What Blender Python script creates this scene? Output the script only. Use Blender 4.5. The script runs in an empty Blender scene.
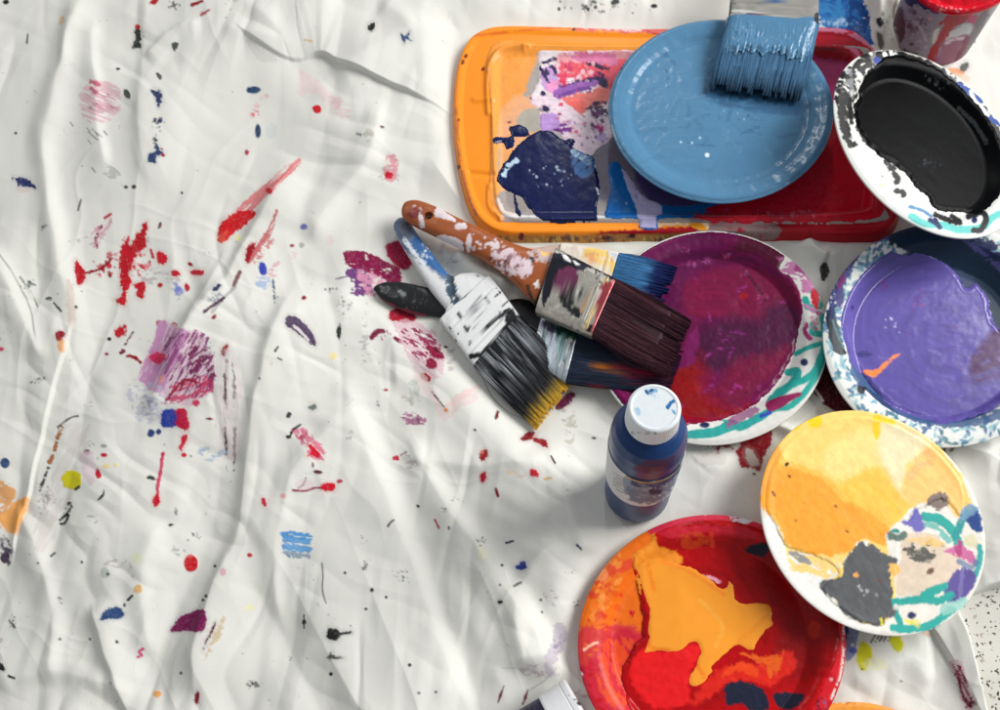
import bpy, math, random
import numpy as np
sc = bpy.context.scene
COL = sc.collection
PI = math.pi
# ------------------------------------------------------------------ camera model (mm)
F, H = 800.0, 600.0
CX, CY = 500.0, 355.0
n_ = np.array([(590-CX)/F, -(700-CY)/F, -1.0]); n_ /= np.linalg.norm(n_)
Zw = -n_
Xw = np.array([1.0, 0, 0]) - Zw[0]*Zw; Xw /= np.linalg.norm(Xw)
Yw = np.cross(Zw, Xw)
RW = np.array([Xw, Yw, Zw])            # camera -> world
CAM = np.array([0, 0, H])
def proj(V):
    c = (V-CAM) @ RW
    return CX+F*c[:, 0]/-c[:, 2], CY-F*c[:, 1]/-c[:, 2]
def rays(x, y):
    x = np.asarray(x, float); y = np.asarray(y, float)
    r = np.stack([(x-CX)/F, -(y-CY)/F, -np.ones_like(x)], -1)
    return r @ RW.T
def U(x, y, z=0.0):                    # photograph point at height z -> world
    r = rays(x, y)
    t = (z-H)/r[..., 2]
    return CAM+r*t[..., None]
def onplane(x, y, c, N):
    r = rays(x, y)
    t = ((c-CAM)@N)/(r@N)
    return CAM+r*np.asarray(t)[..., None]
# ------------------------------------------------------------------ noise
_rt = np.random.RandomState(7).rand(256, 256)
def vn(x, y, s=0):
    xi = np.floor(x).astype(int); yi = np.floor(y).astype(int)
    fx = x-xi; fy = y-yi
    fx = fx*fx*(3-2*fx); fy = fy*fy*(3-2*fy)
    a = (xi+s*37) & 255; b = (yi+s*91) & 255; a1 = (a+1) & 255; b1 = (b+1) & 255
    return (_rt[a, b]*(1-fx)+_rt[a1, b]*fx)*(1-fy)+(_rt[a, b1]*(1-fx)+_rt[a1, b1]*fx)*fy
def fbm(x, y, s=0, o=3):
    t = 0; a = 1; w = 0
    for k in range(o):
        t = t+a*vn(x*2**k, y*2**k, s+k*5); w += a; a *= .55
    return t/w
def sm(a, b, x):
    t = np.clip((x-a)/(b-a), 0, 1); return t*t*(3-2*t)
def lin(c):
    c = np.array(c, float)/255
    return np.where(c <= .04045, c/12.92, ((c+.055)/1.055)**2.4)
# ------------------------------------------------------------------ polygons
def cr(pts, closed=True, k=5):
    P = np.array(pts, float); n = len(P); out = []
    rng = n if closed else n-1
    for i in range(rng):
        if closed: a, b, c, d = P[i-1], P[i], P[(i+1) % n], P[(i+2) % n]
        else: a, b, c, d = P[max(i-1, 0)], P[i], P[i+1], P[min(i+2, n-1)]
        for j in range(k):
            t = j/k
            out.append(.5*((2*b)+(c-a)*t+(2*a-5*b+4*c-d)*t*t+(3*b-a-3*c+d)*t**3))
    if not closed: out.append(P[-1])
    return np.array(out)
def sdf(x, y, P):                      # positive inside
    P = np.asarray(P, float); n = len(P)
    d = np.full(x.shape, 1e9); ins = np.zeros(x.shape, bool)
    for i in range(n):
        ax, ay = P[i]; bx, by = P[(i+1) % n]
        ex, ey = bx-ax, by-ay
        L = ex*ex+ey*ey+1e-12
        t = np.clip(((x-ax)*ex+(y-ay)*ey)/L, 0, 1)
        d = np.minimum(d, (x-ax-t*ex)**2+(y-ay-t*ey)**2)
        if ey != 0:
            cr_ = ((ay > y) != (by > y)) & (x < ex*(y-ay)/ey+ax)
            ins ^= cr_
    d = np.sqrt(d)
    return np.where(ins, d, -d)
def pld(x, y, P):                      # distance to an open line, side, run
    P = np.asarray(P, float); n = len(P)
    seg = np.hypot(*(P[1:]-P[:-1]).T); cum = np.concatenate([[0], np.cumsum(seg)])
    best = np.full(x.shape, 1e18); side = np.zeros(x.shape); run = np.zeros(x.shape)
    for i in range(n-1):
        ax, ay = P[i]; ex, ey = P[i+1]-P[i]; L = ex*ex+ey*ey+1e-12
        t = np.clip(((x-ax)*ex+(y-ay)*ey)/L, 0, 1)
        dx = x-ax-t*ex; dy = y-ay-t*ey
        d = dx*dx+dy*dy
        m = d < best
        best[m] = d[m]; side[m] = (ex*dy-ey*dx)[m]; run[m] = (cum[i]+t*seg[i])[m]
    return np.sqrt(best), np.sign(side), run/cum[-1]
def at(o, s, pts): return [(o[0]+p[0]/s, o[1]+p[1]/s) for p in pts]
# ------------------------------------------------------------------ paint
class Paint:
    def __init__(s, X, Y, base, wet=0.0):
        s.X, s.Y = X, Y; s.N = len(X)
        s.C = np.tile(lin(base), (s.N, 1)) if np.ndim(base) == 1 else base
        s.W = np.full(s.N, float(wet)); s.Hh = np.zeros(s.N); s.auto = False; s.fray = 0; s.sf = 1.0
        s.x0 = X.min(); s.y0 = Y.min(); T = 12.0; s.T = T
        tx = ((X-s.x0)//T).astype(int); ty = ((Y-s.y0)//T).astype(int)
        s.nx = tx.max()+1; s.ny = ty.max()+1
        key = ty*s.nx+tx
        s.o = np.argsort(key, kind='stable'); ks = key[s.o]
        s.st = np.searchsorted(ks, np.arange(s.nx*s.ny+1))
    def q(s, a, b, c, d):
        T = s.T
        a = int(max(0, (a-s.x0)//T)); c = int(min(s.nx-1, (c-s.x0)//T))
        b = int(max(0, (b-s.y0)//T)); d = int(min(s.ny-1, (d-s.y0)//T))
        if a > c or b > d: return np.zeros(0, int)
        return np.concatenate([s.o[s.st[j*s.nx+a]:s.st[j*s.nx+c+1]] for j in range(b, d+1)])
    def mixin(s, i, m, col, wet, var, x, y, seed, h):
        c = lin(col)[None, :]
        if var: c = c*(1+var*(fbm(x/6., y/6., seed+3)-.5)*2)[:, None]
        s.C[i] = s.C[i]*(1-m[:, None])+c*m[:, None]
        if wet is not None: s.W[i] = s.W[i]*(1-m)+wet*m
        if np.ndim(h) or h: s.Hh[i] = np.maximum(s.Hh[i], h*m)
    def poly(s, pts, col, n=1.5, ns=5, soft=1.0, wet=.35, a=1.0, dry=0, ang=0, dsc=(14, 2), smooth=True, var=.12, seed=1, h=0):
        P = cr(pts) if smooth else np.array(pts, float)
        i = s.q(P[:, 0].min()-n-2, P[:, 1].min()-n-2, P[:, 0].max()+n+2, P[:, 1].max()+n+2)
        if not len(i): return
        x, y = s.X[i], s.Y[i]
        d = sdf(x, y, P)+n*2*(fbm(x/ns, y/ns, seed, 4)-.5)
        if s.auto:                     # paint soaks into the weave at its edge
            d = d+1.5*(vn(x/1.4, y/1.4, seed+2)-.5)
            if a > .85 and not dry: s.mixin(i, sm(-5, 0, d+2*(fbm(x/3, y/3, seed+8, 2)-.5))*.16, col, None, 0, x, y, seed, 0)
        if s.fray: d = d+s.fray*2*(fbm(x/2.4, y/2.4, seed+31, 2)-.5)
        m = np.clip(d/(soft*s.sf)+.5, 0, 1)*a
        s.fin(i, m, x, y, col, wet, dry, ang, dsc, var, seed, h)
    def fin(s, i, m, x, y, col, wet, dry, ang, dsc, var, seed, h):
        if s.auto and not dry and np.ndim(h) == 0 and not h: h = .14*(a_ if (a_ := (float(m.max()) if len(m) else 0)) > .85 else 0)*(.7+.6*fbm(x/5., y/5., seed, 2))
        if dry:
            ca, sa = math.cos(math.radians(ang)), math.sin(math.radians(ang))
            f = fbm((x*ca+y*sa)/dsc[0], (-x*sa+y*ca)/dsc[1], seed+11, 3)
            m = m*sm(dry-.07, dry+.07, f)
        if s.auto: m = m*(.93+.07*sm(.15, .5, vn(x/1.2, y/1.2, seed+9)))
        k = m > .003
        s.mixin(i[k], m[k], col, wet, var, x[k], y[k], seed, h[k] if np.ndim(h) else h)
    def ell(s, cx, cy, rx, ry=None, ang=0, col=(0, 0, 0), n=.5, ns=4, soft=1.0, wet=.35, a=1.0, dry=0, dang=0, dsc=(14, 2), var=.08, seed=1, h=0):
        ry = rx if ry is None else ry; R = max(rx, ry)+n+2
        i = s.q(cx-R, cy-R, cx+R, cy+R)
        if not len(i): return
        x, y = s.X[i], s.Y[i]
        ca, sa = math.cos(math.radians(ang)), math.sin(math.radians(ang))
        u = (x-cx)*ca+(y-cy)*sa; v = -(x-cx)*sa+(y-cy)*ca
        d = (1-np.sqrt((u/rx)**2+(v/ry)**2))*min(rx, ry)
        if n: d = d+n*2*(fbm(x/ns, y/ns, seed, 3)-.5)
        if s.fray: d = d+s.fray*2*(fbm(x/2.4, y/2.4, seed+31, 2)-.5)
        m = np.clip(d/(soft*s.sf)+.5, 0, 1)*a
        s.fin(i, m, x, y, col, wet, dry, dang, dsc, var, seed, h)
    def line(s, pts, w, col, n=.6, ns=4, soft=1.0, wet=.35, a=1.0, dry=0, ang=0, dsc=(14, 2), var=.1, seed=1, h=0, taper=0, smooth=True):
        P = cr(pts, False) if smooth else np.array(pts, float)
        R = w+n+2
        i = s.q(P[:, 0].min()-R, P[:, 1].min()-R, P[:, 0].max()+R, P[:, 1].max()+R)
        if not len(i): return
        x, y = s.X[i], s.Y[i]
        d, _, t = pld(x, y, P)
        ww = w*(1-taper*np.abs(2*t-1)) if taper >= 0 else w*(1+taper*t)
        d = ww-d+n*2*(fbm(x/ns, y/ns, seed, 3)-.5)
        if s.fray: d = d+s.fray*2*(fbm(x/2.4, y/2.4, seed+31, 2)-.5)
        m = np.clip(d/(soft*s.sf)+.5, 0, 1)*a
        s.fin(i, m, x, y, col, wet, dry, ang, dsc, var, seed, h)
    def spat(s, cx, cy, rx, ry, cnt, r0, r1, cols, seed=1, a=1.0, ang=0, wet=.2, gauss=True, el=.6):
        R = random.Random(seed)
        ca, sa = math.cos(math.radians(ang)), math.sin(math.radians(ang))
        for k in range(int(cnt*.8)+1):
            if gauss: u, v = R.gauss(0, .38), R.gauss(0, .38)
            else: u, v = R.uniform(-1, 1), R.uniform(-1, 1)
            u *= rx; v *= ry
            r = r0+(r1-r0)*R.random()**3
            s.ell(cx+u*ca-v*sa, cy+u*sa+v*ca, r, r*R.uniform(el, 1), R.uniform(0, 180), R.choice(cols), n=r*.35, ns=2.5, a=a*R.uniform(.6, 1), seed=R.randint(0, 99), wet=wet)
    def rgba(s): return np.concatenate([np.clip(s.C, 0, 1), np.clip(s.W, 0, 1)[:, None]], 1)
# ------------------------------------------------------------------ materials
def mat(name, r_dry=.85, r_wet=.18, bump=.3, scale=900, detail=4, dist=.0004, spec=.5, coat=0, metal=0, trans=0, vor=False, aniso=None, darken=0):
    m = bpy.data.materials.new(name); m.use_nodes = True
    nt = m.node_tree; N = nt.nodes; L = nt.links
    b = N['Principled BSDF']
    at_ = N.new('ShaderNodeAttribute'); at_.attribute_name = 'paint'
    no = N.new('ShaderNodeTexNoise'); no.inputs['Scale'].default_value = scale; no.inputs['Detail'].default_value = detail
    tc = N.new('ShaderNodeTexCoord'); mp = N.new('ShaderNodeMapping')
    L.new(tc.outputs['Object'], mp.inputs['Vector']); L.new(mp.outputs['Vector'], no.inputs['Vector'])
    if aniso: mp.inputs['Rotation'].default_value = (0, 0, aniso[0]); mp.inputs['Scale'].default_value = (aniso[1], 1, 1)
    # slight colour mottling
    mx = N.new('ShaderNodeMix'); mx.data_type = 'RGBA'; mx.blend_type = 'MULTIPLY'
    rp = N.new('ShaderNodeMapRange'); rp.inputs['To Min'].default_value = .93; rp.inputs['To Max'].default_value = 1.05
    L.new(no.outputs['Fac'], rp.inputs['Value'])
    mx.inputs[0].default_value = 1.0
    L.new(at_.outputs['Color'], mx.inputs[6]); L.new(rp.outputs['Result'], mx.inputs[7])
    L.new(mx.outputs[2], b.inputs['Base Color'])
    mr = N.new('ShaderNodeMapRange'); mr.inputs['To Min'].default_value = r_dry; mr.inputs['To Max'].default_value = r_wet
    L.new(at_.outputs['Alpha'], mr.inputs['Value']); L.new(mr.outputs['Result'], b.inputs['Roughness'])
    b.inputs['Specular IOR Level'].default_value = spec
    b.inputs['Coat Weight'].default_value = coat; b.inputs['Coat Roughness'].default_value = .08
    b.inputs['Metallic'].default_value = metal
    if bump:
        bp = N.new('ShaderNodeBump'); bp.inputs['Strength'].default_value = bump; bp.inputs['Distance'].default_value = dist
        L.new(no.outputs['Fac'], bp.inputs['Height']); L.new(bp.outputs['Normal'], b.inputs['Normal'])
    return m
M = {
 'cloth': mat('canvas_cloth', .9, .5, .22, 1300, 3, .0004, spec=.2),
 'paper': mat('coated_paper', .7, .3, .12, 500, 4, .0004, spec=.3),
 'paint': mat('wet_paint', .5, .18, .2, 150, 5, .0006, spec=.24),
 'gloss': mat('glossy_wet_paint', .4, .1, .05, 110, 3, .0008, spec=.3),
 'darkpaint': mat('black_wet_paint', .55, .3, .03, 110, 3, .0006, spec=.04),
 'plastic': mat('tray_plastic', .45, .18, .1, 400, 4, .0004, spec=.28),
 'bottle': mat('bottle_plastic', .5, .3, .05, 300, 3, .0003, spec=.3),
 'wood': mat('painted_wood', .5, .2, .3, 500, 4, .0005, spec=.5),
 'metal': mat('painted_metal', .55, .3, .3, 600, 4, .0005, spec=.2),
 'steel': mat('worn_steel', .42, .22, .3, 600, 4, .0005, spec=.6, metal=.65),
 'bristle': mat('bristle', .65, .4, 0, 800, 2, spec=.22),
 'bluepaint': mat('slick_blue_paint', .45, .16, .12, 90, 4, .0010, spec=.35),
}
# ------------------------------------------------------------------ objects
def tag(o, label=None, cat=None, group=None, kind=None):
    if label: o['label'] = label
    if cat: o['category'] = cat
    if group: o['group'] = group
    if kind: o['kind'] = kind
    return o
def empty(name, L, label, cat, group=None):
    o = bpy.data.objects.new(name, None); COL.objects.link(o)
    o.empty_display_size = .02
    o.location = tuple(np.array(L)*.001); o['L'] = [float(v) for v in L]
    return tag(o, label, cat, group)
def mesh(name, V, Fc, m, parent=None, rgba=None, L=None, smooth=True, sharp=None):
    V = np.asarray(V, float)
    if parent is not None:
        p = parent
        while p.parent: p = p.parent
        L = np.array(p['L'])
    if L is None: L = np.array([V[:, 0].mean(), V[:, 1].mean(), 0])
    L = np.array(L, float)
    Vl = (V-L)*.001
    me = bpy.data.meshes.new(name)
    parts = Fc if isinstance(Fc, list) else [Fc]
    parts = [np.asarray(f, int) for f in parts if len(f)]
    me.vertices.add(len(V)); me.vertices.foreach_set('co', Vl.astype(np.float32).ravel())
    lv = np.concatenate([f.ravel() for f in parts]); tot = np.concatenate([np.full(len(f), f.shape[1]) for f in parts])
    me.loops.add(len(lv)); me.loops.foreach_set('vertex_index', lv.astype(np.int32))
    st = np.concatenate([[0], np.cumsum(tot)[:-1]])
    me.polygons.add(len(tot)); me.polygons.foreach_set('loop_start', st.astype(np.int32))
    try: me.polygons.foreach_set('loop_total', tot.astype(np.int32))
    except Exception: pass
    me.update(calc_edges=True); me.validate()
    if rgba is not None:
        at_ = me.color_attributes.new('paint', 'FLOAT_COLOR', 'POINT')
        at_.data.foreach_set('color', np.ascontiguousarray(rgba, dtype=np.float32).ravel())
    if smooth: me.shade_smooth()
    if sharp: me.set_sharp_from_angle(angle=math.radians(sharp))
    me.materials.append(m)
    o = bpy.data.objects.new(name, me); COL.objects.link(o)
    if parent is not None: o.parent = parent
    else: o.location = tuple(L*.001); o['L'] = [float(v) for v in L]
    return o
def gridF(nu, nv, keep=None, wrap=False):     # vertex (i,j) -> i*nv+j
    i = np.arange(nu-1); j = np.arange(nv if wrap else nv-1)
    I, J = np.meshgrid(i, j, indexing='ij'); J2 = (J+1) % nv
    Fq = np.stack([I*nv+J, (I+1)*nv+J, (I+1)*nv+J2, I*nv+J2], -1).reshape(-1, 4)
    if keep is not None:
        k = keep.ravel()
        Fq = Fq[k[Fq].all(1)]
    return Fq
def compact(V, Fq, *arr):
    u = np.unique(Fq); mp = np.full(len(V), -1); mp[u] = np.arange(len(u))
    return (V[u], mp[Fq])+tuple(a[u] for a in arr)
def resample(path, step):
    P = np.array(path, float)
    C = cr(P, False, 12)
    d = np.concatenate([[0], np.cumsum(np.linalg.norm(C[1:, :2]-C[:-1, :2], axis=1))])
    n = max(4, int(d[-1]/step)+1)
    t = np.linspace(0, d[-1], n)
    return np.stack([np.interp(t, d, C[:, k]) for k in range(C.shape[1])], 1)
def pxloft(path, e=2.2, n=72, step=.8, cap=True, linear=False, exf=None):
    """path rows: x, y (photograph), z mm, half width px, half thickness mm"""
    if linear:
        P = np.array(path, float); d = np.concatenate([[0], np.cumsum(np.hypot(*(P[1:, :2]-P[:-1, :2]).T))])
        t = np.linspace(0, d[-1], max(4, int(d[-1]/step)+1)); S = np.stack([np.interp(t, d, P[:, k]) for k in range(5)], 1)
    else: S = resample(path, step)
    T = np.gradient(S[:, :2], axis=0)
    k = min(9, len(T)//2*2-1)
    if k > 2:
        Tp = np.pad(T, ((k//2, k//2), (0, 0)), 'edge'); T = np.stack([np.convolve(Tp[:, c], np.ones(k)/k, 'valid') for c in (0, 1)], 1)
    T /= np.linalg.norm(T, axis=1)[:, None]+1e-9
    nx, ny = -T[:, 1], T[:, 0]
    c0 = U(S[:, 0], S[:, 1], S[:, 2])
    e1 = U(S[:, 0]+nx, S[:, 1]+ny, S[:, 2]); w = (e1-c0)
    wl = np.linalg.norm(w, axis=1); w = w/wl[:, None]
    hw = S[:, 3]*wl
    tan = np.gradient(c0, axis=0); tan /= np.linalg.norm(tan, axis=1)[:, None]+1e-9
    up = np.cross(tan, w); up *= np.sign(up[:, 2:3]+1e-9); up /= np.linalg.norm(up, axis=1)[:, None]
    th = np.linspace(0, 2*PI, n, endpoint=False)
    ct, st = np.cos(th), np.sin(th)
    cx = np.sign(ct)*np.abs(ct)**(2/e); sx = np.sign(st)*np.abs(st)**(2/e)
    V = c0[:, None, :]+w[:, None, :]*(hw[:, None]*cx)[..., None]+up[:, None, :]*(S[:, 4][:, None]*sx)[..., None]
    m = len(S); V = V.reshape(-1, 3); Fq = gridF(m, n, wrap=True); out = [Fq]
    if cap:
        V = np.concatenate([V, c0[:1], c0[-1:]]); a = m*n; j = np.arange(n)
        out.append(np.stack([np.full(n, a), j, (j+1) % n], 1)); out.append(np.stack([np.full(n, a+1), (m-1)*n+(j+1) % n, (m-1)*n+j], 1))
    return V, out, dict(S=S, c=c0, w=w, up=up, hw=hw, tan=tan, wl=wl)
def revolve(base, axis, prof, n=128, step=.8):
    P = np.array(prof, float); pts = [P[0]]
    for a, b in zip(P[:-1], P[1:]):
        k = max(1, int(np.linalg.norm(b-a)/step))
        for j in range(1, k+1): pts.append(a+(b-a)*j/k)
    P = np.array(pts); axis = np.array(axis, float); axis /= np.linalg.norm(axis)
    u = np.cross(axis, [0.3, 1, .1]); u /= np.linalg.norm(u); v = np.cross(axis, u)
    th = np.linspace(0, 2*PI, n, endpoint=False)
    ring = np.cos(th)[:, None]*u+np.sin(th)[:, None]*v
    V = np.array(base)+P[:, 1][:, None, None]*axis+P[:, 0][:, None, None]*ring[None]
    return V.reshape(-1, 3), gridF(len(P), n, wrap=True), np.repeat(P[:, 1], n), np.tile(th, len(P)), ring, u, v
def pmesh(name, V, Fc, m, parent, fn, base=(255, 255, 255), wet=.3, L=None, sharp=None, fb=None):
    """mesh whose surface colours are looked up by fn(Paint)"""
    X, Y = proj(V); p = Paint(X, Y, base, wet); p.V = V
    if fn: fn(p)
    return mesh(name, V, Fc, m, parent, p.rgba(), L=L, sharp=sharp)
def lump(V, amp, sc_=6., s=0):
    nz = fbm(V[:, 0]/sc_+V[:, 2]/sc_, V[:, 1]/sc_-V[:, 2]/sc_*.7, s, 3)-.5
    return nz*2*amp
WORLD = .31
LAMPS = [('window_light', (1.8, .85, 1.4), (.05, .15, 0), 1.15, 65, (1, .988, .965)),
         ('ceiling_lamp', (.1, 2.0, 1.4), (.1, .4, 0), .07, 4.0, (1, 1, 1), .6),
         ('ceiling_lamp', (-.9, 1.3, 1.35), (.1, .3, 0), .07, 2.5, (1, 1, 1), .5)]
# ------------------------------------------------------------------ cloth
RED = (200, 18, 32); DRED = (150, 12, 28); NAVY = (32, 48, 92); BLK = (28, 28, 30); GRY = (110, 114, 112); MAG = (128, 14, 72); MAR = (95, 20, 45)
FLOORPOLY = [(958, 604), (966, 598), (985, 591), (1004, 587), (1400, 560), (1400, 1100), (1035, 1100), (1012, 800), (985, 710), (974, 672), (966, 636), (960, 615)]
FOOT = [('e', 722, 107, 118, 95), ('e', 925, 142, 115, 100), ('e', 945, 331, 120, 112), ('e', 711, 334, 116, 108), ('e', 872, 520, 108, 110), ('e', 711, 640, 132, 125),
        ('p', [(455, 30), (890, 25), (900, 240), (470, 240)]), ('p', [(395, 210), (420, 195), (560, 245), (700, 280), (690, 390), (600, 400), (535, 440), (430, 330), (370, 300)]), ('e', 640, 480, 38, 40), ('e', 940, 20, 50, 50), ('e', 560, 715, 40, 30)]
def fold(H_, X, Y, pts, h, wl, wr, k=1.7, s=0, endt=.15):
    P = cr(pts, False); R = max(wl, wr)*2.6
    x0, y0 = P.min(0)-R; x1, y1 = P.max(0)+R
    m = np.nonzero((X > x0) & (X < x1) & (Y > y0) & (Y < y1))[0]
    x, y = X[m], Y[m]
    wob = (fbm(x/45, y/45, s+3, 2)-.5)*9
    d, sd, t = pld(x+wob, y+wob*.6, P)
    w = np.where(sd > 0, wl, wr)*(1+.5*(fbm(x/60, y/60, s+9, 2)-.5))
    tp = sm(0, endt, t)*sm(0, endt, 1-t)
    H_[m] += 1.5*h*tp*np.exp(-(d/w)**k)
def flap(H_, X, Y, pts, h, w, edge=.9, s=0, side=1, mod=None):
    P = cr(pts, False); R = w*3
    x0, y0 = P.min(0)-R; x1, y1 = P.max(0)+R
    m = np.nonzero((X > x0) & (X < x1) & (Y > y0) & (Y < y1))[0]
    x, y = X[m], Y[m]
    wob = (fbm(x/30, y/30, s+3, 2)-.5)*3
    d, sd, t = pld(x+wob, y+wob, P)
    d = d*sd*side
    tp = sm(0, .12, t)*sm(0, .12, 1-t)
    if mod is not None: tp = tp*np.interp(t, mod[0], mod[1])
    H_[m] += h*tp*np.where(d > -5, sm(-edge, edge, d)*np.exp(-np.clip(d, 0, None)/w), 0)
def cloth_height(X, Y):
    H_ = 1.0+(fbm(X/150, Y/190, 2, 2)-.5)*9
    # rounded folds with narrow valleys, running down to the left on the left half, down to the right on the right half
    lf = sm(520, 260, X+.15*Y)
    for q, (ang, a, L1, L2, s) in enumerate([(108, 12, 130, 700, 3), (62, 12, 130, 640, 8), (100, 3.4, 60, 420, 14), (68, 3.2, 60, 400, 21), (140, 1.6, 70, 240, 33), (30, 1.1, 26, 60, 41), (95, 1.5, 24, 90, 47)]):
        ca, sa = math.cos(math.radians(ang)), math.sin(math.radians(ang))
        wx = (fbm(X/230, Y/230, s+50, 2)-.5)*110; wy = (fbm(X/200, Y/200, s+60, 1)-.5)*90
        al = (X*ca+Y*sa+wy)/L2; pe = (-X*sa+Y*ca+wx)/L1
        n0 = fbm(pe, al, s, 1)*.8+.2*fbm(pe*1.9, al*1.6, s+4, 1); r = np.sqrt((2*n0-1)**2+.0022)*2.2
        amp = sm(.3, .65, fbm(X/130, Y/130, s+70, 2))*.8+.3
        g = (lf, 1-lf, lf*.8+.2, 1-lf*.7, 1, 1, 1)[q]
        H_ += a*np.minimum(r, 1.1)*g*amp
    for ang, a, L1, L2, s in ((114, .7, 50, 280, 3), (64, .55, 54, 250, 8), (20, .4, 34, 120, 21)):   # thin pinched creases
        ca, sa = math.cos(math.radians(ang)), math.sin(math.radians(ang)); wx = (fbm(X/90, Y/90, s+50, 2)-.5)*60
        r = np.clip((1-np.abs(2*fbm((-X*sa+Y*ca+wx)/L1, (X*ca+Y*sa+wx)/L2, s, 2)-1)-.62)/.38, 0, 1)**2
        H_ += a*r*sm(.4, .62, fbm(X/110, Y/110, s+80, 2))
    f = lambda *a, **k: fold(H_, X, Y, *a, **k)
    f([(300, 165), (262, 235), (222, 305), (185, 370), (150, 430)], 5, 10, 26, s=1)
    f([(230, 250), (205, 320), (165, 380)], 3, 9, 14, s=2)
    f([(305, 270), (280, 360), (258, 450), (245, 540), (215, 625), (205, 720)], 5, 9, 28, s=3)
    f([(345, 370), (370, 450), (405, 540), (440, 640), (480, 730)], 4.5, 26, 12, s=4)
    f([(400, 425), (440, 500), (500, 580), (548, 660), (575, 730)], 4.5, 26, 11, s=5)
    f([(95, -20), (72, 60), (60, 110), (52, 180), (70, 270), (82, 330)], 5, 14, 9, s=6)
    f([(100, 600), (122, 660), (150, 740)], 5, 8, 24, s=7)
    f([(0, 250), (32, 320), (52, 370)], 4, 18, 8, s=8)
    f([(100, 20), (100, 90), (112, 180)], 3, 18, 6, s=9)
    f([(150, -10), (148, 60), (146, 130), (160, 200)], 2.4, 8, 18, s=10)
    f([(210, 35), (180, 40), (150, 68)], 2.6, 5, 12, s=11)
    f([(250, 10), (290, 50), (225, 38)], 2, 8, 10, s=12)
    f([(385, 105), (372, 160), (340, 200), (310, 250)], 4, 18, 9, s=13)
    f([(0, 690), (60, 670), (140, 690)], 3, 14, 22, s=14)
    f([(360, 410), (300, 480), (280, 560), (290, 640)], 3, 16, 8, s=15)
    f([(420, 30), (380, 60), (335, 85)], 2, 10, 16, s=16)
    f([(380, 10), (430, 40), (470, 20)], 3, 12, 16, s=17)
    f([(560, 540), (520, 600), (530, 680)], 3, 12, 10, s=18)
    f([(400, 455), (480, 470), (560, 460)], 2.4, 8, 16, s=19)
    f([(1000, 440), (960, 480), (980, 540)], 3.5, 18, 14, s=20)
    f([(600, 10), (570, 25), (500, 15)], 2, 8, 10, s=21)
    f([(20, 500), (60, 590), (60, 690)], 3, 20, 9, s=22)
    f([(170, 520), (150, 590), (160, 660)], 2.4, 12, 8, s=23)
    f([(330, 300), (390, 330), (400, 400)], 2, 8, 14, s=24)
    f([(850, 690), (900, 660), (930, 690)], 2.0, 14, 14, s=25)
    f([(590, 470), (570, 500), (585, 560)], 2.0, 10, 10, s=26)
    g = lambda *a, **k: flap(H_, X, Y, *a, **k)
    g([(238, 34), (262, 52), (298, 67), (326, 63), (352, 78), (400, 97), (455, 120), (500, 130)], 8, 60, s=1, side=-1, mod=([0, .1, .2, .28, .36, .55, .68, .75, 1], [.6, .5, .35, .3, 1, .85, .6, .22, .2]))
    g([(84, 320), (76, 350), (60, 410), (46, 460), (36, 510), (16, 570)], 3.2, 60, s=2, side=1)
    g([(-20, 232), (10, 262), (36, 305), (50, 352)], 1.8, 30, s=3, side=-1)
    # low under the things that press on it
    k = np.full(len(X), 1e9)
    for p in FOOT:
        if p[0] == 'e': d = (np.hypot((X-p[1])/p[3], (Y-p[2])/p[4])-1)*min(p[3], p[4])
        else: d = -sdf(X, Y, np.array(p[1]))
        k = np.minimum(k, d)
    w = sm(-6, 34, k)
    H_ = 2.0+(H_-2.0)*(.12+.88*w)
    # crumpled lumps seen between the brushes and right of the cup
    f([(455, 262), (480, 276), (515, 292)], 7, 9, 9, s=30)
    f([(440, 255), (470, 262), (490, 262)], 4, 7, 7, s=31)
    f([(868, -30), (885, 10), (893, 60)], 12, 10, 14, s=32)
    f([(860, -30), (872, 20), (880, 50)], 5, 6, 6, s=33)
    f([(800, 240), (812, 255), (826, 262)], 4, 5, 7, s=34)
    f([(760, 420), (785, 432), (800, 440)], 4, 6, 6, s=35)
    # folded hem lying on the floor at the lower right
    P = np.array([(922, 618), (948, 665), (972, 712), (1010, 790)], float)
    d, sd, t = pld(X, Y, cr(P, False)); d = d*sd
    dr = -sdf(X, Y, np.array(FLOORPOLY))
    hem = sm(-1.2, 1.6, -d)*4*sm(595, 640, Y+(X-925)*.2)
    m = (Y > 590) & (X > 880)
    H_[m] = (np.maximum(H_, 2.0)+hem)[m]
    # outer edge drops on the floor
    e = np.clip(dr, -4, 14)
    H_ = np.maximum(H_, 1.2)
    H_ = H_*sm(-.3, 7, e)**.5-2.2*sm(.6, -1.2, dr)
    return H_
gx = np.concatenate([np.linspace(-420, -22, 100), np.arange(-20, 1021, 1.0), np.linspace(1024, 1400, 90)])
gy = np.concatenate([np.linspace(-330, -22, 80), np.arange(-20, 731, 1.0), np.linspace(734, 1000, 70)])
GX, GY = np.meshgrid(gx, gy, indexing='ij'); sx, sy = GX.ravel(), GY.ravel()
V = U(sx, sy, 0.0); ch = cloth_height(sx, sy); V[:, 2] = ch
keep = sdf(sx, sy, np.array(FLOORPOLY)) < 3
Fq = gridF(len(gx), len(gy), keep)
def clothz(x, y): return float(cloth_height(np.array([x, y*0+x])[:1].astype(float), np.array([y], float))[0])

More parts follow.
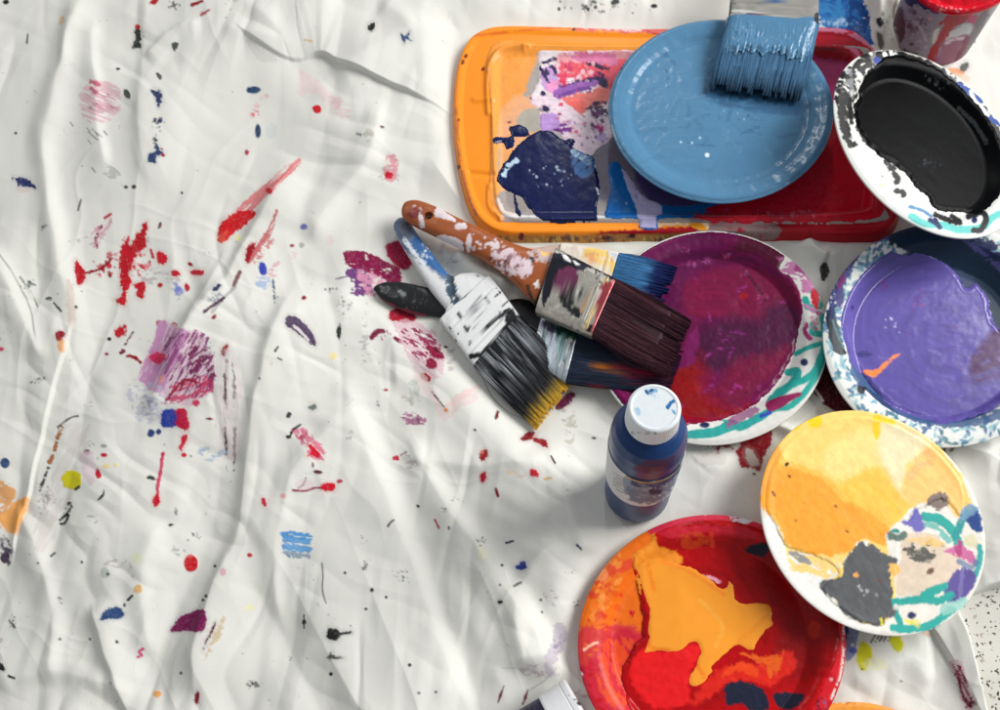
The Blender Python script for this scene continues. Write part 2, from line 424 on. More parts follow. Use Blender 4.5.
def cloth_paint(p):
    S_ = p.spat; E = p.ell; L_ = p.line; G = p.poly
    # large faint dirt
    p.C *= (1-.05*(fbm(p.X/40, p.Y/40, 5, 3)))[:, None]
    R = random.Random(5)
    for k in range(430):
        x, y = R.uniform(-400, 1380), R.uniform(-300, 980)
        if 0 < x < 1000 and 0 < y < 710 and R.random() < .35: continue
        r = .5+1.0*R.random()**4
        E(x, y, r, r*R.uniform(.6, 1), R.uniform(0, 180), R.choice([BLK, (60, 64, 60), (80, 82, 80), (70, 60, 60)]), n=.3, ns=2, a=R.uniform(.35, .9), seed=k % 50, wet=.1)
    for k in range(60):
        x, y = R.uniform(-20, 620), R.uniform(-20, 730)
        S_(x, y, R.uniform(5, 16), R.uniform(3, 8), R.randint(3, 6), .4, .9, [(90, 95, 92), BLK, (120, 110, 110)], seed=k, ang=R.uniform(0, 180), a=.6)
    for k in range(30):      # faint scuffs
        x, y = R.uniform(-20, 620), R.uniform(-20, 730)
        E(x, y, R.uniform(6, 22), R.uniform(2, 7), R.uniform(0, 180), R.choice([(150, 152, 148), (176, 168, 150), (170, 150, 160)]), n=3, ns=6, a=.55, dry=.56, dsc=(6, 3), seed=k)
    for x in (-300, -180, -90, 1150, 1260):
        for k in range(14):
            E(x+R.uniform(-60, 60), R.uniform(-300, 960), R.uniform(2, 7), R.uniform(1.5, 5), R.uniform(0, 90), R.choice([RED, NAVY, MAG, (200, 190, 30), (90, 160, 210), BLK]), n=2, seed=k)
    # --- top left
    E(6, 2, 3, 2.5, 0, BLK); E(62, 20, 3, 4.5, 10, (222, 178, 130), n=1.5, a=.8); L_([(28, 34), (27, 43)], .9, (60, 75, 60))
    E(138, 27, 2.6, 3, 0, RED, n=1); G([(135, 31), (141, 31), (141, 40), (140, 48), (133, 47), (135, 40)], (50, 55, 50), n=2.5, ns=3)
    E(127, 94, 3, 5.5, -30, (62, 70, 62), n=1); E(154, 2, 4.5, 3.2, -20, (175, 20, 35), n=1.5); S_(174, 4, 9, 6, 26, .6, 2, [(80, 60, 60), GRY, (90, 30, 40)], 3)
    L_([(192, 5), (202, 1)], 1.5, DRED, n=1); L_([(201, 15), (209, 10)], 1.2, DRED, n=1, a=.8); E(203, 13, 3, 2, 0, (180, 60, 80), n=1.5, a=.7)
    E(175, 46, 3.5, 4, 20, (75, 80, 78), n=2); E(118, 69, 1.8, 1.2, 0, BLK); E(159, 76, 2, 3.5, -40, (85, 88, 85), n=1)
    G([(80, 92), (92, 80), (104, 82), (120, 88), (118, 110), (106, 123), (84, 118)], (222, 175, 186), n=4, ns=5, a=.75, dry=.44, ang=20, dsc=(16, 2.2), seed=3)
    G([(84, 96), (100, 92), (118, 100), (114, 112), (90, 112)], (190, 120, 140), n=4, a=.6, dry=.56, ang=25, dsc=(12, 1.5), seed=6)
    L_([(91, 82), (99, 85)], 2, (196, 95, 115), n=1.5, a=.9); L_([(91, 88), (96, 92)], 1.8, (180, 80, 105), n=1.5, a=.9)
    for (x, y) in [(112, 107), (90, 108), (108, 95), (97, 104)]: E(x, y, 2, 1.2, 30, (170, 100, 125), a=.6, n=.6)
    G([(151, 90), (161, 92), (161, 103), (158, 108), (155, 98)], NAVY, n=1.6, ns=3); S_(158, 123, 6, 9, 34, .6, 2.4, [NAVY, (40, 45, 70)], 5)
    S_(155, 140, 4, 7, 22, .5, 1.8, [NAVY, BLK], 6); G([(156, 144), (160, 150), (163, 153), (156, 157), (155, 163), (148, 162), (149, 154), (155, 151)], (44, 62, 105), n=2, ns=3)
    E(163, 155, 1.8, 1.8, 0, DRED); E(162, 149, 1.4, 1, 0, DRED)
    E(249, 90, 2.5, 3, 0, NAVY); E(16, 133, 1.6, 1.4, 0, BLK); G([(14, 178), (22, 178), (30, 181), (36, 188), (28, 186), (20, 186)], (45, 55, 105), n=3, ns=3); E(25, 190, 8, 2.5, 0, (225, 200, 190), n=1, a=.5)
    for (x, y) in [(70, 122), (95, 132), (88, 140), (104, 131), (92, 168), (87, 128)]: L_([(x, y), (x+3, y+4)], .6, GRY, n=.4, a=.8)
    for (x, y) in [(88, 136), (92, 133)]: L_([(x, y-4), (x+10, y+4)], .6, (110, 118, 108), a=.8)
    # --- top middle
    G([(370, 24), (375, 23), (374, 29), (370, 31), (368, 28)], BLK, n=1, ns=2); G([(401, 34), (405, 36), (410, 31), (409, 38), (412, 41), (406, 40), (405, 44), (401, 38)], (52, 78, 120), n=1, ns=2)
    L_([(305, 40), (312, 41)], .9, (215, 195, 150), n=.6); E(254, 90, 7, 3.6, -3, (42, 72, 108), n=.4); E(258, 131, 3, 7, 0, (42, 66, 100), n=.3)
    E(317, 109, 4.5, 4.2, 20, (205, 15, 35), n=.8); E(254, 113, 4, 3, 0, (225, 90, 100), n=2.5, ns=2, dry=.45, dsc=(4, 2)); L_([(266, 96), (256, 106), (253, 116)], 2.5, (225, 150, 150), n=2, a=.5, dry=.5, dsc=(4, 2))
    G([(300, 70), (318, 84), (330, 92), (345, 118), (336, 116), (322, 100), (310, 92), (298, 96)], (238, 205, 205), n=5, ns=8, a=.5, seed=4); G([(328, 96), (342, 98), (350, 112), (348, 118), (336, 108)], (230, 185, 190), n=3, a=.5, dry=.42, dsc=(7, 3))
    E(382, 127, 2.4, 1.5, 10, (90, 40, 60)); S_(360, 134, 6, 2, 8, .5, 1.6, [GRY], 3); E(247, 153, 2, 3, 0, (175, 60, 80), n=1); E(271, 131, 6, 8, 0, (212, 218, 216), n=1, a=.7)
    G([(386, 158), (394, 155), (398, 164), (396, 181), (387, 182), (384, 170)], (222, 150, 160), n=2, ns=3, dry=.4, dsc=(4, 2), a=.9); E(389, 175, 4, 3.5, 0, (205, 25, 50), n=1.8, ns=2)
    G([(247, 38), (262, 50), (276, 58), (274, 62), (262, 62), (250, 50)], (188, 188, 180), n=1.5, a=.35)
    # --- red streak right of the long fold
    G([(296, 158), (300, 164), (278, 186), (262, 202), (246, 214), (236, 212), (250, 196), (272, 178)], (226, 130, 130), n=1.5, ns=3, dry=.36, ang=-42, dsc=(22, 1.6), a=.95, seed=9)
    G([(222, 222), (236, 212), (256, 212), (246, 225), (236, 232), (221, 243), (218, 234)], (205, 20, 30), n=2, ns=4, seed=3); G([(218, 236), (228, 232), (222, 244)], (225, 90, 70), n=2, a=.7, ns=2)
    E(269, 191, 3.5, 2.6, 40, (190, 25, 40), n=.8); E(238, 238, 3, 3, 0, (232, 222, 120), a=.6); L_([(268, 190), (290, 168)], 1.0, (205, 60, 60), a=.7, dry=.45, ang=-42, dsc=(10, 1))
    G([(246, 252), (250, 244), (260, 240), (270, 224), (276, 210), (277, 216), (270, 236), (260, 250), (250, 263)], (196, 110, 112), n=1.6, ns=3, dry=.38, ang=-60, dsc=(20, 2), seed=4)
    G([(245, 255), (250, 245), (256, 244), (252, 254), (247, 264)], DRED, n=1.4, ns=2); L_([(240, 272), (234, 285)], 2, (110, 40, 48), n=1, a=.9); L_([(262, 252), (256, 262), (272, 240)], 2.2, (190, 50, 60), n=2, ns=2, a=.7, dry=.45, dsc=(6, 2))
    L_([(275, 275), (268, 275), (278, 262)], 2, (205, 140, 150), n=1.5, a=.6, dry=.45, dsc=(5, 2))
    E(263, 269, 3.8, 7, -12, (58, 70, 175), n=.8); G([(256, 276), (268, 278), (272, 284), (262, 290), (256, 284)], (140, 165, 215), n=2, a=.7, dry=.42, dsc=(5, 2)); L_([(273, 280), (274, 292), (275, 302)], 1.4, (90, 105, 130), n=1, dry=.4, dsc=(3, 2))
    E(304, 227, 3.6, 3.2, 0, (115, 120, 185), n=1); E(292, 246, 2.6, 1.8, 0, (150, 30, 50), n=1); E(302, 245, 2.5, 2.5, 0, (120, 130, 120), n=1.5, a=.6); E(293, 255, 5, 4, 0, (225, 190, 185), n=2, a=.5, dry=.45, dsc=(3, 2)); E(304, 298, 2.6, 2.2, 0, (140, 20, 40), n=.6)
    E(330, 240, 4, 6, 0, (230, 205, 205), n=1, a=.6)
    L_([(235, 287), (222, 300), (212, 312)], 1.5, (150, 140, 150), n=1, a=.6)
    # --- big red splatter
    G([(147, 222), (146, 236), (146, 247), (137, 254), (132, 265), (127, 276), (120, 275), (122, 262), (128, 250), (133, 240), (139, 231)], (180, 14, 28), n=2.6, ns=4, seed=2)
    G([(124, 236), (130, 240), (124, 256), (120, 268), (119, 262)], (205, 60, 66), n=2, ns=3, dry=.4, dsc=(8, 1.5), ang=110); G([(121, 250), (128, 243), (133, 262), (129, 272), (122, 270)], (196, 25, 40), n=2.4, ns=3)
    G([(121, 275), (129, 275), (131, 283), (127, 292), (126, 305), (119, 304), (116, 299), (123, 294), (121, 285)], (200, 18, 34), n=1.8, ns=3); G([(133, 285), (139, 283), (145, 281), (144, 296), (142, 299), (136, 296), (137, 290)], (195, 16, 34), n=1.5, ns=3)
    G([(76, 260), (79, 263), (84, 270), (86, 276), (83, 283), (78, 284), (75, 272)], (180, 12, 30), n=1, ns=3); S_(104, 268, 16, 10, 44, .8, 4, [(175, 20, 45), DRED, (200, 40, 60)], 12, ang=-15)
    L_([(86, 273), (94, 271), (103, 267), (112, 258)], 1.3, DRED, n=1.2, ns=2); S_(138, 266, 16, 12, 60, .5, 2.6, [(205, 60, 75), (185, 30, 50), (220, 130, 135)], 14); S_(112, 255, 10, 8, 24, .5, 2.2, [(200, 70, 80)], 15)
    G([(90, 236), (96, 228), (104, 222), (110, 214), (112, 222), (106, 232), (98, 244), (94, 248)], (214, 170, 176), n=3, ns=3, dry=.46, ang=-50, dsc=(8, 2), seed=2); L_([(97, 247), (96, 238), (101, 226)], 1.4, (150, 60, 90), n=1.4, ns=2, dry=.42, dsc=(4, 2)); L_([(105, 218), (111, 214)], 1.2, (190, 50, 60))
    G([(157, 253), (162, 252), (168, 258), (164, 264), (158, 262)], (205, 22, 42), n=1, ns=2); L_([(151, 250), (153, 257)], 1.6, (195, 40, 60), n=1); G([(171, 272), (176, 270), (180, 274), (174, 277)], (185, 18, 40), n=1); E(160, 285, 2.6, 2.3, 0, (180, 18, 38), n=1)
    G([(190, 271), (197, 270), (204, 271), (202, 275), (193, 275)], (192, 20, 42), n=.8); E(190, 264, 3.5, 2, 30, DRED, n=1); E(187, 287, 2.5, 4, 0, (185, 25, 50), n=1); S_(178, 291, 9, 8, 34, .8, 3.2, [(80, 90, 190), (120, 130, 205), (150, 160, 215)], 8, a=.8)
    E(160, 225, 1.5, 3, 20, (110, 80, 70), n=1); E(134, 187, 2.5, 2, 0, BLK); E(126, 187, 2, 1.6, 0, BLK); E(182, 193, 1.3, 1.3, 0, BLK)
    G([(212, 290), (218, 284), (221, 286), (217, 291)], (45, 55, 90), n=.8); S_(215, 298, 9, 9, 50, .6, 2.4, [(140, 150, 165), (95, 105, 135), (170, 175, 180)], 19, a=.7); L_([(204, 312), (214, 305), (224, 298)], 1.6, (85, 45, 70), n=1.2, ns=2); E(214, 317, 3, 2, -40, (150, 25, 45), n=.7)
    S_(122, 328, 6, 12, 16, .8, 3, [(190, 20, 40), (150, 30, 50)], 21); G([(115, 330), (122, 327), (124, 334), (117, 337)], (190, 18, 40), n=1.5, ns=2); E(109, 339, 2.2, 2, 0, BLK, n=.5); L_([(122, 350), (126, 343), (133, 332)], 1.2, (120, 90, 90), dry=.35, dsc=(3, 2)); L_([(124, 351), (121, 353)], 1.6, (120, 30, 40)); L_([(127, 356), (134, 357), (141, 363)], 1.8, DRED, n=1.1, ns=2, taper=.3); E(107, 354, 2, 1.6, 0, (150, 50, 70), n=.8)
    E(159, 323, 3, 3, 0, (180, 20, 50), n=.6); E(174, 325, 3.2, 2.6, 0, (182, 20, 50), n=.6)
    # pink square
    G([(161, 322), (180, 328), (202, 332), (208, 345), (214, 385), (190, 405), (160, 395), (138, 380), (148, 352)], (222, 190, 206), n=5, ns=7, a=.8, seed=5, var=.05)
    G([(160, 322), (172, 328), (188, 332), (176, 362), (160, 392), (140, 378), (150, 350)], (198, 140, 184), n=3, ns=5, dry=.36, ang=-65, dsc=(26, 2.5), seed=7, a=.95)
    G([(172, 334), (206, 334), (214, 372), (206, 398), (168, 386), (164, 352)], (140, 70, 120), n=4, ns=4, dry=.53, ang=-60, dsc=(11, 1.3), seed=8); G([(190, 345), (208, 345), (214, 380), (200, 392), (188, 368)], (120, 40, 85), n=4, ns=3, dry=.54, ang=-35, dsc=(8, 1.6), seed=12)
    G([(172, 385), (190, 378), (212, 376), (210, 392), (182, 402), (166, 404)], (196, 60, 100), n=4, ns=4, dry=.48, ang=-30, dsc=(8, 1.8), seed=15, a=.9); L_([(166, 400), (176, 388), (185, 380), (196, 382)], 1.5, (150, 30, 60), n=1.4, ns=2); L_([(185, 380), (180, 390)], 1.3, (150, 30, 60))
    G([(150, 356), (158, 352), (165, 355), (163, 362), (157, 364), (150, 359)], (215, 45, 90), n=1.6, ns=2); E(162, 379, 3, 3.6, 0, (225, 160, 140), n=1, a=.8); G([(221, 350), (228, 344), (226, 354), (222, 356)], DRED, n=.8); E(227, 361, 1.6, 2.4, 0, (110, 25, 45))
    for x0, c in ((225, (90, 50, 62)), (234, (80, 42, 60))):
        L_([(x0, 355), (x0+.5, 400), (x0+1, 470)], 1.6, c, n=1.5, ns=3, dry=.5, ang=90, dsc=(9, 3), seed=int(x0))
    G([(214, 360), (240, 360), (240, 450), (220, 450)], (214, 198, 200), n=4, a=.5, dry=.45, ang=90, dsc=(30, 2)); G([(130, 380), (160, 385), (168, 410), (150, 424), (132, 410)], (190, 190, 212), n=5, ns=5, a=.7, dry=.5, dsc=(5, 3), seed=23); S_(148, 405, 16, 14, 60, .6, 1.8, [(150, 155, 180), (120, 120, 150)], 24, a=.6)
    # left column
    G([(56, 333), (60, 331), (65, 333), (63, 338), (60, 342), (56, 338)], (140, 18, 32), n=1, ns=2); G([(58, 342), (64, 341), (64, 350), (59, 351)], (222, 165, 110), n=1, a=.9); S_(30, 284, 8, 6, 20, .8, 2.4, [(85, 95, 90), GRY], 31); L_([(20, 277), (30, 292), (40, 312)], 1.2, (150, 155, 146), dry=.5, ang=60, dsc=(6, 2)); S_(50, 299, 4, 4, 9, .8, 2, [(70, 80, 75)], 33); L_([(54, 303), (61, 311)], 1.1, (80, 90, 85)); L_([(78, 210), (81, 200)], 1, (110, 112, 105), dry=.3, dsc=(3, 2)); E(76, 307, 1.8, 1.8, 0, (85, 85, 80)); G([(66, 280), (74, 290), (74, 325), (68, 322)], (214, 196, 188), n=3, a=.7); S_(38, 380, 10, 5, 20, .6, 1.8, [(95, 105, 90), (140, 145, 130)], 35, ang=-25)
    E(1, 349, 3, 2, 0, (205, 70, 100)); E(43, 227, 1.5, 1.5, 0, GRY); S_(44, 226, 4, 4, 8, .5, 1.2, [GRY], 36)
    # flap side dirt
    G([(60, 432), (52, 470), (44, 510), (30, 545), (46, 550), (66, 512), (76, 470), (84, 450), (90, 430), (78, 420)], (204, 190, 186), n=8, ns=9, a=.4, dry=.45, ang=-60, dsc=(18, 5), seed=44); L_([(61, 428), (56, 445), (50, 462)], 2.2, (170, 110, 70), n=1.6, ns=3, dry=.4, dsc=(4, 3)); L_([(48, 468), (40, 490)], 1.6, (70, 70, 66), n=1.2, dry=.4, dsc=(4, 2)); L_([(58, 427), (70, 418), (78, 416)], .9, (70, 66, 60), n=.6)
    S_(46, 500, 14, 20, 60, .6, 2.2, [(150, 130, 135), (120, 100, 110)], 46, a=.5)
    G([(-8, 478), (4, 482), (14, 488), (16, 496), (8, 508), (4, 522), (-6, 530)], (226, 165, 108), n=2, ns=4, dry=.3, dsc=(5, 3)); G([(10, 506), (18, 500), (27, 497), (28, 505), (22, 522), (16, 533), (6, 530), (0, 520)], (248, 176, 98), n=1.5, ns=4)
    E(5, 463, 5, 5, 0, (50, 75, 120), n=.6); S_(5, 550, 8, 16, 60, .8, 3, [(75, 60, 82), (110, 95, 115)], 48); E(5, 558, 5, 5, 20, (70, 58, 78), n=2, ns=3)
    # yellow, red, blue cluster
    E(72, 480, 10, 9.5, 0, (214, 204, 20), n=1.6, ns=3, h=.3); L_([(79, 487), (76, 489)], 1.4, (60, 60, 40)); S_(68, 510, 6, 12, 16, .6, 1.8, [BLK], 51); L_([(70, 509), (66, 515), (60, 520)], 1.2, BLK, n=.8); L_([(69, 515), (65, 523), (61, 524)], 1.3, BLK, n=.8)
    E(98, 474, 3, 5, -10, (190, 22, 48), n=1); E(104, 455, 3.4, 2, 10, (192, 22, 50), n=.7); E(87, 452, 3, 2.6, 0, (95, 25, 50), n=1.2); L_([(98, 500), (103, 495), (104, 490)], 1.4, BLK, n=.6, taper=.5); E(106, 466, 4, 2.2, 0, (240, 212, 150), n=1); E(116, 465, 2, 2, 0, (240, 220, 160)); E(104, 446, 3, 2, 0, GRY, n=1, a=.7)
    G([(80, 455), (92, 452), (96, 470), (92, 484), (84, 478)], (222, 200, 208), n=3, a=.7)
    G([(162, 412), (168, 409), (176, 410), (180, 418), (176, 426), (166, 428), (161, 424)], (38, 58, 150), n=.8, ns=3, seed=2); G([(176, 410), (184, 408), (188, 418), (189, 428), (183, 430), (176, 424), (178, 417)], (190, 18, 60), n=1.6, ns=3); E(151, 433, 3.8, 4, 0, (36, 62, 118), n=1); E(159, 432, 2.8, 3, 0, (40, 62, 118), n=.8); G([(181, 437), (187, 434), (187, 441), (183, 447), (182, 451), (179, 448), (181, 442)], (200, 18, 50), n=1, ns=2); E(184, 455, 2.8, 2.2, 0, (200, 20, 52), n=.5)
    E(196, 403, 3.5, 3, 0, (205, 50, 90), n=1.5, ns=2); E(210, 419, 4, 1.3, 5, (120, 20, 40), n=.7); E(191, 456, 1.3, 1.3, 0, GRY)
    L_([(163, 453), (161, 470), (158, 486), (157, 504)], 1.7, (205, 70, 95), n=1.4, ns=3); E(163, 454, 2.2, 1.6, 0, (190, 30, 60)); G([(153, 498), (158, 494), (160, 502), (156, 507), (153, 504)], (200, 14, 40), n=.5); E(152, 478, 4.5, 2, 10, (60, 60, 62), n=1.6, ns=2)
    S_(203, 450, 7, 4, 26, .8, 2.6, [(150, 175, 200), (120, 150, 180)], 55, a=.7); L_([(214, 456), (224, 452)], 2.4, (165, 185, 205), n=1.5, a=.8, dry=.4, dsc=(4, 2)); E(210, 460, 5, 2, 0, (150, 175, 200), n=1, a=.6); E(171, 525, 2.4, 1.4, -10, BLK); S_(196, 536, 9, 5, 12, .5, 1.6, [GRY], 57); S_(176, 512, 4, 8, 12, .5, 1.5, [GRY], 58)
    E(191, 563.5, 7.2, 8.2, 0, (200, 16, 30), n=.6, h=.4); E(190, 556, 3, 2, 0, (220, 110, 110), a=.7)
    # --- lower left
    G([(100, 619), (104, 612), (110, 608), (118, 607), (123, 611), (124, 616), (118, 619), (108, 619), (101, 621)], (45, 72, 120), n=.7, ns=3); L_([(128, 600), (132, 596)], 1.5, (40, 45, 50)); E(124.5, 605, 1.5, 2, 0, (50, 55, 60)); E(138, 589, 4, 4.4, 0, (222, 180, 120), n=1.8, ns=2); E(105, 573, 5, 5.5, 0, (178, 186, 180), n=.8, a=.8); E(108, 574, 1.8, 2, 0, (90, 100, 95)); E(137, 558, 5, 6, 30, (226, 230, 190), n=2, a=.7)
    G([(170, 631), (175, 623), (181, 616), (192, 612), (200, 609), (205, 610), (207, 622), (205, 629), (200, 632), (184, 631), (173, 632)], (124, 18, 82), n=.8, ns=4, smooth=False, h=.3); G([(216, 622), (212, 628), (206, 640), (203, 651), (206, 643), (212, 634)], (95, 28, 50), n=.6); G([(216, 628), (224, 616), (222, 634), (212, 648), (205, 660), (206, 650)], (205, 180, 140), n=4, ns=3, a=.8, dry=.44, ang=-50, dsc=(5, 3)); E(206, 596, 1.6, 1.8, 0, (60, 80, 70)); E(203, 600, 1.5, 1.5, 0, (60, 80, 70)); E(223, 572, 3, 4, 0, (220, 140, 160), n=1, a=.6); E(215, 566, 1.3, 1.3, 0, BLK)
    L_([(143, 649), (139, 652), (142, 655), (138, 657)], 1.4, (205, 70, 120), n=.6); E(117, 642, 1.6, 1.6, 0, (70, 70, 68)); E(157.5, 694, 4.2, 3.8, 0, (245, 175, 105), n=1.5, ns=2); G([(196, 693), (199, 692), (199, 702), (196, 705), (195, 699)], (130, 22, 38), n=.8); G([(-3, 662), (2, 663), (5, 669), (3, 671), (-3, 668)], BLK, n=.5); L_([(9, 676), (14, 678)], 1.4, BLK); S_(12, 623, 5, 7, 26, .4, 1.2, [(70, 75, 70)], 61, el=.3); L_([(9, 620), (15, 627)], .6, (80, 85, 80)); S_(60, 599, 3, 5, 8, .6, 1.4, [GRY], 62); E(60, 639, 1.6, 1.6, 0, GRY); E(90, 639, 1.4, 1.4, 0, GRY); E(82, 562, 1.5, 1.2, 0, BLK); L_([(51, 556), (55, 553)], 1, (60, 60, 60)); E(38, 563, 1.5, 1.2, 0, GRY); E(181, 673, 1.5, 1.5, 0, (60, 60, 58)); S_(112, 683, 5, 3, 4, .5, 1.4, [GRY], 63); E(250, 555, 2.4, 2.4, 0, (190, 50, 70), n=1.2, ns=2); E(176, 551, 5, 3, 60, (165, 172, 165), n=2, a=.7, dry=.4, dsc=(3, 2))
    # --- middle
    G([(291, 430), (300, 426), (310, 434), (318, 442), (326, 452), (324, 459), (314, 460), (306, 450), (298, 440)], (218, 130, 150), n=3, ns=3, dry=.42, ang=50, dsc=(7, 2)); G([(309, 444), (315, 448), (320, 453), (319, 458), (313, 456), (306, 456), (311, 452)], (200, 15, 42), n=1, ns=2); S_(303, 436, 8, 7, 24, .6, 2, [(150, 50, 80), (190, 80, 110)], 65); L_([(290, 437), (293, 430), (300, 425)], 1.2, (50, 45, 45), n=.8, ns=2); E(288, 437, 2.2, 1.9, 0, BLK); E(289, 415, 2.4, 3, 20, (60, 55, 60), n=1.2, ns=2); E(313, 465, 1.2, 3, 0, (130, 100, 105)); E(318, 472, 5, 2, 5, (90, 20, 42), n=.5); L_([(298, 488), (303, 485), (306, 478)], 1.5, (50, 40, 45), n=.5, taper=.5); L_([(293, 490), (304, 491), (315, 488), (322, 488)], 1.2, (150, 60, 80), n=.8); G([(320, 486), (326, 483), (333, 483), (336, 486), (333, 491), (324, 491)], (205, 14, 38), n=.6, ns=3); E(340, 481, 3.2, 2, -10, (190, 60, 75), n=.8); E(304, 484, 9, 6, 0, (226, 205, 205), n=2, a=.6)
    G([(261, 499), (265, 498), (266, 506), (263, 505)], (195, 40, 62), n=.6); E(283, 496, 3, 2.5, 0, (225, 150, 150), n=1, a=.8); G([(308, 407), (314, 404), (317, 408), (312, 410)], (110, 118, 115), n=1); E(386, 390, 2.3, 1.5, 0, (180, 15, 42), n=.4); E(396, 458, 3.6, 2.6, 0, (195, 20, 52), n=1.2, ns=2); L_([(401, 455), (406, 452)], 1, (150, 120, 130)); L_([(388, 526), (391, 522), (394, 520)], 1, (50, 55, 50)); S_(378, 404, 4, 4, 6, .5, 1.2, [GRY], 66)
    for (y, w, c) in ((536, 4.2, (82, 150, 212)), (548, 4.0, (110, 165, 215)), (541, 2.5, (110, 165, 215)), (555, 2.2, (150, 165, 180))):
        L_([(285, y-1), (296, y), (308, y+1)], w, c, n=2.4, ns=3, dry=.32, ang=5, dsc=(14, 1.6), seed=int(y)); S_(287, y, 6, 3, 6, .6, 1.5, [(90, 120, 160)], int(y))
    L_([(322, 563), (323, 576), (322.5, 590), (326, 603)], .55, (50, 55, 50), n=.2); L_([(304, 615), (304, 628)], .7, BLK, n=.3); E(304, 622, 2.2, 2.4, 0, (50, 52, 50), n=.8, ns=2); L_([(306, 565), (305, 600)], .8, (232, 232, 228), n=.3)
    G([(327, 632), (330, 628), (336, 629), (341, 632), (351, 631), (351, 634), (342, 635), (337, 640), (331, 640), (327, 637)], (26, 28, 26), n=.9, ns=3); G([(327, 658), (331, 653), (335, 656), (344, 658), (333, 659)], (80, 84, 80), n=1.2, ns=2); E(331, 674, 2, 2, 0, BLK, n=.2); S_(253, 684, 9, 6, 34, .5, 2, [(60, 62, 60), GRY], 67); E(250, 607, 5, 4, 0, (238, 236, 180), n=2, a=.7); S_(365, 567, 5, 6, 16, .5, 1.6, [BLK], 68); E(372, 590, 2, 2.2, 0, (60, 62, 60)); E(366, 609, 1.8, 1.4, 0, BLK); E(410, 665, 1.8, 1.8, 0, BLK); E(386, 597, 1.4, 1.4, 0, BLK); E(345, 573, 1.4, 1.4, 0, BLK); S_(400, 575, 12, 14, 30, .4, 1.3, [(90, 95, 90)], 69); S_(290, 658, 3, 3, 6, .5, 1.2, [GRY], 70)
    G([(286, 318), (289, 315), (296, 317), (304, 323), (311, 331), (315, 340), (315, 346), (309, 343), (300, 335), (292, 329), (286, 325)], (86, 68, 96), n=1, ns=3); L_([(294, 326), (302, 333), (308, 340)], 1.5, (222, 214, 216), n=.8); E(339, 332, 2.6, 7, 5, (30, 36, 30), n=1.2, ns=2); E(333, 356, 4, 3.6, 0, (240, 222, 150), n=1, a=.8); L_([(275, 351), (278, 347)], 1, BLK); L_([(278, 358), (282, 360)], .9, (60, 60, 58)); S_(344, 305, 10, 16, 50, .5, 1.8, [(120, 128, 118), (150, 155, 145)], 72, a=.7); S_(330, 290, 12, 4, 12, .5, 1.8, [(110, 115, 108)], 73)
    # --- magenta marks under the brushes
    G([(344, 254), (350, 250), (360, 251), (372, 254), (384, 260), (398, 268), (402, 280), (392, 284), (378, 276), (360, 270), (348, 267)], (136, 16, 70), n=1.8, ns=3, seed=5, dry=.22, dsc=(6, 3)); G([(386, 246), (392, 242), (400, 241), (408, 248), (412, 262), (406, 270), (394, 264), (388, 256)], (158, 14, 60), n=1, ns=3); G([(345, 272), (356, 268), (366, 272), (372, 280), (370, 292), (362, 296), (350, 293), (354, 284)], (112, 60, 122), n=2, ns=3, dry=.26, dsc=(6, 3)); G([(358, 270), (376, 274), (388, 284), (384, 292), (370, 296), (362, 286)], (222, 150, 180), n=3, ns=3, a=.85, dry=.4, dsc=(5, 3)); L_([(336, 279), (348, 276)], .8, (110, 60, 110), n=.6, dry=.3, dsc=(3, 2))
    G([(390, 312), (400, 308), (416, 316), (412, 322), (398, 322), (390, 320)], (165, 12, 45), n=2, ns=3); S_(382, 334, 13, 6, 16, .8, 3.6, [(125, 25, 62), (150, 30, 70)], 75, ang=-10); L_([(372, 338), (376, 332), (383, 331)], 2.4, (125, 25, 60), n=1.4, ns=2); L_([(395, 338), (401, 342)], 2, (125, 25, 60))
    G([(394, 322), (418, 322), (440, 340), (442, 372), (426, 378), (406, 352), (398, 336)], (214, 170, 186), n=5, ns=6, a=.7, dry=.4, ang=40, dsc=(14, 2), seed=77); G([(402, 328), (430, 334), (440, 352), (420, 358), (406, 344)], (150, 50, 90), n=4, ns=3, dry=.52, ang=30, dsc=(6, 1.6), seed=78)
    G([(426, 346), (434, 346), (442, 353), (444, 358), (438, 359), (430, 354)], (140, 18, 60), n=1.4, ns=2); G([(426, 360), (434, 359), (437, 366), (432, 369), (427, 367)], (140, 18, 60), n=1.4, ns=2); G([(421, 373), (427, 374), (431, 380), (426, 382), (421, 378)], (178, 14, 40), n=1); E(446, 347, 2.4, 1.4, 0, (70, 25, 35)); E(436, 350, 2, 2, 0, (90, 25, 40))
    G([(418, 366), (430, 384), (448, 412), (452, 402), (470, 392), (476, 400), (456, 412), (444, 420), (432, 402), (414, 380)], (232, 208, 206), n=5, ns=6, a=.65); L_([(446, 408), (460, 396), (478, 388)], 3.5, (232, 196, 192), n=2, a=.6, dry=.35, dsc=(8, 3)); E(446, 410, 2, 2.2, 0, (225, 130, 70)); L_([(432, 392), (444, 407)], .9, (110, 90, 90), dry=.35, dsc=(4, 2)); S_(412, 402, 9, 6, 30, .5, 2, [(140, 135, 110), (170, 160, 140)], 80, a=.6); G([(400, 416), (410, 412), (424, 418), (424, 424), (412, 426), (402, 422)], (170, 110, 140), n=3, ns=3, dry=.44, dsc=(5, 2)); S_(418, 421, 12, 5, 40, .5, 1.8, [(130, 70, 100), (170, 130, 150)], 81); L_([(496, 418), (498, 412)], 1.6, (110, 15, 25), n=1, ns=2); E(475, 430, 1.5, 1.3, 0, (50, 60, 50)); G([(408, 384), (416, 380), (420, 392), (412, 400)], (196, 200, 190), n=2, a=.8, dry=.4, dsc=(4, 2))
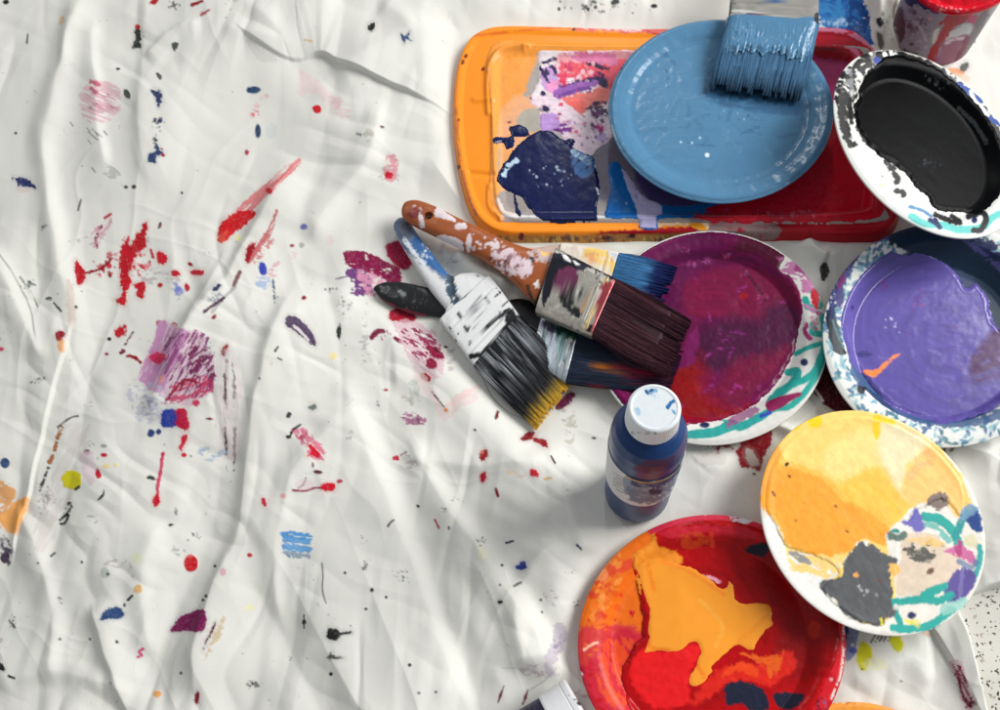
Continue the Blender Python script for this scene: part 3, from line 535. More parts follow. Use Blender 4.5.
    G([(521, 438), (528, 432), (536, 432), (534, 436), (530, 440), (523, 441)], (118, 12, 22), n=1, ns=3); G([(530, 437), (540, 439), (546, 440), (548, 448), (541, 445), (536, 442)], (150, 12, 28), n=1, ns=3); G([(556, 404), (566, 394), (574, 392), (574, 398), (564, 408), (556, 410)], (100, 20, 62), n=1, ns=3)
    G([(480, 453), (485, 449), (488, 454), (484, 461), (480, 459)], (150, 14, 28), n=1, ns=2); E(482, 452, 2, 2, 0, (230, 140, 110), a=.7); G([(480, 475), (486, 472), (485, 481), (481, 482)], (185, 25, 50), n=1.2, ns=2); L_([(496, 489), (498, 496)], 1.5, (130, 18, 28), n=.3); G([(530, 470), (534, 469), (539, 474), (538, 477), (531, 476)], (195, 15, 38), n=.8, ns=2); E(510, 472, 5, 2.5, 10, (236, 212, 180), n=1.5, a=.8); L_([(544, 479), (551, 478)], 1.2, (215, 180, 130), n=.8); E(522, 476, 6, 2, -10, (220, 195, 185), n=1, a=.6); L_([(435, 520), (439, 528)], 1.1, (175, 40, 60), n=.6); L_([(551, 456), (555, 463)], 1, (70, 35, 40), n=.3); E(594, 438, 2.4, 1.2, 5, BLK, n=.3); E(418, 506, 1.8, 1.2, 30, (50, 55, 55)); S_(444, 510, 4, 4, 10, .5, 1.4, [GRY], 82); S_(456, 500, 8, 3, 12, .5, 1.3, [(140, 150, 145)], 83); S_(482, 541, 8, 3, 16, .5, 2, [(90, 96, 90)], 84); L_([(506, 543), (513, 541)], 1.2, (50, 60, 100), n=.5); L_([(577, 545), (581, 549)], 1.3, (50, 60, 90), n=.6); E(482, 553, 5, 6, 0, (238, 236, 196), n=2, a=.6); E(449, 528, 1.2, 2, 0, GRY)
    # --- lower middle
    G([(515, 567), (519, 564), (522, 561), (526, 563), (526, 568), (520, 570)], (48, 62, 142), n=.8, ns=2); L_([(506, 571), (508, 578), (510, 584)], .7, (245, 246, 242), n=.1); L_([(514, 586), (521, 582)], 1.1, (110, 112, 100), n=.8); G([(497, 602), (500, 600), (503, 602), (500, 604)], BLK, n=.3); E(502, 565, 1.5, 1.4, 0, (50, 50, 60)); E(500, 585, 1.4, 1.4, 0, GRY)
    G([(556, 624), (566, 624), (566, 640), (556, 660), (552, 676), (545, 672), (546, 656), (552, 642)], (188, 178, 192), n=4, ns=5, a=.75, seed=85); S_(558, 646, 7, 12, 50, .5, 2, [(150, 135, 160), (130, 115, 150)], 86, a=.6); E(541, 600, 1.4, 1.4, 0, GRY); E(542, 612, 1.3, 1, 0, BLK); S_(576, 604, 5, 5, 8, .5, 1.6, [(90, 90, 70)], 87)
    L_([(504, 686), (501, 694), (498, 703)], 1.5, (110, 18, 35), n=.8, taper=.6); L_([(528, 690), (526, 696), (523, 704)], 1.6, (110, 22, 40), n=.9, taper=.5); E(419, 693, 1.5, 1.3, 0, GRY); E(436, 692, 1.6, 1.4, 0, GRY); L_([(503, 668), (530, 668)], .8, (198, 200, 194), n=.4, a=.7); L_([(530, 690), (545, 680), (556, 668)], .8, (170, 172, 166), n=.4, a=.7)
    S_(600, 8, 60, 9, 40, .6, 2.2, [BLK, (90, 90, 88)], 88); E(654, 6, 3.4, 2, 0, (40, 42, 44)); E(559, 9, 1.5, 2, 0, BLK); E(615, 2, 4, 3, 0, (70, 72, 70), n=1.5); E(594, 2, 3, 2, 0, GRY, n=1)
    # --- blue area above the tray, scrunched cloth beside the cup
    G([(806, -30), (858, -30), (866, 10), (872, 36), (866, 48), (846, 36), (818, 28), (800, 20)], (22, 96, 168), n=9, ns=11, seed=90, dry=.24, dsc=(9, 6)); G([(850, -20), (862, 0), (868, 20), (862, 34), (846, 30), (848, 10)], (16, 66, 130), n=6, ns=7, dry=.3, dsc=(8, 6)); G([(822, -10), (840, 4), (846, 24), (828, 26), (820, 10)], (52, 128, 190), n=5, ns=6, dry=.35, dsc=(7, 5)); G([(796, -10), (812, -4), (818, 18), (826, 30), (806, 30)], (205, 222, 232), n=4, ns=4, a=.9, dry=.33, dsc=(5, 4)); S_(838, 22, 20, 6, 60, .8, 2.4, [(120, 170, 210), (200, 220, 235)], 91, a=.6); S_(862, 30, 12, 22, 60, .8, 3, [(40, 70, 130), (90, 110, 150)], 92, a=.6)
    G([(864, -20), (900, -20), (892, 14), (900, 54), (878, 48), (870, 20)], (226, 224, 214), n=4, ns=4, dry=.2, dsc=(5, 4)); E(880, 22, 3.4, 5, -20, (40, 38, 40), n=1.4, ns=2); G([(877, 32), (882, 36), (884, 46), (879, 48)], (70, 66, 66), n=1.2, a=.9); L_([(902, -10), (894, 10), (896, 30)], 1.6, (120, 70, 50), n=1, a=.7); S_(886, 20, 12, 26, 50, .5, 2, [(120, 118, 116), (160, 158, 150)], 93, a=.6)
    E(956, 72, 8, 4, 10, (235, 150, 80), n=2, a=.8); G([(960, 66), (967, 62), (968, 68), (962, 71)], (70, 72, 66), n=1, a=.9); E(962, 78, 8, 4, 20, (226, 206, 180), n=2, a=.7)
    # --- around the round plates
    G([(738, 436), (752, 428), (768, 420), (772, 440), (764, 456), (760, 470), (752, 468), (741, 466), (738, 456), (731, 448), (722, 447), (718, 451), (717, 446), (724, 441), (736, 450), (740, 444)], (140, 10, 26), n=1.4, ns=3, seed=95); G([(746, 448), (753, 452), (760, 464), (752, 466), (746, 458)], (186, 176, 168), n=1.6, a=.9); S_(712, 450, 14, 10, 16, .5, 2, [(150, 40, 60)], 96); E(754, 474, 1.8, 1.2, 10, (90, 25, 30)); E(710, 458, 16, 8, 0, (205, 196, 190), n=3, a=.5)
    G([(812, 388), (818, 368), (830, 352), (850, 380), (880, 410), (900, 432), (868, 432), (836, 412), (822, 402)], (78, 8, 28), n=1.6, ns=4, seed=97); L_([(811, 385), (817, 392), (823, 401)], 1.2, (232, 214, 212), n=1); G([(820, 268), (826, 262), (829, 272), (823, 282)], (40, 38, 36), n=1)  # last small dark triangle: shade between cloth folds, painted in
    G([(845, 612), (856, 612), (862, 624), (858, 640), (854, 656), (845, 656)], (120, 135, 185), n=3, ns=4, a=.9, dry=.3, dsc=(6, 4)); G([(843, 618), (848, 620), (848, 634), (843, 640)], (48, 58, 110), n=1.6, ns=3); E(853, 651, 4, 2.6, 0, (90, 100, 180), n=1.2); G([(861, 643), (867, 643), (872, 650), (871, 659), (866, 670), (859, 667), (857, 656)], (212, 208, 24), n=1, ns=3); G([(890, 636), (898, 634), (903, 643), (901, 651), (896, 651), (891, 644)], (208, 206, 30), n=1, ns=3); E(875, 664, 12, 7, 0, (228, 226, 170), n=2, a=.5); E(862, 669, 1.4, .9, 0, (110, 90, 30))
    for k in range(5): L_([(871+k*4.2, 642-k*.3), (878+k*3.4, 631+k*.4)], 1.0, (92, 66, 78), n=.9, ns=2, dry=.3, dsc=(3, 2))
    L_([(868, 632), (884, 630)], 1, (120, 100, 105), n=.8); E(926, 634, 5, 2, 20, (232, 190, 150), a=.7, n=1); G([(950, 662), (962, 664), (966, 680), (974, 700), (970, 712), (962, 700), (955, 680)], (206, 168, 178), n=3, a=.8, dry=.35, ang=70, dsc=(8, 2)); G([(952, 664), (962, 668), (968, 690), (974, 706), (966, 706), (958, 686)], (130, 40, 62), n=3, ns=3, dry=.47, ang=65, dsc=(7, 1.6), seed=99); S_(972, 702, 6, 8, 20, .6, 2.4, [(95, 30, 42), (120, 50, 62)], 98); E(901, 681, 1.5, 1, 0, GRY)
    E(944, 450, 1.6, 2.4, 40, (110, 90, 60)); E(952, 449, 2, 3, 40, (90, 70, 50), n=.6, a=.8)
V, Fq = compact(V, Fq)
X_, Y_ = proj(V); P_ = Paint(X_, Y_, (231, 230, 223), .05); P_.auto = True; cloth_paint(P_); V[:, 2] += P_.Hh
cl = mesh('drop_cloth', V, Fq, M['cloth'], None, P_.rgba(), L=(0, 0, 0))
tag(cl, 'rumpled off-white canvas drop cloth speckled with dried paint under everything', 'drop cloth')
# ------------------------------------------------------------------ floor
def floor_mat():
    m = bpy.data.materials.new('terrazzo'); m.use_nodes = True
    nt = m.node_tree; N = nt.nodes; L = nt.links; b = N['Principled BSDF']
    tc = N.new('ShaderNodeTexCoord'); 
    cur = None
    base = N.new('ShaderNodeTexNoise'); base.inputs['Scale'].default_value = 25; L.new(tc.outputs['Object'], base.inputs['Vector'])
    r0 = N.new('ShaderNodeValToRGB'); r0.color_ramp.elements[0].color = tuple(lin((190, 188, 178)))+(1,); r0.color_ramp.elements[1].color = tuple(lin((222, 220, 210)))+(1,)
    L.new(base.outputs['Fac'], r0.inputs['Fac']); cur = r0.outputs['Color']
    for sc_, th, c, dens in ((190, .2, (40, 36, 36), .62), (260, .23, (100, 80, 78), .45), (140, .2, (168, 160, 146), .5), (330, .24, (34, 32, 32), .45)):
        v = N.new('ShaderNodeTexVoronoi'); v.inputs['Scale'].default_value = sc_; v.inputs['Randomness'].default_value = 1
        no = N.new('ShaderNodeTexNoise'); no.inputs['Scale'].default_value = sc_*2.2
        mx0 = N.new('ShaderNodeVectorMath'); mx0.operation = 'MULTIPLY_ADD'; L.new(tc.outputs['Object'], mx0.inputs[2]); L.new(no.outputs['Color'], mx0.inputs[0]); mx0.inputs[1].default_value = (.9/sc_,)*3; L.new(tc.outputs['Object'], no.inputs['Vector'])
        L.new(mx0.outputs[0], v.inputs['Vector'])
        lt = N.new('ShaderNodeMapRange'); lt.inputs['From Min'].default_value = th*1.1; lt.inputs['From Max'].default_value = th*.9; L.new(v.outputs['Distance'], lt.inputs['Value'])
        sp = N.new('ShaderNodeSeparateColor'); L.new(v.outputs['Color'], sp.inputs[0])
        l2 = N.new('ShaderNodeMath'); l2.operation = 'LESS_THAN'; l2.inputs[1].default_value = dens; L.new(sp.outputs[0], l2.inputs[0])
        mu = N.new('ShaderNodeMath'); mu.operation = 'MULTIPLY'; L.new(lt.outputs['Result'], mu.inputs[0]); L.new(l2.outputs[0], mu.inputs[1])
        mx = N.new('ShaderNodeMix'); mx.data_type = 'RGBA'; L.new(mu.outputs[0], mx.inputs[0]); L.new(cur, mx.inputs[6]); mx.inputs[7].default_value = tuple(lin(c))+(1,); cur = mx.outputs[2]
    L.new(cur, b.inputs['Base Color']); b.inputs['Roughness'].default_value = .35
    return m
c4 = np.array([(-2200, -2200, 0), (2200, -2200, 0), (2200, 2200, 0), (-2200, 2200, 0)], float)
fl = mesh('floor', c4, np.array([[0, 1, 2, 3]]), floor_mat(), None, None, L=(0, 0, 0), smooth=False)
tag(fl, 'pale terrazzo floor with dark speckles at the lower right corner', None, kind='structure')
# ------------------------------------------------------------------ plates and bowls
def axes(cx, cy, a, b, ang, z, N):
    c = U(cx, cy, z); ca, sa = math.cos(math.radians(ang)), math.sin(math.radians(ang))
    P = onplane(np.array([cx+a*ca, cx-a*ca, cx-b*sa, cx+b*sa]), np.array([cy+a*sa, cy-a*sa, cy+b*ca, cy-b*ca]), c, N)
    return (P[0]+P[1]+P[2]+P[3])/4, (P[0]-P[1])/2, (P[2]-P[3])/2
def solveN(cx, cy, a, b, ang, z, mx=35, wt=.02):
    best = None
    for t in np.arange(0, mx+.1, 2.5):
        for az in (range(0, 360, 20) if t else (0,)):
            tt, aa = math.radians(t), math.radians(az)
            N = np.array([math.sin(tt)*math.cos(aa), math.sin(tt)*math.sin(aa), math.cos(tt)])
            c, u, v = axes(cx, cy, a, b, ang, z, N)
            lu, lv = np.linalg.norm(u), np.linalg.norm(v)
            e = math.log(lu/lv)**2+(u@v/lu/lv)**2+wt*tt*tt
            if best is None or e < best[0]: best = (e, t, az, N, lu, lv)
    print('N', (cx, cy), [round(float(q), 3) for q in (best[0], best[1], best[2], best[4], best[5])])
    return best[3]
class Plate:
    def __init__(s, name, label, cat, cx, cy, a, b, ang, z, prof, N=None, fl=0, nfl=64, group=None, wob=.006):
        s.N = np.array([0, 0, 1.0]) if N is None else N
        s.c, s.u, s.v = axes(cx, cy, a, b, ang, z, s.N)
        s.ex = (cx, cy, a, b, ang); s.fl, s.nfl, s.wob = fl, nfl, wob
        s.prof = np.array(prof, float)
        s.R = (np.linalg.norm(s.u)+np.linalg.norm(s.v))/2
        bot = s.c+s.N*s.prof[:, 1].min(); s.e = empty(name, (bot[0], bot[1], max(0, bot[2])), label, cat, group)
    def h(s, S_, T_):
        r = np.hypot(S_, T_); th = np.arctan2(T_, S_)
        h = np.interp(r, s.prof[:, 0], s.prof[:, 1])
        if s.fl: h = h+s.fl*np.sin(th*s.nfl+1.5*np.sin(th*5))*sm(.66, .8, r)*(1-.7*sm(.93, 1, r))
        return h+s.R*s.wob*np.sin(2*th+1.1)*r*r+s.R*s.wob*.5*np.sin(3*th+.4)*r**3
    def P(s, S_, T_, h): return s.c+S_[..., None]*s.u+T_[..., None]*s.v+np.asarray(h)[..., None]*s.N
    def ppx(s, r, th):                 # photograph position of a rim point
        t = math.radians(th); S_, T_ = np.array([r*math.cos(t)]), np.array([r*math.sin(t)])
        x, y = proj(s.P(S_, T_, s.h(S_, T_))); return (float(x[0]), float(y[0]))
    def body(s, fn, base, rin, m='paper', wet=.2, na=560, thick=.9, relief=.0):
        for nm, r0, r1 in (('well', 0.0, rin), ('rim', rin, 1.0)):
            nr = int((r1-r0)*s.R/.8)+2
            r = np.linspace(r0, r1, nr); lift = np.zeros(nr)
            if nm == 'rim':
                rr = np.concatenate([r, [1.006, 1.010, 1.008, 1.0], r[::-1]]); off = np.concatenate([np.zeros(nr), [-.15, -.7, -1.3, -1.5], np.full(nr, -thick)])
                off[-nr:] -= .6*sm(.96, 1, r[::-1])
            else:
                rr = np.concatenate([r[::-1], r]); off = np.concatenate([np.full(nr, -thick), np.zeros(nr)]) if 0 else np.zeros(len(rr))
                rr = np.concatenate([r, r[::-1]]); off = np.concatenate([np.zeros(nr), np.full(nr, -thick)])
            th = np.linspace(0, 2*PI, na, endpoint=False)
            Rg, Tg = np.meshgrid(rr, th, indexing='ij'); S_ = Rg*np.cos(Tg); T_ = Rg*np.sin(Tg)
            hh = s.h(np.minimum(Rg, 1)*np.cos(Tg), np.minimum(Rg, 1)*np.sin(Tg))+off[:, None]
            V = s.P(S_, T_, hh).reshape(-1, 3)
            X, Y = proj(V); p = Paint(X, Y, base, wet); p.V = V; p.r = Rg.ravel(); p.th = Tg.ravel()
            fn(p)
            if relief: V = V+s.N*(lump(V, relief, 5)*p.W)[:, None]
            V = V+s.N*p.Hh[:, None]*(np.repeat(off, na) > -.1)[:, None]
            mesh(nm, V, gridF(len(rr), na, wrap=True), M[m], s.e, p.rgba(), sharp=50)
    def skin(s, name, polys, base, fn, T=1.2, edge=4, n=2.2, ns=7, relief=.5, rs=9, m='paint', level=None, wet=.8, smooth=True, seed=1, rmax=.995, parent=None, over=0, ridge=.5):
        k = int(2.04*s.R/.75)
        q = np.linspace(-1.01, 1.01, k); S_, T_ = np.meshgrid(q, q, indexing='ij'); S_ = S_.ravel(); T_ = T_.ravel(); r = np.hypot(S_, T_)
        h = s.h(S_, T_)
        if level is not None: h = np.maximum(h, level)
        V = s.P(S_, T_, h+over); X, Y = proj(V)
        d = np.full(len(X), -1e9)
        for pl in polys:
            if pl is None: dd = (rmax-r)*s.R
            else:
                dd = sdf(X, Y, cr(pl) if smooth else np.array(pl))+n*2*(fbm(X/ns, Y/ns, seed, 4)-.5)
                dd = np.minimum(dd, (rmax-r)*s.R)
            d = np.maximum(d, dd)
        keep = d > -1.6
        th = T*sm(-.8, edge, d)+ridge*np.exp(-((d-edge*.6)/(edge*.5))**2)*T*.4
        th = np.where(d < -.4, -.5, th)
        ul = (S_*s.R, T_*s.R)
        rel = (fbm(ul[0]/rs, ul[1]/(rs*.6), seed+2, 4)-.5)*2*relief+(np.abs(fbm(ul[0]/rs*1.7, ul[1]/rs*1.1, seed+6, 3)-.5)*-2+.4)*relief*.6
        th = th+rel*sm(0, edge, d)
        V = V+s.N*th[:, None]
        Fq = gridF(k, k, keep); V, Fq, r = compact(V, Fq, r)
        X, Y = proj(V); p = Paint(X, Y, base, wet); p.r = r; p.V = V
        if fn: fn(p)
        V = V+s.N*p.Hh[:, None]
        return mesh(name, V, Fq, M[m], parent or s.e, p.rgba())
def swirl(p, pl, amp, seed):
    cx, cy, a, b, ang = pl.ex
    dx, dy = (p.X-cx)/a, (p.Y-cy)/b; r = np.hypot(dx, dy)+.25*(fbm(p.X/50, p.Y/50, seed, 2)-.5)
    th = np.arctan2(dy, dx)
    f = fbm(r*13, np.cos(th)*1.6+3, seed, 4)*.5+fbm(r*30+5, np.sin(th)*2.2+3, seed+4, 3)*.5
    p.C = p.C*(1+amp*(f-.5)*1.6)[:, None]
def rimpts(pl, r, a0, a1, k=12): return [pl.ppx(r, a) for a in np.linspace(a0, a1, k)]
GP = 'round paper plates and bowls used as paint palettes'
PR = [(0, -10), (.71, -10), (.745, -9.3), (.79, -5.8), (.83, -2.6), (.86, -1.3), (.91, -.3), (.97, 0), (1, -.9)]
WHT = (224, 224, 219); TEAL = (30, 165, 155); NVY = (24, 34, 84)
# --- magenta plate
A = at; O = (620, 200); K = 2.73
mg = Plate('paint_plate', 'patterned white plate filled with magenta and plum paint, teal swirls on its lower rim', 'plate', 711, 334, 116, 106, 0, 16, PR, fl=.06, group=GP)
def f(p):
    for t in range(0, 360, 16):         # wave pattern of the rim
        q = rimpts(mg, .97, t, t+10, 5)+rimpts(mg, .88, t+9, t+4, 3)
        if t > 330: p.line(q, 3.4, TEAL, n=.6)
    p.line(A(O, K, [(185, 642), (250, 640), (310, 620), (380, 596), (420, 570), (470, 560), (530, 490), (565, 400)]), 3.2, TEAL, n=.5)
    p.line(A(O, K, [(190, 640), (260, 632), (300, 610), (330, 618), (380, 590), (420, 540), (470, 500), (485, 470), (460, 470)]), 4.2, (34, 158, 152), n=1)
    p.line(A(O, K, [(405, 560), (440, 520), (520, 480), (548, 430), (560, 390)]), 3.4, TEAL, n=.8); p.line(A(O, K, [(480, 420), (520, 400), (555, 390)]), 2.6, TEAL, n=.8)
    p.line(A(O, K, [(208, 590), (260, 596), (300, 606)]), 1.3, TEAL); p.line(A(O, K, [(340, 590), (400, 560)]), 3.5, WHT, n=.6); p.line(A(O, K, [(460, 455), (490, 440)]), 2.2, WHT)
    p.ell(*A(O, K, [(503, 443)])[0], 3.9, 3.7, 0, NVY, n=.2); p.ell(*A(O, K, [(231, 614)])[0], 5, 2.9, 0, NVY, n=.2)
    for t in (150, 175, 200, 225, 250, 275, 300): p.ell(*mg.ppx(.93, t), 3, 2.6, 0, NVY, n=.2)
    p.poly(A(O, K, [(398, 560), (410, 545), (480, 525), (495, 530), (470, 548), (430, 572), (405, 578)]), (140, 22, 82), n=1)
    p.line(A(O, K, [(385, 590), (410, 580)]), 2, (40, 70, 180)); p.poly(A(O, K, [(290, 610), (330, 575), (370, 565), (380, 580), (330, 605), (300, 622)]), (150, 70, 130), n=3, ns=3, a=.8)
    # white rim inside right with smears
    p.poly(A(O, K, [(440, 190), (470, 165), (520, 180), (548, 210), (540, 245), (500, 255), (490, 220), (450, 215)]), (190, 120, 165), n=3, ns=3, dry=.36, dsc=(6, 3)); p.line(A(O, K, [(485, 185), (520, 200), (545, 215), (540, 245)]), 3.4, (160, 62, 122), n=1.8, ns=3)
    p.poly(A(O, K, [(525, 240), (545, 262), (540, 300), (528, 290), (520, 262)]), (185, 14, 40), n=2, ns=2); p.line(A(O, K, [(508, 290), (545, 310)]), 2.2, (180, 130, 170), n=1.6, ns=2); p.spat(*A(O, K, [(530, 330)])[0], 6, 14, 40, .5, 2.2, [(190, 60, 90), (200, 150, 175)], 3)
    p.line(A(O, K, [(510, 340), (505, 360), (520, 380)]), 2.2, (160, 50, 110), n=1.5, ns=2); p.poly(A(O, K, [(365, 82), (395, 85), (430, 100), (440, 120), (410, 110), (380, 98)]), (240, 238, 232), n=1); p.line(A(O, K, [(290, 78), (320, 84), (350, 74)]), 3, (40, 50, 110), n=1.4, ns=2); p.spat(*A(O, K, [(350, 80)])[0], 22, 3, 30, .6, 2.2, [(60, 70, 130), (230, 230, 228), (140, 20, 80)], 4)
mg.body(f, WHT, .80)
def f(p):
    G, L_, E = p.poly, p.line, p.ell
    p.fray = 1.4; p.sf = 1.8
    swirl(p, mg, .75, 3)
    G(A(O, K, [(60, 170), (140, 110), (250, 90), (260, 160), (180, 220), (150, 330), (110, 300)]), (112, 18, 84), n=6, a=.8, soft=6)
    G(A(O, K, [(310, 120), (350, 95), (420, 100), (450, 150), (440, 200), (380, 150), (330, 145)]), (92, 8, 44), n=3, soft=4, a=.9)
    G(A(O, K, [(180, 230), (330, 180), (480, 240), (490, 300), (440, 290), (380, 330), (260, 320), (190, 330)]), (142, 6, 68), n=5, a=.9, soft=5)
    G(A(O, K, [(205, 360), (300, 320), (380, 325), (400, 290), (450, 280), (480, 310), (480, 380), (440, 430), (350, 460), (230, 470), (195, 430)]), (84, 9, 64), n=4, soft=8, a=.95)
    G(A(O, K, [(140, 445), (200, 430), (232, 470), (240, 520), (300, 560), (360, 565), (300, 600), (190, 612), (90, 620), (60, 520)]), (168, 5, 16), n=6, ns=9, soft=12)
    G(A(O, K, [(135, 470), (210, 345), (205, 440), (150, 462)]), (140, 22, 100), n=2); G(A(O, K, [(300, 450), (400, 420), (470, 400), (420, 480), (340, 540), (270, 540)]), (140, 8, 62), n=5, soft=6, a=.8)
    for k in range(40):
        R = random.Random(k); a = R.uniform(0, 360); c = mg.ppx(R.uniform(.1, .75), a); q = R.uniform(0, 6.28); l = R.uniform(6, 20)
        L_([c, (c[0]+l*math.cos(q)*.8, c[1]+l*math.sin(q)*.5+2)], R.uniform(.8, 2.4), R.choice([(150, 50, 130), (170, 20, 90), (110, 8, 60), (185, 60, 150), (130, 20, 90)]), n=1.4, ns=2, dry=.42, dsc=(6, 2), a=.7, seed=k)
    for c in [(190, 175), (170, 140), (295, 150), (345, 200), (395, 265), (440, 160), (235, 165)]: p.spat(*A(O, K, [c])[0], 9, 4, 9, .6, 2, [(190, 110, 165), (200, 60, 110), (170, 80, 150)], c[0])
    L_(A(O, K, [(340, 192), (365, 225), (400, 275)]), 1.2, (90, 10, 50), n=.8); E(*A(O, K, [(338, 262)])[0], 3.4, 4, 0, (190, 8, 30)); swirl(p, mg, .4, 5); p.C = p.C*np.array([.68, .62, .72])
mg.skin('paint', [A(O, K, [(40, 150), (90, 100), (140, 76), (205, 66), (250, 66), (262, 90), (290, 66), (350, 76), (400, 100), (440, 130), (448, 160), (436, 190), (470, 215), (493, 260), (497, 310), (486, 370), (468, 430), (430, 490), (380, 545), (300, 590), (240, 606), (180, 616), (60, 640), (-40, 540), (-60, 350), (0, 220)])], (122, 10, 80), f, T=.8, level=-8.8, relief=.38, rs=12, seed=3, wet=.62, rmax=.99)
# --- purple bowl
O = (800, 200); K = 2.84
PB = [(0, -18), (.62, -18), (.67, -17), (.73, -12.5), (.79, -7), (.84, -2.2), (.88, -1), (.93, -.2), (.97, 0), (1, -.8)]
pu = Plate('paint_bowl', 'deep patterned bowl of thick violet paint at the right edge, leaf print on its rim', 'bowl', 945, 331, 122, 111, 0, 24, PB, fl=.05, group=GP)
def f(p):
    R = random.Random(4)
    for k in range(420):               # leaf print round the rim
        th = R.uniform(0, 360); r = R.uniform(.84, 1.0); c = pu.ppx(r, th); q = R.uniform(0, 180)
        p.ell(c[0], c[1], R.uniform(3, 5), R.uniform(1.2, 2.1), q, R.choice([(92, 140, 172), (128, 172, 190), (70, 104, 150), (150, 190, 196), (60, 120, 130)]), n=.6, ns=2, seed=k % 60, wet=.2, a=.92)
    ins = sm(.812, .79, p.r+.02*(fbm(p.X/6, p.Y/6, 3)-.5))[:, None]
    p.C = p.C*(1-ins)+lin((40, 62, 102))*ins; p.W = np.maximum(p.W, ins[:, 0]*.6)
    p.poly(A(O, K, [(230, 60), (300, 52), (400, 70), (500, 120), (600, 200), (660, 300), (640, 380), (560, 360), (500, 240), (420, 180), (320, 150), (250, 120)]), (22, 48, 72), n=4, soft=2, wet=.6)
    p.poly(A(O, K, [(180, 78), (240, 62), (250, 110), (200, 130), (150, 190), (120, 260), (100, 280), (120, 170)]), (70, 66, 128), n=5, ns=4, a=.95); p.poly(A(O, K, [(380, 95), (440, 88), (500, 110), (440, 112)]), (88, 80, 150), n=3, a=.9); p.poly(A(O, K, [(440, 95), (520, 120), (600, 190), (700, 260), (620, 240), (520, 160), (470, 125)]), (100, 92, 162), n=4, a=.8, dry=.35, dsc=(12, 3))
    p.poly(A(O, K, [(72, 320), (92, 318), (105, 350), (118, 400), (132, 436), (100, 432), (82, 380)]), (20, 30, 42), n=2, wet=.6); p.line(A(O, K, [(92, 340), (110, 390), (124, 420)]), 1, (80, 120, 130), n=1)
    for q in [[(120, 170), (105, 220), (95, 280)], [(150, 130), (190, 92), (230, 72)], [(128, 190), (150, 150)], [(90, 300), (84, 330)], [(175, 110), (215, 84)]]: p.line(A(O, K, q), 3.4, (34, 44, 92), n=2.6, ns=3, dry=.36, dsc=(6, 3))
    p.line(A(O, K, [(230, 64), (320, 54), (420, 72), (520, 122), (640, 210)]), 7, (30, 42, 84), n=2.6, ns=4, dry=.3, dsc=(9, 4))
    p.poly(A(O, K, [(168, 515), (185, 512), (200, 520), (180, 550), (165, 540)]), (22, 28, 36), n=1.6)
    p.poly(A(O, K, [(80, 250), (110, 230), (125, 260), (118, 300), (85, 300)]), (66, 62, 122), n=3, ns=3); p.line(A(O, K, [(115, 205), (118, 225), (112, 245)]), 3, (120, 50, 110), n=1.5); p.line(A(O, K, [(118, 142), (140, 135), (130, 148)]), 3.2, (225, 110, 130), n=1.6, ns=2)
    p.spat(*A(O, K, [(150, 110)])[0], 16, 12, 60, 1, 4.5, [(226, 230, 236), (90, 100, 160), (60, 70, 140), (150, 180, 200)], 5); p.spat(*A(O, K, [(90, 240)])[0], 7, 30, 60, 1, 3.6, [(226, 230, 236), (90, 130, 170), (60, 70, 140), (30, 50, 90)], 6)
    p.poly(A(O, K, [(150, 505), (230, 560), (300, 620), (400, 645), (500, 640), (640, 600), (640, 560), (500, 620), (400, 615), (300, 580), (230, 520), (150, 430)]), (60, 92, 134), n=3, a=.9)
pu.body(f, (228, 230, 226), .80)
def f(p):
    G, L_, E = p.poly, p.line, p.ell
    p.fray = 1.0; p.sf = 1.6
    swirl(p, pu, .4, 8)
    G(A(O, K, [(500, 430), (540, 380), (600, 360), (620, 460), (560, 510), (490, 520), (480, 470)]), (70, 24, 88), n=5, ns=6, soft=3, dry=.2, dsc=(10, 4)); G(A(O, K, [(440, 520), (520, 480), (600, 470), (620, 540), (520, 600), (430, 620)]), (78, 66, 140), n=5, soft=4, a=.7, dry=.4, dsc=(16, 3), ang=-20)
    G(A(O, K, [(180, 485), (215, 482), (235, 465), (262, 443), (285, 438), (255, 462), (232, 488), (208, 502), (190, 496)]), (246, 140, 70), n=.8); G(A(O, K, [(165, 434), (185, 430), (205, 438), (190, 446), (170, 444)]), (62, 56, 128), n=2, ns=3)
    G(A(O, K, [(230, 110), (270, 112), (330, 130), (340, 150), (280, 140), (240, 150)]), (86, 78, 156), n=4); p.spat(*A(O, K, [(235, 235)])[0], 5, 8, 10, .6, 2.2, [(130, 50, 130)], 8); p.spat(*A(O, K, [(335, 285)])[0], 13, 12, 22, .6, 2.6, [(128, 60, 140), (100, 50, 140)], 9)
    for k in range(34):
        R = random.Random(k+90); a = R.uniform(0, 360); c = pu.ppx(R.uniform(.1, .7), a); l = R.uniform(5, 16); q = R.uniform(0, 6.28)
        L_([c, (c[0]+l*math.cos(q), c[1]+l*math.sin(q)*.6)], R.uniform(.7, 2), R.choice([(108, 96, 174), (84, 72, 150), (114, 102, 180), (94, 60, 142)]), n=1.3, ns=2, dry=.4, dsc=(6, 2), a=.7, seed=k)
    E(*A(O, K, [(148, 308)])[0], 1.6, 2.4, 20, (60, 40, 110)); p.spat(*A(O, K, [(265, 360)])[0], 14, 8, 8, .5, 1.4, [(210, 205, 235)], 12)
    p.ell(*A(O, K, [(468, 230)])[0], 3.5, 5, -40, (22, 40, 66), n=1.5)
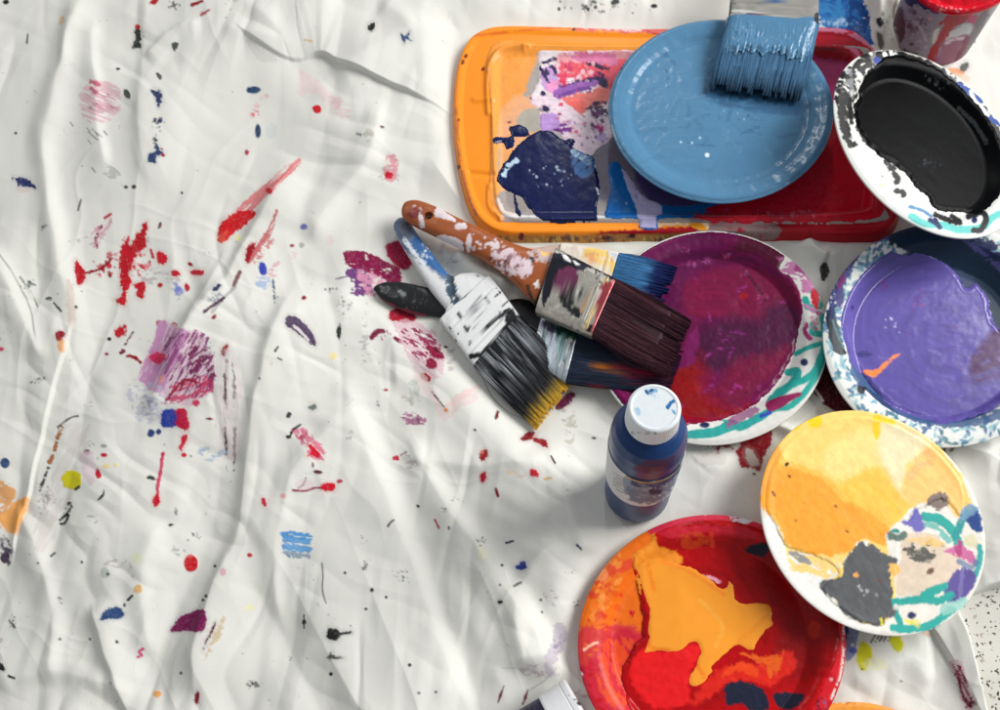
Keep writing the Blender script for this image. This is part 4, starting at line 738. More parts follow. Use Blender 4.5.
pu.skin('paint', [A(O, K, [(150, 130), (185, 140), (200, 108), (235, 108), (255, 140), (300, 158), (340, 152), (395, 172), (440, 208), (470, 250), (500, 240), (528, 275), (545, 340), (570, 370), (640, 380), (650, 520), (580, 575), (500, 612), (420, 634), (338, 618), (266, 588), (204, 530), (146, 455), (120, 370), (114, 300), (130, 220)])], (100, 88, 164), f, T=1.0, level=-13.5, relief=.2, rs=22, seed=5, m='gloss', wet=.7, rmax=.86)
# --- red plate
O = (560, 500); K = 3.3333
rd = Plate('paint_plate', 'red painted plate with a bright orange puddle, partly under the yellow plate', 'plate', 711, 641, 133, 129, 0, 15, PR, fl=.06, group=GP)
def f(p):
    p.C *= (1+.35*(fbm(p.X/18, p.Y/18, 13, 4)-.5))[:, None]
    th = p.th
    p.poly(A(O, K, [(300, 60), (330, 90), (350, 120), (300, 200), (270, 300), (270, 450), (200, 430), (60, 560), (40, 420), (80, 280), (160, 150), (240, 90)]), (238, 112, 24), n=4, ns=8, soft=4, dry=.2, dsc=(12, 5), ang=110)
    p.spat(*A(O, K, [(150, 300)])[0], 24, 44, 90, 2, 6, [(222, 70, 24), (245, 140, 50), (215, 40, 30), (250, 160, 70)], 31, a=.7); p.poly(A(O, K, [(170, 210), (250, 200), (270, 240), (180, 250), (130, 300)]), (225, 62, 44), n=5, a=.8, dry=.42, dsc=(9, 3), ang=-30); p.ell(*A(O, K, [(140, 250)])[0], 7, 8, 0, (250, 150, 90), n=3, a=.8)
    p.poly(A(O, K, [(60, 440), (130, 420), (270, 440), (300, 700), (180, 720), (70, 600)]), (208, 40, 62), n=4, soft=4, a=.85, dry=.3, dsc=(10, 5)); p.poly(A(O, K, [(150, 480), (240, 470), (280, 620), (200, 690), (130, 620)]), (240, 84, 30), n=6, soft=3, a=.8, dry=.42, dsc=(12, 4), ang=70); p.line(A(O, K, [(80, 500), (110, 480), (125, 475)]), 1.2, (250, 200, 170), n=.8)
    p.line(A(O, K, [(320, 92), (370, 68), (450, 56), (540, 50), (620, 62), (690, 90)]), 9, (214, 48, 74), n=2, dry=.15, dsc=(6, 4)); p.line(A(O, K, [(325, 68), (370, 48), (450, 38), (540, 36), (620, 50)]), 2.6, (232, 226, 228), n=2, ns=3, dry=.35, dsc=(5, 2)); p.poly(A(O, K, [(570, 50), (620, 40), (640, 70), (610, 84), (575, 72)]), (226, 230, 236), n=2, ns=2, a=.9, dry=.35, dsc=(3, 2)); p.spat(*A(O, K, [(470, 42)])[0], 50, 3, 50, .6, 2.2, [(70, 80, 120), (230, 230, 232), (200, 40, 60)], 32); p.line(A(O, K, [(160, 185), (200, 150), (240, 115)]), 2, (130, 40, 40), n=1.5, dry=.4, dsc=(4, 2))
    p.line(A(O, K, [(940, 380), (930, 450), (910, 560), (880, 640), (840, 720)]), 9, (222, 30, 44), n=2, a=.9); p.spat(*A(O, K, [(905, 520)])[0], 5, 30, 40, .6, 2, [(235, 120, 130), (240, 210, 215), (180, 10, 30)], 33); p.line(A(O, K, [(945, 400), (940, 560), (905, 660)]), 1.2, (235, 222, 216), n=1, dry=.42, dsc=(5, 2))
    p.spat(*A(O, K, [(880, 690)])[0], 12, 12, 30, .8, 2.6, [(150, 100, 150), (120, 10, 40)], 34); p.line(A(O, K, [(70, 560), (80, 620), (110, 690)]), 2, (180, 20, 50), n=1.4); p.spat(*A(O, K, [(72, 580)])[0], 1.5, 5, 6, .8, 1.8, [(240, 225, 228)], 35)
rd.body(f, (196, 20, 30), .80, m='paint', wet=.55, relief=.35)
def f(p):
    G, L_, E = p.poly, p.line, p.ell
    p.fray = 1.2; p.sf = 1.6
    swirl(p, rd, .5, 12)
    G(A(O, K, [(320, 110), (400, 90), (520, 85), (640, 100), (700, 140), (640, 130), (500, 110), (400, 130)]), (214, 40, 60), n=3, soft=2, a=.8)
    G(A(O, K, [(700, 150), (760, 260), (880, 370), (940, 420), (900, 560), (760, 600), (720, 500), (740, 400), (640, 250)]), (150, 2, 8), n=6, soft=8, a=.9)
    G(A(O, K, [(270, 500), (330, 505), (400, 500), (440, 478), (470, 500), (440, 560), (430, 620), (420, 680), (330, 695), (270, 660), (235, 580)]), (240, 26, 30), n=3, soft=2); G(A(O, K, [(470, 620), (540, 560), (650, 550), (760, 500), (780, 560), (700, 620), (600, 600), (520, 640), (440, 690)]), (226, 36, 24), n=4, soft=2)
    G(A(O, K, [(610, 165), (640, 150), (690, 142), (700, 165), (680, 188), (650, 184), (625, 176)]), (34, 32, 46), n=2, ns=3, wet=.7); G(A(O, K, [(550, 625), (580, 605), (640, 612), (690, 650), (688, 700), (640, 705), (610, 680), (560, 680), (548, 650)]), (34, 38, 58), n=3, ns=3, wet=.7); G(A(O, K, [(710, 655), (740, 640), (815, 648), (800, 680), (770, 698), (730, 690)]), (34, 38, 58), n=2.4, ns=3, wet=.7)
    G(A(O, K, [(600, 510), (640, 515), (735, 520), (745, 500), (735, 555), (700, 590), (690, 560), (670, 545), (640, 530)]), (238, 96, 26), n=2.6, ns=3, dry=.25, dsc=(6, 3)); G(A(O, K, [(560, 560), (620, 540), (660, 570), (650, 590), (600, 570), (540, 590)]), (240, 70, 24), n=2.6, ns=3); E(*A(O, K, [(845, 432)])[0], 7, 8, 0, (196, 44, 24), n=3, a=.7)
    G(A(O, K, [(238, 150), (262, 100), (312, 88), (326, 150), (396, 180), (400, 215), (300, 250), (262, 240), (236, 195)]), (248, 150, 44), n=3, soft=2); G(A(O, K, [(390, 130), (420, 110), (480, 110), (490, 150), (420, 160)]), (215, 80, 26), n=3, a=.6, dry=.4, dsc=(5, 3))
    L_(A(O, K, [(478, 255), (500, 258), (530, 272)]), 1.6, (250, 170, 190), n=1.2, ns=2); L_(A(O, K, [(505, 110), (508, 150)]), 2, (226, 60, 40), n=1)
rd.skin('paint', [A(O, K, [(320, 90), (450, 62), (560, 60), (660, 90), (740, 140), (940, 330), (935, 480), (880, 620), (800, 740), (600, 800), (400, 790), (250, 720), (210, 600), (240, 500), (280, 440), (265, 300), (240, 200), (300, 140)])], (182, 6, 14), f, T=.9, level=-9, relief=.42, rs=11, seed=7, m='paint', wet=.75, rmax=.96)
def f(p):
    p.C *= (1+.06*(fbm(p.X/30, p.Y/30, 4)-.5))[:, None]
    for q, c in (([(642, 620), (650, 646), (668, 650)], (250, 130, 30)), ([(700, 600), (722, 624), (716, 646)], (255, 178, 70)), ([(660, 560), (690, 572), (724, 594)], (252, 140, 40)), ([(694, 660), (704, 676)], (248, 120, 30)), ([(740, 640), (764, 618), (768, 606)], (250, 146, 44)), ([(652, 536), (648, 560), (654, 590)], (246, 130, 34))):
        p.line(A(O, K, [((x-O[0])*K, (y-O[1])*K) for x, y in q]), 2.2, c, n=1.6, dry=.3, dsc=(9, 2), a=.7)
rd.skin('paint_puddle', [A(O, K, [(262, 215), (290, 196), (330, 190), (362, 196), (388, 205), (440, 215), (480, 240), (510, 262), (545, 285), (560, 262), (585, 280), (592, 320), (612, 337), (660, 336), (696, 344), (714, 375), (714, 412), (690, 440), (665, 468), (650, 505), (615, 500), (585, 494), (540, 532), (512, 560), (560, 545), (600, 530), (590, 545), (520, 572), (480, 610), (445, 628), (425, 612), (430, 580), (450, 545), (462, 505), (455, 482), (440, 482), (405, 508), (370, 515), (330, 506), (285, 516), (275, 505), (288, 460), (288, 380), (282, 340), (265, 300), (258, 250)])], (255, 162, 52), f, T=.8, edge=6, n=.9, ridge=.05, relief=.1, rs=20, seed=9, m='gloss', level=-9, over=.6, wet=.8, rmax=.99)
# --- blue plate
bl = Plate('paint_plate', 'plate covered all over in dusty blue paint with a wet brush on it', 'plate', 720, 107.5, 111.5, 90.5, 2, 38, [(0, -5), (.76, -5), (.80, -4.5), (.85, -2.4), (.90, -1.0), (.95, -.2), (.98, 0), (1, -.9)], fl=.08, nfl=44, group=GP)
BLU = (84, 132, 168)
def f(p):
    p.C *= (1+.14*(fbm(p.X/18, p.Y/18, 23, 4)-.5))[:, None]
    p.poly([(612, 62), (618, 54), (625, 60), (622, 68), (616, 70)], (30, 60, 96), n=2.5, ns=3)
bl.body(f, BLU, .82, m='bluepaint', wet=.8, relief=.25)
def f(p):
    G, L_, E = p.poly, p.line, p.ell
    p.C *= (1+.12*(fbm(p.X/16, p.Y/24, 23, 4)-.5))[:, None]
    G([(706, 84), (712, 60), (718, 80), (806, 100), (800, 114), (760, 112), (716, 104), (704, 96)], (40, 84, 122), n=3, soft=4, a=.8)
    G([(612, 50), (620, 46), (628, 52), (624, 62), (618, 60)], (30, 60, 96), n=2.5, ns=3)
    for k in range(70):
        R = random.Random(k+400); c = bl.ppx(R.uniform(.1, .95), R.uniform(0, 360)); l = R.uniform(8, 30); q = R.uniform(-.5, .5)+1.5*(k % 2)
        L_([c, (c[0]+l*math.cos(q), c[1]+l*math.sin(q)*.6)], R.uniform(.8, 2.6), R.choice([(64, 112, 150), (92, 140, 176), (56, 102, 140), (72, 122, 160)]), n=1.3, ns=3, dry=.42, dsc=(10, 2), a=.6, seed=k, h=.12)
    for (x, y) in [(692, 143), (700, 138), (681, 142)]: E(x, y, 1.2, 1.2, 0, (170, 205, 225))
    E(707, 155, 2.2, 2, 0, (225, 240, 245), n=.6)
    p.spat(732, 114, 22, 9, 16, .6, 2, [(60, 104, 144), (150, 190, 215), (40, 80, 120)], 41)
bl.skin('paint', [None], BLU, f, T=.7, edge=3, relief=.3, rs=16, seed=11, m='bluepaint', wet=.85, rmax=.985)
# --- black plate, leaning on tray and bowl
O = (800, 0); K = 2.96
N = solveN(925, 142, 114, 74, 46, 50, mx=32, wt=.5)
bk = Plate('paint_plate', 'tilted white plate holding black paint, resting on tray and violet bowl', 'plate', 928, 141, 111, 70.5, 46, 56, PR, N=N, fl=0, group=GP)
def f(p):
    G, L_, E = p.poly, p.line, p.ell
    for t in range(0, 360, 20):
        c = bk.ppx(.93, t); E(c[0], c[1], 3.4, 2.6, 30, NVY, n=.3)
    G(A(O, K, [(108, 220), (140, 200), (210, 160), (240, 260), (160, 300), (240, 440), (440, 640), (300, 640), (150, 460), (110, 330)]), (224, 224, 219), n=2, wet=.3)
    for q in [[(112, 262), (130, 268), (138, 285)], [(112, 300), (135, 298), (150, 330), (152, 360)], [(120, 335), (130, 375), (145, 400), (140, 372)], [(135, 405), (150, 430), (160, 425)], [(125, 225), (150, 210), (160, 225), (150, 205)], [(160, 200), (185, 180), (205, 188), (180, 205)], [(185, 165), (205, 178), (200, 190)], [(130, 385), (120, 350)], [(170, 375), (185, 400), (205, 425), (215, 428)], [(225, 425), (240, 440), (232, 450)], [(280, 515), (290, 530), (284, 540)], [(284, 565), (300, 568), (306, 576)], [(255, 480), (275, 500), (270, 480)]]:
        L_(A(O, K, q), 3.0, (14, 14, 16), n=2.2, ns=3, wet=.5)
    for q in [[(118, 250), (128, 300), (130, 350), (148, 420)], [(150, 235), (160, 270), (150, 300)], [(195, 165), (225, 200), (200, 235)], [(108, 290), (140, 310)], [(120, 320), (150, 345)]]: L_(A(O, K, q), 3.6, (14, 14, 16), n=3, ns=3, wet=.5, dry=.25, dsc=(5, 3))
    for k in range(46):
        R = random.Random(k+300); th = R.uniform(150, 262); c = bk.ppx(R.uniform(.82, .99), th); d = bk.ppx(R.uniform(.82, .99), th+R.uniform(-7, 7))
        L_([c, d], R.uniform(.8, 2.6), R.choice([(22, 22, 25), (30, 30, 34), (120, 122, 126), (200, 202, 204)]), n=1.6, ns=2, dry=.38, dsc=(5, 2), wet=.5, seed=k)
    G(A(O, K, [(225, 155), (262, 150), (300, 155), (340, 165), (400, 190), (460, 235), (520, 300), (560, 330), (600, 400), (640, 460), (640, 560), (600, 560), (560, 380), (500, 300), (420, 220), (330, 190), (250, 200)]), (14, 16, 19), n=2.2, ns=4, wet=.6)
    L_(A(O, K, [(228, 178), (245, 196)]), 3.2, (30, 62, 150), n=1); L_(A(O, K, [(270, 152), (276, 170), (282, 160)]), 2, (240, 240, 238), n=.8); L_(A(O, K, [(250, 158), (258, 176)]), 2, (240, 240, 236), n=.8)
    L_(A(O, K, [(470, 250), (500, 280), (535, 300), (490, 262)]), 2.6, (40, 76, 150), n=1.2); L_(A(O, K, [(545, 335), (570, 355), (600, 372)]), 2.2, (36, 66, 150), n=1); L_(A(O, K, [(505, 272), (520, 300), (556, 340)]), 2, (238, 240, 240), n=1)
    G(A(O, K, [(250, 590), (330, 615), (440, 640), (560, 630), (640, 600), (640, 700), (480, 700), (330, 660)]), (222, 224, 222), n=1); L_(A(O, K, [(330, 640), (370, 662), (430, 668), (470, 680), (540, 672), (575, 640), (640, 620)]), 3.6, (98, 196, 190), n=1); L_(A(O, K, [(325, 612), (360, 622), (390, 640)]), 1.6, (96, 140, 180), n=1); L_(A(O, K, [(385, 652), (400, 660), (412, 672), (400, 650)]), 2.6, (40, 50, 96), n=1.2); L_(A(O, K, [(400, 635), (440, 652), (475, 660), (450, 640)]), 2.6, (24, 24, 28), n=1.4, ns=2); L_(A(O, K, [(500, 640), (540, 630), (550, 650), (535, 680), (515, 680)]), 3, (24, 26, 30), n=1.2); E(*A(O, K, [(516, 652)])[0], 3, 3, 0, NVY, n=.3); E(*A(O, K, [(243, 548)])[0], 2.6, 2, 0, (246, 226, 170), n=.6)
    p.spat(*A(O, K, [(270, 500)])[0], 10, 12, 20, .6, 2.2, [(190, 192, 196), (150, 152, 156)], 51)
bk.body(f, WHT, .80)
def f(p):
    p.C *= (1+.5*(fbm(p.X/16, p.Y/16, 29, 4)-.5))[:, None]
    p.line(A(O, K, [(470, 320), (520, 370), (550, 420), (540, 400)]), 2.2, (54, 58, 60), n=1.2, dry=.3, dsc=(5, 2)); p.spat(*A(O, K, [(380, 480)])[0], 20, 16, 24, .5, 1.6, [(40, 44, 48), (60, 64, 70)], 52); p.spat(*A(O, K, [(400, 240)])[0], 16, 10, 14, .6, 2.2, [(60, 66, 68), (80, 84, 88)], 53)  # the grey line is a highlight painted on the right wall
bk.skin('paint', [A(O, K, [(170, 290), (178, 250), (200, 215), (235, 185), (262, 165), (330, 172), (400, 200), (455, 240), (520, 305), (570, 375), (600, 450), (600, 560), (560, 612), (520, 632), (470, 628), (400, 618), (378, 584), (338, 552), (316, 520), (276, 484), (230, 458), (194, 416), (168, 366), (158, 330)])], (5, 6, 8), f, T=.8, relief=.07, rs=22, seed=13, m='darkpaint', wet=.95, rmax=.97)
# --- yellow plate
O = (740, 390); K = 2.731
N = solveN(872, 520, 122, 101, 45, 26, mx=25, wt=.5)
yl = Plate('paint_plate', 'plate with yellow, orange and grey paint leaning on the red plate rim', 'plate', 872, 520, 122, 100.5, 45, 30, [(0, -1.2), (.80, -1.2), (.87, -1.0), (.93, -.5), (.98, -.05), (1, -.15)], N=N, fl=0, nfl=50, group=GP)
def ypat(p):
    p.fray = 1.1; p.sf = 1.5
    G, L_, E = p.poly, p.line, p.ell
    yel = (250, 214, 118)
    G(A(O, K, [(60, 200), (130, 90), (230, 40), (340, 45), (430, 80), (540, 140), (600, 200), (640, 300), (610, 350), (560, 300), (440, 330), (380, 360), (280, 300), (240, 250), (110, 190)]), yel, n=3, soft=3)
    G(A(O, K, [(370, 100), (430, 90), (530, 150), (470, 190), (445, 250), (440, 290), (400, 230), (370, 170)]), (240, 228, 188), n=6, soft=7, a=.9); G(A(O, K, [(250, 150), (350, 110), (380, 200), (330, 250), (230, 220)]), (248, 222, 140), n=5, soft=6, a=.9)
    G(A(O, K, [(250, 270), (300, 240), (380, 210), (440, 290), (470, 320), (440, 360), (400, 380), (340, 350), (280, 310)]), (255, 196, 74), n=6, soft=5, a=.95)
    G(A(O, K, [(55, 250), (70, 185), (95, 150), (112, 195), (160, 210), (210, 225), (255, 262), (285, 300), (350, 330), (400, 370), (420, 395), (395, 425), (340, 408), (300, 440), (240, 456), (180, 445), (130, 425), (100, 360), (60, 320)]), (255, 168, 52), n=2.4, ns=6, soft=2)
    G(A(O, K, [(60, 170), (100, 150), (120, 185), (112, 195), (100, 190), (96, 230), (66, 260)]), (255, 176, 76), n=2, a=.9)
    L_(A(O, K, [(115, 195), (170, 214), (220, 232), (262, 268), (284, 296)]), 3, (255, 198, 84), n=2, a=.8)
    G(A(O, K, [(450, 235), (470, 200), (520, 152), (548, 165), (575, 195), (590, 230), (612, 270), (620, 320), (600, 350), (572, 320), (560, 285), (520, 300), (490, 315), (440, 290)]), (253, 200, 116), n=2, soft=2, seed=4); G(A(O, K, [(455, 240), (480, 190), (520, 160), (530, 200), (490, 230)]), (248, 176, 120), n=4, a=.6, dry=.4, dsc=(8, 4))
    G(A(O, K, [(520, 120), (560, 160), (600, 220), (650, 300), (670, 360), (640, 330), (610, 250), (580, 200)]), (238, 236, 224), n=2, a=.9)
    G(A(O, K, [(190, 75), (215, 65), (224, 90), (210, 104), (188, 100)]), (244, 212, 10), n=2, ns=4, soft=2); G(A(O, K, [(145, 95), (165, 85), (160, 108), (145, 110)]), (246, 210, 20), n=2, ns=4, soft=2); G(A(O, K, [(362, 90), (378, 85), (385, 110), (374, 135), (362, 115)]), (246, 206, 30), n=1.5, soft=1.5); L_(A(O, K, [(372, 75), (415, 88)]), 3, (246, 204, 30), n=1.5)
    # white lower left edge
    G(A(O, K, [(70, 340), (100, 365), (130, 430), (180, 460), (270, 470), (330, 410), (350, 430), (300, 470), (230, 520), (260, 570), (300, 630), (380, 650), (350, 690), (200, 610), (60, 430)]), (240, 238, 232), n=3)
    G(A(O, K, [(100, 380), (130, 425), (190, 450), (270, 455), (280, 480), (240, 512), (190, 500), (150, 495), (130, 470), (125, 430)]), (252, 214, 130), n=4, ns=5, dry=.28, dsc=(9, 4), ang=30); G(A(O, K, [(135, 440), (170, 448), (195, 470), (180, 475), (150, 462)]), (150, 150, 146), n=2, dry=.25, dsc=(6, 2)); L_(A(O, K, [(130, 200), (126, 205)]), 1, BLK)
    # lower right: white ground, teal waves, smears
    G(A(O, K, [(440, 350), (470, 320), (520, 300), (560, 285), (570, 330), (600, 350), (680, 330), (680, 500), (600, 620), (480, 680), (380, 650), (430, 600), (410, 470), (400, 400)]), (238, 232, 222), n=3)
    G(A(O, K, [(440, 400), (470, 388), (540, 398), (570, 430), (600, 440), (600, 500), (560, 530), (480, 560), (430, 560), (420, 500), (440, 460)]), (226, 206, 184), n=4, ns=5)
    G(A(O, K, [(520, 290), (545, 278), (565, 285), (568, 310), (545, 328), (520, 318), (505, 322)]), (128, 112, 104), n=2.6, ns=3, dry=.2, dsc=(5, 4)); L_(A(O, K, [(548, 290), (558, 306)]), 1.5, (90, 76, 70), n=1)
    L_(A(O, K, [(505, 345), (540, 352), (570, 372), (590, 400), (600, 430)]), 4.8, TEAL, n=.8); L_(A(O, K, [(590, 400), (602, 365), (620, 335)]), 4, (30, 150, 150), n=.8); L_(A(O, K, [(500, 370), (530, 375), (570, 410)]), 3.5, (60, 178, 168), n=.8, a=.8); L_(A(O, K, [(510, 380), (540, 390)]), 2, (238, 236, 230), n=.8)
    G(A(O, K, [(620, 345), (640, 320), (655, 340), (662, 385), (640, 386), (624, 366)]), (30, 70, 140), n=2, ns=3); G(A(O, K, [(608, 320), (640, 312), (650, 330), (620, 350), (600, 360)]), (120, 160, 190), n=3, a=.9)
    G(A(O, K, [(460, 352), (480, 320), (495, 345), (505, 380), (485, 388), (462, 372), (440, 360)]), (112, 104, 184), n=2.4, ns=4, soft=2); L_(A(O, K, [(410, 398), (430, 404), (446, 396)]), 4, (96, 118, 108), n=1.4); G(A(O, K, [(440, 392), (412, 388), (430, 380)]), (40, 140, 140), n=1)
    p.spat(*A(O, K, [(488, 446)])[0], 20, 11, 60, .8, 4, [(92, 92, 84), (120, 118, 108), (70, 66, 62), (160, 150, 132)], 61); G(A(O, K, [(460, 440), (480, 425), (520, 440), (535, 455), (500, 470), (470, 462)]), (88, 88, 80), n=4, ns=3, dry=.38, dsc=(6, 3)); G(A(O, K, [(455, 408), (520, 402), (560, 420), (540, 430), (480, 418)]), (240, 200, 120), n=3, ns=3, a=.8, dry=.35, dsc=(6, 3)); G(A(O, K, [(412, 470), (428, 475), (436, 495), (420, 510), (408, 490)]), (250, 190, 100), n=1.6); E(*A(O, K, [(520, 494)])[0], 3.5, 2.8, -30, (110, 78, 60), n=1.2)
    G(A(O, K, [(560, 440), (600, 425), (640, 450), (645, 480), (620, 470), (590, 452)]), (206, 110, 160), n=2.4, ns=3, dry=.2, dsc=(6, 3)); L_(A(O, K, [(590, 430), (600, 450), (600, 415)]), 2, (180, 60, 120), n=1.4); G(A(O, K, [(615, 400), (640, 395), (655, 440), (640, 430), (620, 430)]), (222, 214, 170), n=3, a=.8); L_(A(O, K, [(655, 430), (654, 470), (640, 510), (620, 545)]), 3, (60, 170, 168), n=1); L_(A(O, K, [(600, 470), (630, 485), (645, 470)]), 3, (90, 120, 160), n=1.6, a=.8)
    G(A(O, K, [(560, 545), (585, 500), (610, 485), (640, 500), (640, 530), (615, 565), (590, 580), (565, 575)]), (92, 78, 152), n=2.4, ns=4, soft=1.5, dry=.15, dsc=(7, 4)); L_(A(O, K, [(610, 490), (600, 560)]), 2, (130, 120, 180), n=1.6, a=.7)
    L_(A(O, K, [(500, 560), (520, 545), (560, 535), (540, 548), (510, 562)]), 3, TEAL, n=.8); L_(A(O, K, [(408, 582), (460, 575), (500, 572), (540, 576), (575, 560)]), 4, TEAL, n=.8); L_(A(O, K, [(412, 580), (430, 620), (440, 645)]), 3.2, TEAL, n=.8); L_(A(O, K, [(420, 650), (470, 652), (520, 642), (550, 622), (580, 600)]), 4.2, (36, 170, 160), n=.8); L_(A(O, K, [(560, 600), (590, 590), (610, 580)]), 5, (150, 208, 196), n=1.6, a=.85); L_(A(O, K, [(420, 600), (425, 590)]), 2, WHT)
    E(*A(O, K, [(469, 615)])[0], 4.2, 3.4, 0, NVY, n=.2); p.spat(*A(O, K, [(470, 634)])[0], 11, 4, 22, .8, 2.6, [(228, 220, 40), (236, 224, 90)], 62)
    # grey
    G(A(O, K, [(330, 412), (345, 425), (362, 418), (382, 440), (402, 452), (430, 460), (428, 474), (408, 480), (412, 520), (418, 548), (412, 575), (425, 612), (400, 626), (385, 645), (340, 636), (300, 622), (272, 600), (262, 575), (235, 560), (218, 536), (225, 520), (262, 515), (282, 500), (285, 470), (300, 445)]), (92, 93, 96), n=2, ns=4, soft=1); E(*A(O, K, [(316, 505)])[0], 3.4, 2.2, 0, (250, 180, 100), n=1); p.spat(*A(O, K, [(350, 545)])[0], 22, 8, 10, .6, 2, [(210, 212, 214), (150, 152, 155)], 63)
    for c in [(135, 236), (92, 286), (155, 357), (90, 280), (262, 318), (292, 386), (380, 520)]: E(*A(O, K, [c])[0], 1.7, 1.1, 30, (130, 60, 30), n=.6, ns=2)
    L_(A(O, K, [(385, 625), (388, 640)]), 1.4, (220, 210, 60), n=.8)
yl.body(lambda p: ypat(p), (228, 224, 216), .88, wet=.25)
def f(p): ypat(p); p.W = .35+0*p.W
yl.skin('paint', [A(O, K, [(66, 250), (80, 180), (130, 100), (230, 60), (340, 62), (430, 95), (530, 155), (590, 215), (612, 280), (612, 330), (600, 345), (560, 300), (500, 318), (470, 350), (440, 400), (430, 500), (420, 600), (390, 640), (330, 632), (270, 595), (225, 540), (270, 500), (200, 450), (130, 430), (95, 370), (70, 320)])], (250, 214, 118), f, T=.7, edge=3, relief=.22, rs=13, seed=15, wet=.3, n=2, rmax=.96)
# --- orange plate at the bottom edge
og = Plate('paint_plate', 'bright orange plate edge just showing at the bottom of the picture', 'plate', 852, 797, 108, 96, 0, 14, PR, fl=.05, group=GP)
def f(p): p.C *= (1+.3*(fbm(p.X/10, p.Y/10, 43, 3)-.5))[:, None]; p.spat(852, 703, 30, 3, 16, .5, 1.8, [(120, 60, 30), (250, 210, 160)], 71)
og.body(f, (248, 160, 62), .80, wet=.4); og.skin('paint', [None], (244, 140, 44), f, T=.8, relief=.4, seed=19, rmax=.78)
# ------------------------------------------------------------------ roller tray
ZR = 13.0
TOUT = cr([(456, 110), (459, 70), (467, 45), (481, 32), (505, 27), (560, 28), (640, 30), (760, 28), (838, 29), (862, 38), (880, 62), (896, 110), (902, 160), (898, 208), (886, 227), (850, 231), (760, 230), (640, 230), (540, 231), (505, 230), (486, 222), (473, 205), (464, 178), (458, 145)])
TIN = cr([(494, 75), (498, 56), (512, 49), (540, 48), (640, 49), (760, 48), (836, 50), (856, 60), (866, 90), (874, 140), (872, 195), (858, 212), (760, 216), (640, 216), (540, 217), (512, 214), (500, 200), (496, 140)])
tr = empty('roller_tray', U(660, 150, 2), 'orange plastic roller tray with paint-smeared liner, under the blue plate', 'paint tray')
def tz(x, y):
    do = sdf(x, y, TOUT); di = sdf(x, y, TIN)
    z = 1.5+(ZR-1.5)*sm(-7, -.3, do-0)
    z = z-2.2*sm(3, 9, do)*sm(40, 20, do)*0 - 1.6*sm(2.5, 7, do)
    z = z+1.4*np.exp(-((di+2.5)/2.2)**2)
    for q, a in (([(488, 112), (487, 80), (490, 62), (502, 50), (528, 46)], 2.2), ([(474, 99), (494, 99)], 1.4), ([(470, 172), (494, 174)], -1.6), ([(524, 47), (525, 64)], 1.2), ([(489, 185), (489, 205), (500, 218)], 1.4)):
        d, _, t = pld(x, y, cr(q, False)); z = z+a*np.exp(-(d/2.4)**2)
    fl_ = 9-6*sm(480, 900, x)
    return z*(1-sm(0, 7, di))+fl_*sm(0, 7, di)
q0 = np.arange(444, 914, .8); q1 = np.arange(16, 246, .8)
TX, TY = np.meshgrid(q0, q1, indexing='ij'); tx, ty = TX.ravel(), TY.ravel(); TZ = tz(tx, ty)
TB = U(tx, ty, ZR)
ORG = (255, 150, 34)
def f(p):
    G, L_, E = p.poly, p.line, p.ell
    p.C *= (1+.06*(fbm(p.X/30, p.Y/30, 4, 3)-.5))[:, None]
    # right end and lower edge are coated in paint
    G([(800, 0), (920, 0), (920, 250), (620, 250), (600, 232), (700, 226), (720, 214), (800, 120)], (176, 16, 36), n=3, soft=2); G([(640, 20), (800, 16), (850, 20), (880, 50), (850, 62), (700, 48)], (196, 40, 84), n=4, ns=6); G([(815, 28), (850, 30), (872, 44), (880, 58), (850, 52), (820, 44)], (192, 14, 40), n=2); L_([(815, 29), (845, 32), (866, 42), (880, 58)], 2.2, (226, 130, 160), n=1.4, dry=.3, dsc=(9, 3))
    G([(700, 218), (760, 216), (780, 230), (770, 240), (706, 240)], (150, 140, 140), n=3, a=.8, dry=.3, dsc=(10, 3))
    L_([(560, 25), (600, 29), (650, 30), (700, 29)], 3.4, (232, 110, 96), n=2, ns=3, dry=.34, dsc=(6, 2)); L_([(585, 27), (640, 30)], 2, (238, 200, 200), n=1.6, ns=2, dry=.4, dsc=(4, 2)); L_([(470, 36), (560, 27)], 1.2, (236, 120, 40), n=1, dry=.35, dsc=(6, 2))
    for x, y in [(466, 56), (463, 62), (483, 69), (458, 120), (459, 167), (574, 29)]: E(x, y, 1.6, 2.4, 30, (120, 50, 20), n=1, ns=2)
    L_([(456, 108), (459, 150), (466, 185), (476, 215)], 1.6, (214, 120, 60), n=1.4, dry=.4, dsc=(4, 3))
    # underside wall, dirty yellow brown
    G([(486, 236), (560, 235), (640, 234), (720, 234), (720, 246), (560, 248), (480, 244)], (190, 140, 74), n=1, soft=1, a=.9); p.spat(600, 239, 120, 2.6, 160, .8, 4, [(90, 60, 60), (120, 40, 40), (230, 200, 90), (150, 120, 80), (60, 50, 90), (210, 190, 120)], 81, gauss=False)
    for x, y in [(632, 236), (606, 238), (690, 237)]: E(x, y, 4, 1.8, 0, (70, 20, 40), n=1, ns=2)
    E(525, 78.5, 4.3, 3.9, 0, (26, 22, 66), n=.3, h=.4); E(525, 58, 3, 2.4, 0, (244, 196, 140), n=1.4, ns=2); E(532, 52, 4, 2, 0, (244, 196, 150), n=1.4, ns=2); L_([(524, 60), (524, 70)], .7, (226, 150, 90))
    L_([(645, 224), (690, 222), (706, 226)], 3.2, (250, 212, 170), n=2, ns=3, dry=.3, dsc=(6, 3)); G([(686, 212), (692, 214), (700, 222), (706, 230), (694, 228), (688, 220)], (244, 160, 40), n=1.6)
    G([(638, 214), (658, 214), (656, 226), (642, 227), (638, 222)], (196, 190, 222), n=1.2, ns=3)
V = TB.copy(); V[:, 2] += TZ-ZR
do = sdf(tx, ty, TOUT); keepT = (do > -8)
Vb, Fb = compact(V, gridF(len(q0), len(q1), keepT))
